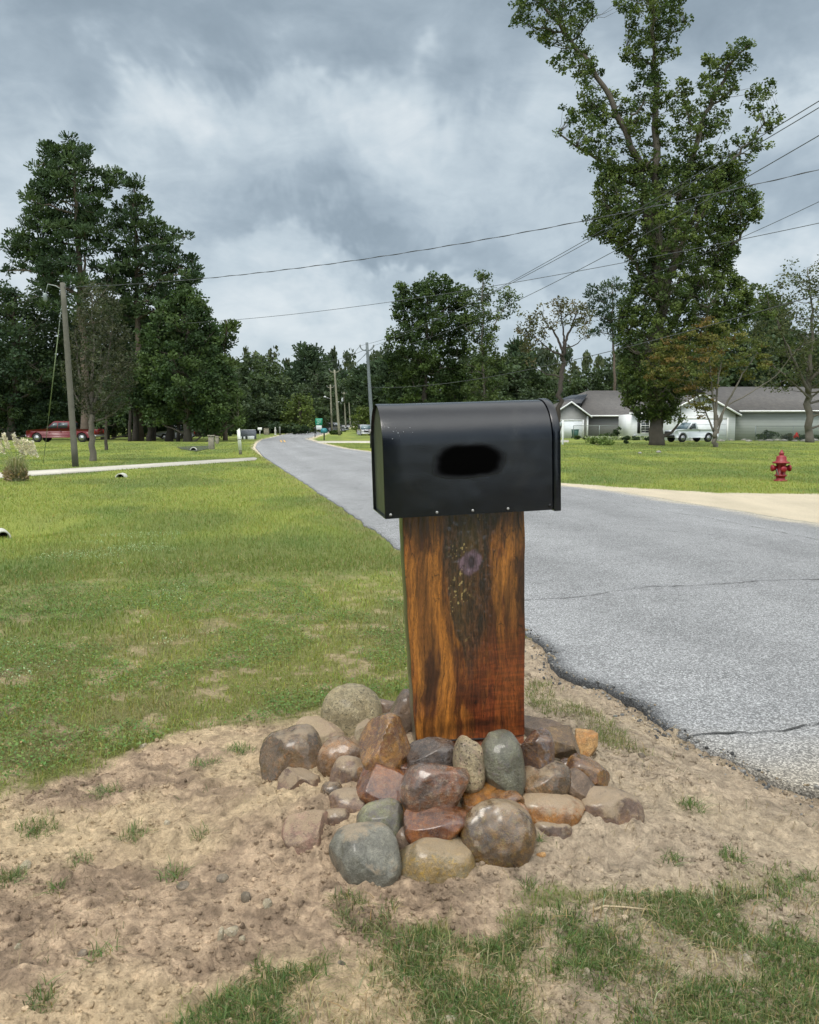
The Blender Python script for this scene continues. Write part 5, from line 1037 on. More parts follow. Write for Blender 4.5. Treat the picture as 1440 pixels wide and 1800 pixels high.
# service drop fittings on the left pole
b_ = MB(); b_.tube([TA - np.array(rA.location) + np.array(p) for p in ((0, 0, -.25), (-.25, 0, -.1), (-.5, 0, -.05), (-.62, 0, -.4))], .02, 6); b_.lathe([(.06, 0), (.08, -.05), (.07, -.25), (.02, -.3)][::-1], tuple(TA - np.array(rA.location) + np.array([-.62, 0, -.35])), 8); b_.build('lamp_bracket', MGAL, rA, True)
_, TB = pole('tall blue-grey utility pole rising just left of the mailbox', (645, 602), (656, 775), 80.0, .20, .13, MPOLB, (1.3, .75, .35))
_, TC = pole('pale utility pole with curved crossarm, nearest of the row beyond the bend', (588, 650), (597, 767), 119.0, .20, .12, MPOLP, (1.45, .35, .30))
_, TD = pole('pale utility pole with street light, left of the row beyond the bend', (581, 676), (583.5, 759), 150.0, .19, .12, MPOLP, (1.3, .55, .2), extras=[('lamp', -1.0, 2.3)])
_, TE = pole('distant pale utility pole with white transformer, third of the far row', (605, 689), (608, 750), 190.0, .19, .12, MPOLP, (1.2, .4, .2), extras=[('transformer', -.35, 2.2), ('lamp', -1.3, 2.4)])
_, TF = pole('distant thin utility pole, fourth of the far row', (613, 694), (616, 750), 210.0, .17, .11, MPOLP, (1.1, .5, .2))
_, TG = pole('most distant utility pole with pale transformer at the right of the far row', (624, 700), (625, 749), 240.0, .17, .11, MPOLP, (1.0, .5, .2), extras=[('transformer', -.3, 1.9)])
_, TH = pole('short thin bare pole between the green sign and the far row', (575, 730), (576, 752), 170.0, .08, .06, MPOLP)
def wire(label, A, B, sag, r, name='power_line', cat='power line', group='overhead wires', twist=False):
    A, B = np.array(A, float), np.array(B, float); n = 60; s = np.linspace(0, 1, n); P = A[None] * (1 - s)[:, None] + B[None] * s[:, None]; P[:, 2] -= 4 * sag * s * (1 - s)
    b_ = MB(); b_.tube(P, r, 6)
    if twist:
        n = 700; s = np.linspace(0, 1, n); Q = A[None] * (1 - s)[:, None] + B[None] * s[:, None]; Q[:, 2] -= 4 * sag * s * (1 - s); ph = s * np.linalg.norm(B - A) * 6.0; Q[:, 2] += r * 1.7 * np.cos(ph); Q[:, 1] += r * 1.7 * np.sin(ph); b2 = MB(); b2.tube(Q, r * .8, 5); b_.add(b2.V[0], b2.F)
    o = b_.build(name, MWIRE, None, True); return props(o, label, cat, group)
wire('thick twisted cable sagging from the left pole across the sky to the upper right', TA + np.array([0, 0, -.15]), at(1700, 235, 17.0), .62, .0075, twist=True)
wire('upper one of the two close power lines climbing to the top right corner', TB + np.array([.65, 0, -.3]), at(1900, -105, 15.0), .75, .012)
wire('lower one of the two close power lines climbing to the top right corner', TB + np.array([-.65, 0, -.3]), at(1900, -90, 15.5), 1.05, .012)
wire('third power line rising more gently below the close pair', TB + np.array([0, 0, -.9]), at(1900, -35, 15.0), 1.35, .012)
wire('thin line crossing behind the tall tree from the left pines to the right edge', at(330, 568, 60), at(1700, 335, 30.0), .75, .014)
wire('thin line leaving the tall tree upwards at the right edge', at(1080, 505, 62), at(1700, 225, 30.0), .4, .014)
wire('low dark cable sagging past the mailbox top to the right edge', TB + np.array([0, 0, -4.2]), at(1700, 440, 22.0), 1.1, .016)
wire('faint wire hanging between the blue-grey pole and the near pale pole', TB + np.array([-.65, 0, -.3]), TC + np.array([-.7, 0, -.1]), .5, .018)
wire('faint second wire between the blue-grey pole and the near pale pole', TB + np.array([.65, 0, -.3]), TC + np.array([.7, 0, -.1]), .5, .018)
wire('faint third wire between the blue-grey pole and the near pale pole', TB + np.array([0, 0, -.9]), TC + np.array([0, 0, -.6]), .6, .018)
wire('faint line from the pines on the left to the blue-grey pole', at(560, 636, 110), TB + np.array([0, 0, -.6]), .3, .018)
# guy wire with its yellow-green guard
g = thing('guy_wire', 'slanting guy wire with yellow-green guard beside the left pole', 'guy wire', tuple(W(76, 815))); ga = TA + np.array([0, 0, -.35]) - np.array(g.location)
b_ = MB(); b_.tube([(0, 0, 0), ga], .010, 6); b_.build('wire', mat('guy_steel', (.20, .23, .17), .6), g); b_ = MB(); b_.tube([ga * .30, ga * .80], .018, 6); b_.build('guard', mat('guard_green', (.16, .20, .10), .6), g)
# -- fire hydrant
c = W(1372, 846); hy = thing('fire_hydrant', 'red fire hydrant standing on the right lawn', 'fire hydrant', (c[0], c[1], hz(c[0], c[1]) - .01))
MRED = mat('red_hydrant_paint', (.21, .006, .012), .42, .15, 6)
b_ = MB(); b_.lathe([(.165, 0), (.165, .045), (.115, .05), (.112, .13), (.150, .135), (.150, .175), (.118, .18), (.112, .42), (.125, .44), (.125, .47)], n=20); b_.build('barrel', MRED, hy, True)
b_ = MB(); b_.lathe([(.215, .47), (.215, .50), (.150, .505), (.145, .53), (.125, .545), (.122, .63), (.105, .655), (.060, .665), (.058, .69)], n=20); b_.build('bonnet', MRED, hy, True)
b_ = MB(); b_.lathe([(.055, .69), (.066, .71), (.060, .745), (.035, .757), (.028, .80), (.012, .812)], n=10); b_.build('operating_nut', MRED, hy, True)
for s in (-1, 1):
    b_ = MB(); b_.lathe([(.06, 0), (.06, .10), (.085, .105), (.085, .15), (.06, .16), (.02, .175)], (0, 0, 0), 14, 'x'); o = b_.build('side_outlet', MRED, hy, True); o.location = (s * .09, 0, .345)
    if s < 0: o.rotation_euler = (0, 0, math.pi)
b_ = MB(); b_.lathe([(.02, -.200), (.06, -.195), (.078, -.18), (.078, -.14), (.06, -.13), (.06, -.02)], (0, 0, .32), 16, 'y'); b_.build('front_outlet', MRED, hy, True)
for k in range(8): a = k * math.pi / 4; b_ = MB(); b_.lathe([(.014, 0), (.014, .05)], (.182 * math.cos(a), .182 * math.sin(a), .462), 6); b_.build('bolt', MRED, hy)
b_ = MB(); b_.tube([(-.16 + .06 * math.sin(s), -.10 - .02 * math.sin(2 * s), .33 - .16 * math.sin(s)) for s in np.linspace(0, 3.1, 12)], .008, 5); b_.build('chain', MGAL, hy)
# -- signs, small mailboxes, posts
def post_box(label, px, py, D, h, w, hh, colr, pc=(.03, .03, .03), name='roadside_mailbox', cat='mailbox'):
    P = at(px, py, D); P[2] = tz(P[0], D); r = thing(name, label, cat, tuple(P), R(random.uniform(-20, 20)), 'small mailboxes along the far road'); b_ = MB(); b_.box(-.05, .05, -.05, .05, -.1, h); b_.build('post', mat('post_dark', pc, .8), r)
    b_ = MB(); pr = [(-w / 2, 0)] + [(w / 2 * math.cos(a), hh - w / 2 + w / 2 * math.sin(a)) for a in np.linspace(math.pi, 0, 9)] + [(w / 2, 0)]; b_.prism(pr, -.28, .28); o = b_.build('box', mat('box_paint', colr, .5), r); o.location = (0, 0, h)
    b_ = MB(); b_.box(-.03, .03, -.30, -.285, .06, .09); b_.build('latch', MGAL, o); return r
post_box('blue-green mailbox on a dark post at the inside of the road bend', 570, 773, 85, .75, .52, .50, (.03, .19, .22))
post_box('black roadside mailbox on a dark post left of the blue-green one', 554, 768, 106, 1.0, .32, .30, (.02, .02, .022))
post_box('dark roadside mailbox with pale top, just left of the big mailbox', 652, 789, 54, 1.0, .26, .24, (.22, .20, .20))
P = at(561, 762, 125); P[2] = tz(P[0], 125); r = thing('road_sign', 'green street sign with white plate below it beyond the bend', 'road sign', tuple(P)); 
for s in (-.42, .42): b_ = MB(); b_.box(s - .03, s + .03, .03, .08, -.1, 2.4); b_.build('post', MGAL, r)
b_ = MB(); b_.box(-.52, .52, -.02, .02, 1.45, 2.45, .012); b_.build('green_panel', mat('sign_green', (.01, .22, .13), .5, .1), r); b_ = MB(); b_.box(-.42, .42, -.02, .02, .75, 1.38, .012); b_.build('white_panel', mat('sign_white', (.55, .60, .60), .5, .1), r)
b_ = MB()
for x0, x1, z_ in ((-.36, -.08, 2.14), (-.02, .34, 2.14), (-.30, .30, 1.86), (-.34, .05, 1.60)): b_.box(x0, x1, -.026, -.021, z_, z_ + .08)
b_.build('lettering', mat('sign_letter', (.45, .6, .52), .5), r)
# white marker post, leaning, with dark foot
P = W(423, 799); r = thing('marker_post', 'leaning white painted post with dark foot beside the left driveway', 'post', tuple(P)); r.rotation_euler = (0, R(-3.5), 0)
b_ = MB(); b_.prism([(-.08, .22), (.08, .22), (.08, 1.15), (.06, 1.32), (-.08, 1.22)], -.05, .05); b_.build('board', mat('white_post_paint', (.66, .68, .62), .7, .12, dirt=(.45, .45, .36)), r); b_ = MB(); b_.box(-.07, .07, -.045, .045, -.1, .215); b_.build('foot', mat('mossy_foot', (.10, .10, .06), .9), r); b_ = MB(); b_.box(-.082, .082, -.055, .055, .74, .77); b_.build('band', MBLKP, r)
P = at(989, 791, 66); P[2] = tz(P[0], 66); r = thing('yard_post', 'thin white post standing just right of the big mailbox', 'post', tuple(P)); b_ = MB(); b_.box(-.07, .07, -.05, .05, -.1, 1.9, .02); b_.build('post', MWHT, r); b_ = MB(); b_.box(-.25, -.075, -.03, .03, 1.45, 1.75, .02); b_.build('plate', mat('plate_grey', (.3, .34, .34), .5), r)
MSTN = mat('masonry_post', (.22, .20, .15), .9, .3, 6, bump=.02, bscale=10)
for lb, px, py, w, h in (('brown masonry pillar at the right end of the dark ditch', 372, 790, .32, .80), ('slimmer masonry pillar just behind the brown one', 382, 780, .25, .55), ('mossy masonry stub on the verge before the far bend', 469, 766.5, .75, 1.1)):
    P = W(px, py); b_ = MB(); b_.box(-w / 2, w / 2, -w / 2, w / 2, -.1, h, .02); b_.box(-w / 2 - .04, w / 2 + .04, -w / 2 - .04, w / 2 + .04, h + .002, h + .08, .02); o = b_.build('masonry_pillar', MSTN); o.location = tuple(P); props(o, lb, 'pillar')
P = at(435, 771, 92); r = thing('covered_trailer', 'low grey covered trailer with white panels left of the road bend', 'trailer', (P[0], 92, tz(P[0], 92) - .05), R(12)); b_ = MB(); b_.prism([(-.95, .1), (.95, .1), (.95, .95), (.8, 1.05), (-.8, 1.0), (-.95, .85)], -1.2, 1.2); b_.build('cover', mat('tarp_grey', (.13, .14, .16), .7, .2), r)
for k, (a, c) in enumerate(((-.8, -.62), (-.45, -.25), (0.0, .72))): b_ = MB(); b_.box(a, c, -1.26, -1.205, .05, .42 if k == 2 else .36, .01); b_.build('panel', MWHT, r)
b_ = MB(); b_.box(-.9, .9, -1.0, -.9, 1.06, 1.11); b_.build('rail', MWHT, r)
P = at(457, 758, 110); b_ = MB(); b_.box(-.28, .28, -.05, .05, .85, 1.2, .02); b_.box(-.03, .03, -.02, .02, -.1, .845); o = b_.build('small_sign', MWHT); o.location = (P[0], 110, tz(0, 110)); props(o, 'small white sign board between trailer and masonry stub', 'sign')
for lb, px, h in (('pale garden statue before the dark trees left of the bend', 484, 1.25), ('slimmer grey post right of the pale garden statue', 492, 1.35)):
    P = at(px, 758, 122); b_ = MB(); b_.lathe([(.22, -.1), (.20, .1), (.12, .25), (.15, .55), (.17, .8), (.09, .95), (.11, 1.08), (.06, h)] if px < 490 else [(.12, -.1), (.10, h * .6), (.13, h * .7), (.08, h)], n=10); o = b_.build('garden_statue' if px < 490 else 'stone_post', mat('statue_stone', (.42, .42, .38) if px < 490 else (.16, .17, .15), .8)); o.location = (P[0], 122, tz(0, 122) - .1); props(o, lb, 'statue' if px < 490 else 'post')
# -- bin, culverts, flag, yard stones
P = at(1011, 770, 97); r = thing('wheelie_bin', 'dark green wheelie bin before the grey garage door', 'bin', (P[0], 97, tz(0, 97))); MBIN = mat('bin_green', (.02, .10, .075), .5)
b_ = MB(); V = [(-.27, -.3, .08), (.27, -.3, .08), (.27, .3, .08), (-.27, .3, .08), (-.36, -.38, 1.0), (.36, -.38, 1.0), (.36, .38, 1.0), (-.36, .38, 1.0)]; b_.add(V, [(3, 2, 1, 0), (4, 5, 6, 7), (0, 1, 5, 4), (1, 2, 6, 5), (2, 3, 7, 6), (3, 0, 4, 7)]); b_.build('body', MBIN, r); b_ = MB(); b_.prism([(-.40, 1.003), (.40, 1.003), (.38, 1.07), (-.38, 1.07)], -.42, .40); b_.build('lid', MBIN, r)
for s in (-1, 1): b_ = MB(); b_.lathe([(.11, -.03), (.11, .03)], (s * .33, .30, .11), 12, 'x'); b_.build('wheel', MTYR, r)
MCULV = mat('culvert_concrete', (.42, .42, .37), .9, .25, 6); MHOLE = mat('culvert_shade', (.008, .008, .008), .9)
def culvert(label, px, py, r_, dirx, L_=1.2, zoff=0.0):
    P = W(px, py); r = thing('culvert_pipe', label, 'culvert pipe', (P[0], P[1], tz(P[0], P[1]) + zoff)); r.rotation_euler = (0, 0, dirx); n = 20; V = []; 
    for (rad, x_) in ((r_, L_), (r_, 0), (r_ * .78, 0), (r_ * .78, L_)):
        for k in range(n): a = 2 * math.pi * k / n; V.append((x_, rad * math.cos(a), rad * math.sin(a)))
    Fs = [((j * n + k), (j * n + (k + 1) % n), ((j + 1) * n + (k + 1) % n), ((j + 1) * n + k)) for j in range(3) for k in range(n)]; mesh('pipe', V, Fs, MCULV, r)
    b_ = MB(); b_.lathe([(r_ * .77, .25), (r_ * .77, .30)], n=20, axis='x'); b_.build('shade_plug', MHOLE, r); return r  # black disc plugs the pipe, its inner shade put into colour
culvert('whitish culvert pipe end in the grass below the driveway', 211, 839, .14, R(95), .30, -.03)
culvert('dark culvert pipe mouth cut off by the left edge of the lawn', 5, 938, .10, R(122), .35, .03)
culvert('small culvert pipe in the dark ditch left of the masonry pillar', 340, 792, .20, R(100), .3, .0)
b_ = MB(); dp = WP([(310, 786), (368, 784), (374, 788), (345, 794), (318, 790)]); 
o = mesh('ditch', [(x_, y_, tz(x_, y_) + .03) for x_, y_ in orient(dp)], [tuple(range(len(dp)))], mat('ditch_dark_green', (.035, .045, .02), .95, .3, 2)); props(o, kind='structure')  # flat dark green sheet laid just above the lawn for the ditch
P = W(1402, 775.5); r = thing('garden_flag', 'small bright red garden flag low in front of the right-hand tree', 'flag', (P[0], P[1], tz(P[0], P[1]))); b_ = MB(); b_.tube([(0, 0, 0), (.05, 0, .85)], .012, 6); b_.build('stake', MBLKP, r)
n = 8; V = []; 
for k in range(n + 1):
    for j in range(5): u_, v_ = k / n, j / 4; V.append((.06 - .55 * u_ + .1 * v_, .08 * math.sin(u_ * 7 + v_ * 2), .78 - .50 * v_ + .12 * math.sin(u_ * 5) - .28 * u_ * (1 - v_) + .12 * u_))
o = mesh('cloth', V, [(k * 5 + j, k * 5 + j + 1, (k + 1) * 5 + j + 1, (k + 1) * 5 + j) for k in range(n) for j in range(4)], mat('flag_red', (.62, .02, .012), .7), r); md = o.modifiers.new('t', 'SOLIDIFY'); md.thickness = .01
MYST = stonemat('yard_stone', (.42, .40, .35), (.32, .30, .26), None, .8, scale=3)
I2, F2 = ico(2)
for k, (px, py, w, lb) in enumerate([(1125, 797, .10, 'pale stone alone on the right lawn, nearer the mailbox'), (1158, 796, .15, 'pale stone alone on the right lawn, below the big tree')]):
    P = W(px, py); V = I2 * np.array([w, w * .8, w * .6]) * (1 + .25 * (fbm(I2[:, 0] * 2 + k * 5, I2[:, 1] * 2, I2[:, 2] * 2, seed=7) - .5))[:, None]; o = mesh('yard_stone', V, F2, MYST, smooth=True); o.location = (P[0], P[1], tz(P[0], P[1]) + w * .25); props(o, lb, 'stone')
rgs = np.random.default_rng(5); 
for k in range(26):
    px = 1030 + 16 * k + rgs.uniform(-5, 5); py = 772 + rgs.uniform(-1, 1) + (3 if k > 8 else 0)
    if 1140 < px < 1175: continue
    P = W(px, py); P[2] = tz(P[0], P[1]); w = rgs.uniform(.18, .38); V = I2 * np.array([w * 1.3, w, w * .55]) * (1 + .3 * (fbm(I2[:, 0] * 2 + k * 5, I2[:, 1] * 2, I2[:, 2] * 2, seed=7) - .5))[:, None]; o = mesh('edging_stone', V, F2, MYST, smooth=True); o.location = (P[0], P[1], P[2] + w * .1); props(o, 'pale rock in the row edging the flower bed before the houses', 'stone', 'edging rocks before the houses')
# ================= trees =================
MLEAF = leafmat('tree_leaf', .30, .6, .15); MNEED = leafmat('pine_needle', .15, .7, .1)
MBARK = mat('grey_bark', (.075, .062, .048), .95, .3, 2.5, bump=.03, bscale=9); MBARKP = mat('pine_bark', (.10, .075, .055), .95, .3, 2.5, bump=.03, bscale=9); MBARKL = mat('light_bark', (.12, .105, .085), .95, .25, 2.5, bump=.02, bscale=9)
def sample_clusters(polys, step, rg, fill=1.0):
    pts = []
    for poly, dens in polys:
        P = np.array(poly, float); lo, hi_ = P.min(0), P.max(0); st = step / math.sqrt(dens)
        gx_, gy_ = np.meshgrid(np.arange(lo[0] - st, hi_[0] + st, st), np.arange(lo[1] - st, hi_[1] + st, st)); gx_ = gx_ + (np.arange(gx_.shape[0]) % 2)[:, None] * st * .5
        x = gx_.ravel() + rg.uniform(-.45, .45, gx_.size) * st; y = gy_.ravel() + rg.uniform(-.45, .45, gx_.size) * st
        sd_ = sdist(x, y, P) + st * .55 * rg.uniform(-1, 1, len(x)); k = (sd_ > 0) & (rg.uniform(0, 1, len(x)) < fill); pts.append(np.stack([x[k], y[k], np.maximum(sd_[k], 0)], 1))
    return np.concatenate(pts)
def make_leaves(C, rad, per, size, col, rg, kind, flat=.75, vary_=.25):
    """C cluster centres (n,3); returns verts, faces, colours"""
    n = len(C) * per; ci = np.repeat(np.arange(len(C)), per); u_ = rg.normal(0, 1, (n, 3)); u_ /= np.linalg.norm(u_, axis=1, keepdims=True); rr2 = rg.uniform(0, 1, n) ** .45
    off = u_ * rr2[:, None] * np.array([1, 1, flat]); rc = (rad * rg.uniform(.65, 1.25, len(C)))[ci]; Pn = C[ci] + off * rc[:, None]
    cf = col[rg.integers(0, len(col), len(C))] * rg.uniform(1 - vary_, 1 + vary_, (len(C), 1)); c = cf[ci] * rg.uniform(.75, 1.3, (n, 1))
    if kind == 'pine':
        d_ = u_ + np.array([0, 0, .7]) + rg.normal(0, .3, (n, 3)); d_ /= np.linalg.norm(d_, axis=1, keepdims=True); s = np.cross(d_, rg.normal(0, 1, (n, 3))); s /= np.linalg.norm(s, axis=1, keepdims=True)
        L_ = size * rg.uniform(.7, 1.3, (n, 1)); Wd = L_ * .20; V = np.stack([Pn - s * Wd * .5, Pn + s * Wd * .5, Pn + d_ * L_ + s * Wd * .9, Pn + d_ * L_ - s * Wd * .9], 1)
    else:
        t1 = rg.normal(0, 1, (n, 3)); t1[:, 2] *= .7; t1 /= np.linalg.norm(t1, axis=1, keepdims=True); t2 = np.cross(t1, rg.normal(0, 1, (n, 3))); t2 /= np.linalg.norm(t2, axis=1, keepdims=True)
        s = size * rg.uniform(.6, 1.35, (n, 1)) * .5; V = np.stack([Pn - t1 * s, Pn - t2 * s * .72, Pn + t1 * s * 1.1, Pn + t2 * s * .72], 1)
    return V.reshape(-1, 3), np.arange(4 * n).reshape(-1, 4), np.repeat(c, 4, 0)
def tree(name, label, base, D, polys, leaders, step=16, rad=1.5, per=60, size=.18, cols=((.06, .10, .03),), r0=.4, kind='leaf', depth=.8, nlimb=22, bark=None, seed=1, group=None, fill=1.0, origin_tz=True, twig=.03, flat=.75, layers=1, crown=True, zb=None):
    rg = np.random.default_rng(seed); B = at(base[0], base[1], D); B[2] = tz(B[0], D) if zb is None else zb
    r = thing(name, label, 'tree', tuple(B), 0, group); sc = D / F
    pts = np.concatenate([sample_clusters(polys, step, rg, fill) for _ in range(layers)])
    yo = rg.uniform(-1, 1, len(pts)) * np.minimum(pts[:, 2] * 1.25 + step * .6, 5.5 / sc) * sc * depth
    C = np.array([at(a, b_, D + o_) for (a, b_, _), o_ in zip(pts, yo)]); C = C[C[:, 2] > B[2] + .6]
    # woody skeleton
    b_ = MB(); lead = []
    for pl, ra, rb in leaders:
        Q = np.array([at(a, c_, D + (0 if k == 0 else rg.uniform(-.4, .4))) for k, (a, c_) in enumerate(pl)]); 
        if pl[0] == tuple(base): Q[0] = B + np.array([0, 0, -.15])
        s = np.linspace(0, 1, len(Q)); s2 = np.linspace(0, 1, len(Q) * 5); Q2 = np.stack([np.interp(s2, s, Q[:, i]) for i in range(3)], 1); Q2[1:-1] = Q2[1:-1] * .5 + .25 * (Q2[:-2] + Q2[2:]); Q2[2:-1] += rg.normal(0, .35 * min(ra, .3), Q2[2:-1].shape)
        rad_ = ra + (rb - ra) * s2
        if pl[0] == tuple(base): rad_ = rad_ * (1 + .30 * np.exp(-s2 * np.linalg.norm(Q[-1] - Q[0]) / (1.6 * ra + .1)))
        b_.tube(Q2, rad_, 9); lead.append((Q2, rad_))
    LP = np.concatenate([l[0] for l in lead]); LR = np.concatenate([l[1] for l in lead])
    if len(C):
        idx = [int(rg.integers(len(C)))]; dmin = np.linalg.norm(C - C[idx[0]], axis=1)
        for _ in range(min(nlimb, len(C)) - 1): j = int(np.argmax(dmin)); idx.append(j); dmin = np.minimum(dmin, np.linalg.norm(C - C[j], axis=1))
        LBP, LBR = [LP], [LR]
        def attach(c, PP, PR, rmax, up):
            h = np.hypot(PP[:, 0] - c[0], PP[:, 1] - c[1]); dz = c[2] - PP[:, 2]; cost = np.linalg.norm(PP - c, axis=1) + np.where(dz < h * up, 2.0 * (h * up - dz), 0); j = int(np.argmin(cost)); a = PP[j]; ra = min(rmax, PR[j] * .6)
            s = np.linspace(0, 1, 6); Q = a[None] * (1 - s)[:, None] + c[None] * s[:, None]; Ln = np.linalg.norm(c - a); Q[:, 2] += -.10 * Ln * np.sin(s * math.pi) * (1 if kind != 'pine' else -.3); Q[1:-1] += rg.normal(0, .03 * Ln, (4, 3)); return Q, np.linspace(ra, ra * .35, 6)
        for j in idx:
            Q, rq = attach(C[j], LP, LR, r0 * .30, .45 if kind != 'pine' else .05); b_.tube(Q, rq, 6, cap=False); LBP.append(Q); LBR.append(rq)
        PP, PR = np.concatenate(LBP), np.concatenate(LBR)
        for j in range(len(C)):
            if j in idx: continue
            Q, rq = attach(C[j], PP, PR, twig, .2 if kind != 'pine' else -.1); b_.tube(Q[::1] if len(C) < 200 else Q[::5] if False else Q[[0, 2, 5]], np.maximum(rq[[0, 2, 5]] if len(C) >= 200 else rq, .006), 4, cap=False)
    tr = b_.build('trunk', bark or MBARK, r, True); tr.data.transform(Matrix.Translation(tuple(-B)))
    if crown:
        V, Q, c = make_leaves(C, rad, per, size, np.array(cols), rg, kind, flat); mesh('crown', V - B, Q, MNEED if kind == 'pine' else MLEAF, r, col=c)
    return r
DKP = [(.052, .080, .038), (.064, .094, .040), (.042, .068, .034)]
DK = [(.045, .070, .034), (.055, .082, .036), (.036, .060, .032)]; MD = [(.055, .085, .028), (.068, .10, .030), (.045, .072, .026)]
OLV = [(.12, .125, .035), (.14, .13, .038), (.09, .11, .032), (.16, .11, .04)]; GRY = [(.060, .070, .040), (.075, .080, .048), (.05, .06, .036)]
GUM = [(.064, .092, .030), (.084, .114, .034), (.048, .074, .027), (.11, .14, .042)]
# --- the tall multi-stemmed tree at the right
b0 = (1155, 778)
tree('tall_tree', 'very tall multi-stemmed broadleaf tree with thick trunk in front of the white house', b0, 62.0, [
    ([(900, -5), (905, -70), (1040, -70), (1045, 18), (1024, 50), (1040, 100), (1068, 160), (1062, 200), (1030, 205), (1010, 150), (972, 110), (978, 88), (940, 70), (932, 45), (905, 40)], 1.0),
    ([(985, 190), (1035, 180), (1080, 165), (1120, 200), (1125, 290), (1070, 300), (1030, 285), (1015, 255), (984, 248), (985, 232), (1010, 220)], 1.0),
    ([(1084, 5), (1090, -60), (1200, -60), (1212, 28), (1190, 50), (1192, 88), (1166, 110), (1158, 150), (1128, 150), (1120, 110), (1092, 104), (1098, 70), (1110, 45)], 1.15),
    ([(1100, 125), (1165, 125), (1172, 300), (1118, 300), (1112, 190)], .9),
    ([(1172, 140), (1208, 135), (1222, 160), (1240, 95), (1280, 90), (1285, 66), (1325, 64), (1316, 118), (1298, 128), (1296, 160), (1272, 180), (1285, 210), (1250, 250), (1245, 300), (1180, 300), (1175, 220)], 1.15),
    ([(1255, 262), (1300, 240), (1320, 205), (1308, 170), (1330, 145), (1358, 148), (1345, 185), (1378, 200), (1362, 222), (1345, 258), (1312, 280), (1302, 330), (1240, 330)], 1.0),
    ([(1055, 290), (1310, 290), (1308, 330), (1332, 335), (1338, 385), (1300, 400), (1298, 440), (1280, 460), (1320, 520), (1310, 575), (1262, 600), (1222, 610), (1215, 660), (1196, 700), (1180, 738), (1130, 735), (1098, 700), (1088, 640), (1086, 560), (1108, 480), (1102, 450), (1060, 420), (1034, 412), (1032, 385), (1052, 368), (1050, 320)], 2.5),
    ([(1288, 500), (1330, 498), (1368, 520), (1365, 545), (1318, 560)], 1.2), ([(1090, 690), (1190, 690), (1200, 735), (1150, 742), (1100, 728)], 1.2)],
    [([b0, (1157, 700), (1160, 560), (1158, 470)], .50, .40), ([(1158, 520), (1140, 380), (1122, 280), (1080, 185), (1020, 90), (955, 5), (925, -50)], .34, .05), ([(1158, 480), (1152, 300), (1155, 150), (1145, 30), (1140, -55)], .34, .06),
     ([(1160, 560), (1185, 450), (1200, 330), (1235, 210), (1280, 120), (1312, 78)], .34, .05), ([(1185, 460), (1240, 340), (1300, 270), (1345, 215)], .22, .04), ([(1165, 600), (1225, 500), (1300, 420), (1325, 370)], .24, .05), ([(1158, 520), (1100, 440), (1050, 395)], .2, .04), ([(1165, 620), (1250, 560), (1350, 525)], .18, .04)],
    step=12.5, rad=.45, per=46, size=.19, cols=GUM, r0=.55, nlimb=60, seed=11, twig=.025, layers=2, fill=.60, depth=.9, flat=.8)
# --- left pines and the dark grove
b1 = (150, 777)
tree('pine_tree', 'tallest long-needled pine at the far left with open crown', b1, 80.0, [
    ([(68, 330), (60, 305), (78, 262), (125, 247), (160, 262), (182, 290), (178, 310), (210, 296), (216, 322), (185, 345), (188, 385), (150, 400), (80, 385)], 1.2),
    ([(40, 350), (68, 325), (95, 380), (190, 370), (200, 430), (165, 450), (60, 445), (38, 400)], 1.0), ([(0, 425), (30, 412), (70, 420), (120, 455), (130, 500), (100, 505), (60, 478), (8, 480), (40, 455)], 1.0),
    ([(70, 440), (150, 440), (205, 470), (200, 560), (140, 560), (60, 520)], .55)],
    [([b1, (146, 600), (138, 430), (130, 330), (126, 256)], .40, .06), ([(148, 520), (150, 420), (160, 330)], .14, .04)], step=15.5, rad=.72, per=80, size=.36, cols=DKP, r0=.5, kind='pine', bark=MBARKP, nlimb=34, seed=21, layers=2, fill=.70, flat=.5, depth=.9)
b2 = (245, 777)
tree('pine_tree', 'second tall pine just right of the tallest one, slightly lower', b2, 82.0, [
    ([(205, 345), (230, 314), (262, 335), (275, 370), (285, 390), (322, 412), (326, 430), (300, 432), (330, 445), (352, 470), (350, 500), (330, 520), (200, 520), (196, 470), (210, 430), (192, 400), (200, 370)], 1.0),
    ([(180, 500), (350, 500), (345, 560), (200, 570)], .8)],
    [([b2, (243, 600), (238, 450), (234, 322)], .38, .06)], step=15.5, rad=.72, per=80, size=.36, cols=DKP, r0=.45, kind='pine', bark=MBARKP, nlimb=34, seed=22, layers=2, fill=.72, flat=.5, depth=.9)
b3 = (330, 776)
tree('dark_evergreen', 'broad dense dark evergreen at the right side of the left grove', b3, 78.0, [([(290, 540), (330, 505), (352, 520), (378, 570), (385, 600), (402, 650), (416, 700), (418, 742), (380, 755), (330, 742), (270, 742), (235, 690), (240, 600)], 1.0)],
     [([b3, (328, 650), (335, 520)], .36, .08)], step=14, rad=.85, per=110, size=.26, cols=[(.055, .088, .034), (.070, .104, .036), (.042, .070, .030)], r0=.4, nlimb=20, seed=23, layers=2, depth=.9)
b4 = (396, 778)
tree('pine_tree', 'smaller pine sticking out on the right flank of the left grove', b4, 84.0, [([(384, 575), (396, 556), (412, 568), (416, 598), (400, 618), (408, 650), (420, 700), (420, 750), (372, 750), (372, 640)], 1.0)], [([b4, (396, 660), (397, 562)], .22, .05)], step=15, rad=.8, per=90, size=.38, cols=MD[:2] + DK[:1], r0=.3, kind='pine', bark=MBARKP, seed=24, layers=2, fill=.7)
b5 = (20, 777)
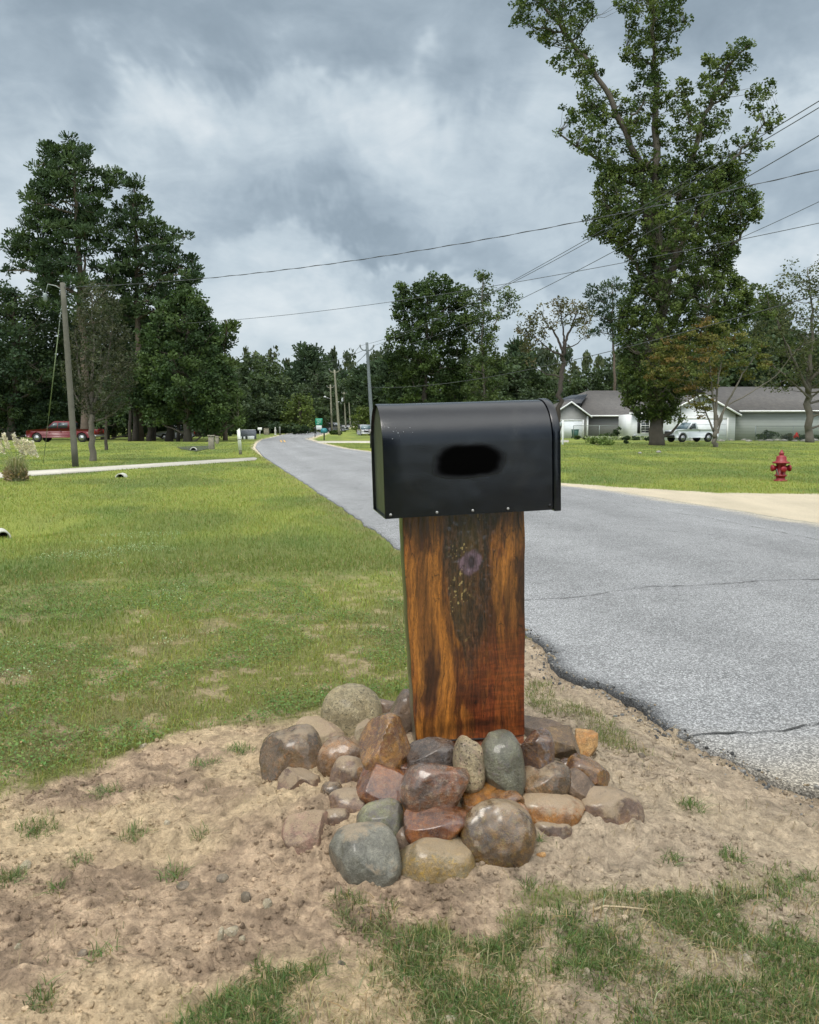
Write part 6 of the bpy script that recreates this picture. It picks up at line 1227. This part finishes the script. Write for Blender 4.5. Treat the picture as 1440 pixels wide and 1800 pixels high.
tree('dark_oak', 'dark spreading oak behind the red pickup at the left edge', b5, 86.0, [([(-140, 510), (0, 500), (50, 515), (75, 490), (110, 520), (125, 600), (125, 740), (60, 755), (-140, 755)], 1.0)], [([b5, (24, 650), (30, 520)], .45, .1), ([(22, 680), (-60, 600), (-110, 540)], .25, .06)], step=17, rad=1.1, per=110, size=.30, cols=DK, r0=.45, seed=25, layers=2)
b6 = (185, 777)
tree('dark_oak', 'dark oak filling the gap under the two tall pines', b6, 90.0, [([(110, 560), (190, 530), (250, 540), (290, 600), (270, 742), (120, 748)], 1.0)], [([b6, (187, 640), (190, 550)], .4, .1)], step=16, rad=1.1, per=110, size=.30, cols=DK, r0=.4, seed=26, layers=2)
b6b = (300, 776)
tree('dark_oak', 'dark oak low in the middle of the left grove behind the thick trunks', b6b, 92.0, [([(230, 560), (350, 540), (390, 620), (390, 740), (230, 745)], 1.0)], [([b6b, (300, 640), (300, 550)], .4, .1)], step=16, rad=1.1, per=100, size=.30, cols=DK, r0=.4, seed=126, layers=2)
for k, (px, D_, r_) in enumerate([(228, 79, .16), (238, 81, .3), (262, 80, .24), (270, 83, .22), (297, 80, .34), (313, 79, .16)]):
    bb = (px, 776); tree('bare_trunk', ['thin dark trunk at the left of the grove', 'thick dark trunk left in the grove', 'dark trunk in the middle of the grove', 'slightly thinner dark trunk beside the middle one', 'thickest dark trunk right in the grove', 'thin dark trunk at the right end of the grove'][k], bb, D_, [([(px - 22, 640), (px + 22, 640), (px + 26, 715), (px - 26, 715)], 1.0)], [([bb, (px + 1, 700), (px + 2, 620)], r_, r_ * .7)], step=17, rad=1.1, per=50, size=.36, cols=DK, r0=r_, seed=130 + k, nlimb=5, bark=mat('dark_bark', (.045, .036, .030), .95, .3, 3))
b7 = (164, 811)
tree('grey_tree', 'slender grey sparsely leaved tree just right of the leaning pole', b7, 33.5, [([(138, 560), (150, 505), (190, 500), (215, 540), (235, 600), (238, 670), (215, 715), (175, 740), (135, 715), (115, 660), (118, 600)], 1.0)],
     [([b7, (160, 740), (158, 690)], .125, .09), ([(160, 735), (140, 660), (132, 580)], .06, .012), ([(160, 725), (165, 620), (162, 520)], .07, .012), ([(160, 725), (190, 640), (200, 550)], .06, .012), ([(160, 735), (205, 680), (228, 640)], .05, .01), ([(160, 740), (130, 690), (118, 640)], .04, .01)],
     step=9, rad=.30, per=30, size=.085, cols=GRY, r0=.16, seed=27, layers=2, nlimb=40, twig=.012, fill=.75, bark=MBARKL, depth=.9)
b8 = (187, 790)
tree('young_tree', 'small dark young tree behind the slender grey one', b8, 50.0, [([(165, 700), (190, 670), (215, 700), (212, 745), (170, 748)], 1.0)], [([b8, (187, 740), (188, 690)], .10, .04)], step=12, rad=.5, per=50, size=.2, cols=DK, r0=.1, seed=28, nlimb=8)
# --- middle clump right of the far poles
b9 = (745, 776)
tree('dark_evergreen', 'dense dark evergreen clump directly behind the mailbox', b9, 98.0, [([(696, 545), (692, 515), (704, 498), (718, 514), (726, 494), (765, 486), (802, 500), (822, 524), (830, 560), (822, 600), (815, 660), (820, 745), (690, 745), (686, 640), (692, 580)], 1.0)],
     [([b9, (748, 640), (752, 495)], .40, .08), ([(745, 650), (712, 580), (706, 505)], .15, .04)], step=14, rad=.85, per=100, size=.30, cols=[(.045, .072, .024), (.060, .090, .027), (.034, .056, .022)], r0=.4, seed=31, layers=2, nlimb=26)
b10 = (852, 776)
tree('slender_tree', 'loose-leaved slender tree with pointed top right of the dense evergreen', b10, 95.0, [([(838, 510), (846, 472), (862, 488), (868, 525), (905, 508), (914, 518), (905, 545), (885, 560), (870, 590), (885, 640), (868, 740), (820, 740), (815, 640), (832, 600), (812, 560), (822, 505)], 1.0)],
     [([b10, (848, 640), (850, 478)], .2, .04), ([(850, 620), (875, 560), (906, 514)], .1, .02)], step=12.5, rad=.80, per=62, size=.25, cols=[(.065, .095, .034), (.085, .115, .038), (.052, .078, .030)], r0=.25, seed=32, layers=2, fill=.80, nlimb=24, bark=MBARKL)
b11 = (978, 772)
tree('crooked_tree', 'crooked open-crowned tree with dark bare limbs between mailbox and tall tree', b11, 92.0, [([(928, 590), (930, 560), (948, 532), (990, 518), (1030, 532), (1042, 560), (1030, 592), (1012, 575), (985, 560), (965, 585), (945, 610), (928, 640)], 1.0), ([(900, 560), (935, 545), (935, 620), (905, 630)], .7)],
     [([b11, (985, 700), (990, 640), (992, 600)], .30, .22), ([(991, 620), (975, 585), (955, 560)], .16, .05), ([(992, 605), (1005, 575), (1015, 545)], .16, .05), ([(991, 625), (965, 615), (940, 590)], .12, .04), ([(992, 600), (990, 570), (985, 535)], .12, .03)],
     step=12, rad=.75, per=32, size=.26, cols=[(.10, .095, .05), (.085, .09, .04), (.12, .10, .055)], r0=.3, seed=33, layers=2, fill=.7, nlimb=26, bark=mat('dark_bark', (.045, .036, .030), .95, .3, 3))
b12 = (1082, 774)
tree('pine_tree', 'open pine peeking out left of the tall tree', b12, 118.0, [([(1034, 512), (1055, 492), (1100, 496), (1110, 560), (1090, 600), (1060, 588), (1050, 560), (1028, 560), (1040, 540)], 1.0), ([(1035, 580), (1070, 575), (1085, 610), (1050, 615)], .7)],
     [([b12, (1080, 650), (1076, 500)], .28, .06)], step=14, rad=.9, per=70, size=.36, cols=DK, r0=.35, kind='pine', bark=MBARKP, seed=34, layers=2, fill=.6, flat=.5)
# --- right foreground: dogwood-like small tree and the grey-green one at the edge
b13 = (1258, 786)
tree('turning_tree', 'small multi-stemmed tree with olive and rust leaves in front of the white pickup', b13, 57.0, [([(1130, 655), (1150, 610), (1190, 590), (1240, 562), (1300, 575), (1345, 600), (1350, 640), (1318, 668), (1285, 650), (1255, 680), (1248, 720), (1228, 738), (1212, 715), (1205, 690), (1180, 680), (1140, 672)], 1.0)],
     [([b13, (1258, 760), (1259, 730)], .16, .13), ([(1258, 745), (1252, 680), (1245, 610)], .10, .02), ([(1259, 745), (1262, 670), (1275, 590)], .10, .02), ([(1258, 755), (1282, 700), (1310, 650), (1335, 615)], .09, .02), ([(1256, 762), (1238, 720), (1205, 650)], .07, .015), ([(1262, 760), (1275, 715), (1320, 690), (1365, 660), (1400, 615)], .06, .012)],
     step=12, rad=.50, per=40, size=.16, cols=OLV, r0=.14, seed=35, layers=2, fill=.78, nlimb=34, twig=.018, flat=.4, bark=MBARKL)
b14 = (1424, 773)
tree('grey_green_tree', 'grey-green wide-crowned tree with straight trunk at the right edge', b14, 74.0, [([(1300, 590), (1318, 540), (1350, 500), (1385, 470), (1435, 452), (1560, 440), (1640, 560), (1600, 690), (1460, 690), (1430, 680), (1390, 672), (1370, 690), (1330, 670), (1350, 620)], 1.0)],
     [([b14, (1422, 700), (1424, 640)], .32, .26), ([(1423, 690), (1380, 600), (1345, 520)], .14, .03), ([(1424, 660), (1430, 560), (1420, 470)], .18, .03), ([(1424, 670), (1500, 580), (1550, 500)], .16, .03), ([(1423, 700), (1380, 660), (1320, 610)], .10, .02), ([(1423, 690), (1390, 640), (1368, 560)], .10, .02)],
     step=16, rad=.85, per=46, size=.21, cols=[(.085, .095, .048), (.105, .115, .055), (.065, .075, .04), (.08, .10, .04)], r0=.35, seed=36, layers=2, fill=.72, nlimb=40, bark=MBARKL)
# --- background wood: five kinds, then copies
def proto(kind, seed, label, cols, shape, per=60, size=.55, rad=1.5, step=14, k='leaf', flat=.7):
    b = (720, 760); P = [(720 + x, 760 - y) for x, y in shape]
    return tree(kind, label, b, 150.0, [(P, 1.0)], [([b, (722, 700), (720, 760 - max(y for x, y in shape) + 8)], .38, .08)], step=step, rad=rad, per=per, size=size, cols=cols, r0=.4, kind=k, seed=seed, nlimb=16, layers=2, flat=flat, bark=MBARKP if k == 'pine' else MBARK, group='trees of the far wood', zb=1.4 - 10 * 150 / F)
PR = {
 'p': proto('far_pine', 41, 'x', [(.042, .066, .036), (.052, .076, .040)], [(-14, 70), (-34, 92), (-26, 120), (-12, 146), (0, 152), (14, 144), (28, 118), (34, 90), (16, 72)], k='pine', per=80, size=.8, rad=1.6, flat=.6),
 'q': proto('far_pine', 45, 'x', [(.044, .068, .036), (.054, .080, .040)], [(-10, 50), (-26, 70), (-20, 100), (-16, 130), (-4, 150), (8, 146), (20, 120), (26, 84), (14, 52)], k='pine', per=80, size=.8, rad=1.4, flat=.6),
 'o': proto('far_oak', 42, 'x', [(.054, .080, .038), (.066, .092, .040), (.046, .068, .036)], [(-38, 10), (-50, 45), (-44, 82), (-22, 108), (4, 116), (28, 104), (46, 76), (50, 42), (38, 8)]),
 'd': proto('far_oak', 43, 'x', [(.048, .070, .038), (.058, .080, .042)], [(-30, 4), (-42, 40), (-36, 90), (-14, 122), (10, 124), (34, 92), (40, 42), (30, 4)]),
 'l': proto('far_young_tree', 44, 'x', [(.095, .125, .035), (.080, .11, .03)], [(-26, 2), (-30, 26), (-14, 56), (0, 78), (14, 54), (30, 24), (24, 2)], size=.5)}
def copy_tree(o, loc, sc, rz, label, group):
    r = o.copy(); COL.objects.link(r); r.location = loc; r.scale = sc; r.rotation_euler = (0, 0, rz); r['label'] = label; r['group'] = group
    for ch in list(o.children): c = ch.copy(); COL.objects.link(c); c.parent = r
    return r
HT = {'p': 152, 'q': 150, 'o': 116, 'd': 124, 'l': 78}
used = set(); rgc = np.random.default_rng(77)
def bgt(k, px, ptop, D, label, group='trees of the far wood', wsc=1.0, zoff=0.0):
    X_ = at(px, 750, D)[0]; zb = tz(X_, D) + zoff; ztop_ = at(px, ptop, D)[2]; s = (ztop_ - zb) / (HT[k] * 150 / F); w = (s + (D / 150.)) / 2 * wsc
    loc = (X_, D, zb); rz = rgc.uniform(0, 6.28)
    if k in used: return copy_tree(PR[k], loc, (w, w, s), rz, label, group)
    used.add(k); o = PR[k]; o.location = loc; o.scale = (w, w, s); o.rotation_euler = (0, 0, rz); o['label'] = label; o['group'] = group; return o
named = [('p', 545, 612, 175, 'tall rounded pine rising highest above the far wood at the bend'), ('l', 528, 690, 135, 'light green young conifer-shaped tree in front of the far wood at the bend'), ('l', 640, 712, 135, 'light green bushy young tree left of the mailbox top'),
         ('o', 440, 632, 140, 'round-topped oak of the far wood next to the left grove'), ('o', 473, 640, 150, 'second round-topped oak from the left grove in the far wood'), ('q', 513, 652, 170, 'narrow pine left of the tall rounded pine'),
         ('d', 605, 668, 215, 'greyish broad tree standing behind the far utility poles'), ('q', 668, 632, 150, 'narrow pine just right of the blue-grey pole'), ('q', 690, 622, 140, 'narrow pine at the left foot of the dense evergreen clump'), ('q', 632, 640, 190, 'narrow pine left of the blue-grey pole top')]
for a in named: bgt(*a)
gen = [(425, 640, 155, 'd'), (458, 655, 165, 'd'), (490, 658, 160, 'o'), (560, 650, 165, 'd'), (580, 660, 230, 'o'), (535, 680, 160, 'd'), (625, 660, 260, 'o'), (650, 655, 240, 'd'), (500, 700, 140, 'o'), (415, 690, 130, 'o'), (455, 700, 135, 'd'), (550, 705, 150, 'o'), (478, 712, 138, 'o'),
       (590, 690, 262, 'd'), (610, 685, 280, 'o'), (640, 690, 262, 'd'), (665, 680, 170, 'o'), (690, 690, 160, 'd'), (570, 640, 240, 'q'), (600, 655, 290, 'p'), (655, 645, 210, 'p')]
for (px, pt, D_, k) in gen: bgt(k, px, pt, D_, 'dark green tree within the far wood round the road bend', 'dark trees of the far wood round the bend')
for (px, pt, D_, k) in [(-120, 500, 100, 'd'), (-70, 560, 98, 'o'), (-20, 590, 105, 'd'), (40, 600, 108, 'o'), (90, 610, 104, 'd'), (140, 620, 108, 'o'), (200, 620, 106, 'd'), (250, 600, 108, 'o'), (300, 610, 112, 'd'), (345, 600, 110, 'o'), (380, 630, 114, 'd'), (60, 640, 120, 'o'), (170, 640, 122, 'o'), (270, 650, 122, 'd'), (350, 660, 124, 'o'), (405, 650, 128, 'd')]:
    bgt(k, px, pt, D_, 'dark tree closing the back of the left grove', 'dark trees at the back of the left grove')
for (px, pt, D_, k) in [(840, 632, 125, 'o'), (880, 622, 130, 'd'), (915, 628, 128, 'o'), (950, 640, 132, 'd'), (905, 590, 135, 'q'), (1030, 655, 140, 'o'), (1080, 640, 142, 'd'), (1000, 660, 145, 'd'), (790, 640, 125, 'd'), (725, 640, 130, 'o'), (830, 680, 118, 'o'), (930, 680, 120, 'd'), (765, 690, 115, 'o'), (965, 690, 125, 'o'), (700, 700, 120, 'd'), (870, 690, 112, 'o')]:
    bgt(k, px, pt, D_, 'mid green tree in the low wood behind the mailbox', 'green trees of the low wood behind the mailbox')
for (px, pt, D_, k) in [(1130, 600, 130, 'o'), (1190, 590, 128, 'd'), (1250, 570, 132, 'o'), (1310, 580, 130, 'd'), (1370, 575, 134, 'o'), (1430, 570, 130, 'd'), (1500, 560, 132, 'o'), (1340, 520, 140, 'q'), (1560, 560, 130, 'd'), (1230, 620, 125, 'o')]:
    bgt(k, px, pt, D_, 'green tree behind the white house', 'trees behind the white house')
# --- distant wooded hill
hx, hy = np.meshgrid(np.linspace(-420, 620, 80), np.linspace(250, 900, 60)); hzv = rise(hy) - 1.5 + 15 * sst(300, 430, hy) * (0.85 + .5 * (fbm(hx * .006, hy * .006, oct=3, seed=301) - .5)) + .0
I = np.arange(hx.size).reshape(hx.shape); q = np.stack([I[:-1, :-1], I[:-1, 1:], I[1:, 1:], I[1:, :-1]], -1).reshape(-1, 4)
hills = mesh('hills', np.stack([hx.ravel(), hy.ravel(), hzv.ravel()], 1), q, mat('hill_ground', (.05, .07, .03), .95, .2, .05), smooth=True); props(hills, kind='structure')
rg = np.random.default_rng(303); n = 620; cx = rg.uniform(-330, 430, n); cy = rg.uniform(290, 470, n); gz_ = rise(cy) - 1.5 + 15 * sst(300, 430, cy); R_ = rg.uniform(3.5, 6.5, n); Hh = rg.uniform(10, 17, n)
C = np.stack([cx, cy, gz_ + Hh], 1); V, Q, c = make_leaves(C, 1.0, 75, 1.7, np.array([(.050, .068, .038), (.060, .078, .040), (.042, .058, .036), (.070, .082, .040)]), rg, 'leaf')
ci = np.repeat(np.arange(n), 75 * 4); V = C[ci] + (V - C[ci]) * np.stack([R_, R_, Hh * .75], 1)[ci] * .55
# keep leaf size: rebuild quads around their own centres
ctr = V.reshape(-1, 4, 3).mean(1, keepdims=True); qd = (V.reshape(-1, 4, 3) - ctr); ln = np.linalg.norm(qd[:, 0] - qd[:, 2], axis=1)[:, None, None]; V = (ctr + qd / ln * rg.uniform(1.1, 2.2, ln.shape)).reshape(-1, 3)
o = mesh('distant_forest', V, Q, MLEAF, col=c); props(o, 'distant wooded hillside reading as one dark green canopy', 'forest', kind='stuff')
# --- unseen tree belt added behind the viewer to darken reflections and block low sky
n = 420; a = rg.uniform(R(95), R(265), n); rr_ = rg.uniform(22, 40, n); C = np.stack([rr_ * np.sin(a), rr_ * np.cos(a), rg.uniform(1.0, 12, n)], 1); k = ~((C[:, 0] > xl(C[:, 1]) - 3) & (C[:, 0] < xr(C[:, 1]) + 3)); C = C[k]
V, Q, c = make_leaves(C, 2.6, 150, .7, np.array(DK + MD), rg, 'leaf'); o = mesh('unseen_tree_belt', V, Q, MLEAF, col=c); props(o, 'unseen belt of dark trees added behind the camera to darken reflections', 'trees', kind='stuff')
# --- shrubs
def shrub(name, label, px, py, w, h, cols, D=None, per=36, size=.10, seed=1, kind='leaf', group=None, n=16):
    P = W(px, py) if D is None else at(px, py, D); z = tz(P[0], P[1]); sc = P[1] / F; rg = np.random.default_rng(seed); ww, hh = w * sc / 2, h * sc
    C = np.stack([P[0] + rg.uniform(-.75, .75, n) * ww, P[1] + rg.uniform(-.6, .6, n) * ww, z + hh * rg.uniform(.25, .78, n) * (1 - .3 * rg.uniform(0, 1, n))], 1); r = thing(name, label, 'shrub', (P[0], P[1], z), 0, group)
    V, Q, c = make_leaves(C, min(ww, hh) * .42, per, size, np.array(cols), rg, kind); mesh('foliage', V - np.array([P[0], P[1], z]), Q, MLEAF, r, col=c)
    b_ = MB()
    for c_ in C[:7]: q_ = c_ - np.array([P[0], P[1], z]); b_.tube([(q_[0] * .2, q_[1] * .2, -.05), q_ * np.array([.7, .7, .5]), q_], [.02, .015, .008], 5)
    b_.build('stems', MBARK, r); return r
GS = [(.07, .11, .03), (.09, .13, .035), (.055, .09, .028)]
for k, a in enumerate([(1356, 775, 26, 24, DK, 'round dark shrub before the chain link fence'), (1285, 774, 26, 22, GS, 'spreading green shrub by the right corner of the gabled garage'), (1305, 774, 22, 14, MD, 'low green shrub right of the spreading one'), (1325, 774, 22, 16, GS, 'bushy green shrub left of the first fence post'), (1338, 775, 14, 18, MD, 'small shrub between the fence post and the round dark shrub'),
     (1383, 775, 20, 15, GRY, 'thin grey-green shrub right of the round dark shrub'), (1408, 775, 18, 14, MD, 'small shrub left of the right-hand tree trunk'), (1436, 775, 18, 14, MD, 'small shrub right of the right-hand tree trunk'),
     (1058, 783, 52, 16, [(.10, .15, .04), (.12, .17, .045)], 'broad low light green shrub in the bed before the grey house'), (1082, 772, 18, 26, DK, 'upright dark shrub at the corner of the white house wall'), (1063, 772, 18, 12, MD, 'small shrub along the grey house wall'), (1100, 774, 14, 9, DK, 'low dark shrub under the white wall'), (1118, 774, 14, 9, DK, 'low dark shrub under the window'), (1015, 773, 10, 9, MD, 'small shrub beside the green bin'), (1030, 773, 10, 9, MD, 'small shrub at the white corner trim of the grey house'), (1140, 775, 14, 9, DK, 'low dark shrub left of the big trunk'), (1101, 780, 9, 8, DK, 'tiny dark shrub at the end of the flower bed'),
     (525, 762, 40, 22, DK, 'dark roadside bush at the outside of the bend'), (490, 762, 34, 26, DK, 'dark bush behind the garden statue'), (412, 770, 40, 22, MD, 'green bush at the right foot of the left grove'), (590, 754, 22, 8, MD, 'low bush among the far pole feet')]):
    shrub('shrub', a[5], a[0], a[1], a[2], a[3], a[4], D=None if a[1] > 770 else 125, seed=400 + k, size=.16 if a[1] > 770 else .4, group='shrubs of the yards' )
# flowering white rows in the bed
rg = np.random.default_rng(9); n = 900; x = rg.uniform(at(1028, 770, 88)[0], at(1140, 770, 88)[0], n); y = 87 + rg.uniform(-1.5, 1.5, n); C = np.stack([x, y, rg.uniform(.05, .38, n)], 1)
V, Q, c = make_leaves(C, .12, 5, .12, np.array([(.45, .47, .38), (.30, .36, .2), (.16, .2, .08)]), rg, 'leaf'); props(mesh('flower_bed', V, Q, MLEAF, col=c), 'pale flowering ground cover in the bed before the houses', 'flowers', kind='stuff')
# --- pampas grass at the left
P = W(30, 846); r = thing('pampas_grass', 'pampas grass clump with cream plumes at the left beside the driveway', 'grass clump', (P[0], P[1], hz(P[0], P[1])))
n = 480; a = rg.uniform(0, 6.283, n); rr_ = .20 * np.sqrt(rg.uniform(0, 1, n)); out = rg.uniform(.05, .75, n) ** 1.3; hgt_ = rg.uniform(.30, .70, n); V = []; col_ = []
sx = np.stack([-np.sin(a), np.cos(a), a * 0], 1) * .006; s0 = np.stack([rr_ * np.cos(a), rr_ * np.sin(a), a * 0 - .02], 1); dirv = np.stack([np.cos(a), np.sin(a), a * 0], 1)
pts_ = [s0, s0 + dirv * (out * .18 * hgt_)[:, None] + np.array([0, 0, 1]) * (hgt_ * .6)[:, None], s0 + dirv * (out * .50 * hgt_)[:, None] + np.array([0, 0, 1]) * (hgt_ * (1 - .25 * out))[:, None], s0 + dirv * (out * .85 * hgt_)[:, None] + np.array([0, 0, 1]) * (hgt_ * (.95 - .55 * out))[:, None]]
V = np.stack([pts_[0] - sx, pts_[0] + sx, pts_[1] - sx, pts_[1] + sx, pts_[2] - sx * .7, pts_[2] + sx * .7, pts_[3]], 1).reshape(-1, 3); k = np.arange(n)[:, None] * 7
Fs = [tuple(int(v) for v in row) for row in np.concatenate([k + [[0, 1, 3, 2]], k + [[2, 3, 5, 4]]])] + [tuple(int(v) for v in row) for row in (k + [[4, 5, 6]])]
cc = np.array([(.16, .18, .09), (.22, .23, .12), (.30, .27, .16)])[rg.integers(0, 3, n)]; mesh('blades', V, Fs, MGR, r, col=np.repeat(cc, 7, 0))
n = 120; a = rg.uniform(0, 6.283, n); V, Q, c = make_leaves(np.stack([.22 * np.cos(a) * rg.uniform(.3, 1, n), .25 * np.sin(a) * rg.uniform(.3, 1, n), rg.uniform(.02, .28, n)], 1), .07, 6, .11, np.array([(.30, .22, .15), (.36, .28, .18)]), rg, 'pine'); mesh('dead_thatch', V, Q, MGR, r, col=c)
for px, py in ((0, 776), (9, 768), (25, 768), (34, 780), (42, 778), (50, 780), (58, 782)):
    T = at(px, py, P[1]) - np.array(r.location); b_ = MB(); s = np.linspace(0, 1, 8); Q = np.stack([T[0] * s ** 1.5 + 0, 0 * s + .05 * s, T[2] * s], 1); 
    b_.tube(Q, .006, 5); st = b_.build('stalk', mat('stalk_green', (.20, .22, .10), .8), r)
    Cq = np.array([T + np.array([.012 * k - .03, 0, -.042 * k + .05]) for k in range(9)]); V, Qf, c = make_leaves(Cq, .026, 30, .048, np.array([(.62, .55, .50), (.72, .66, .61)]), rg, 'pine', flat=1.6); mesh('plume', V, Qf, MGR, r, col=c)
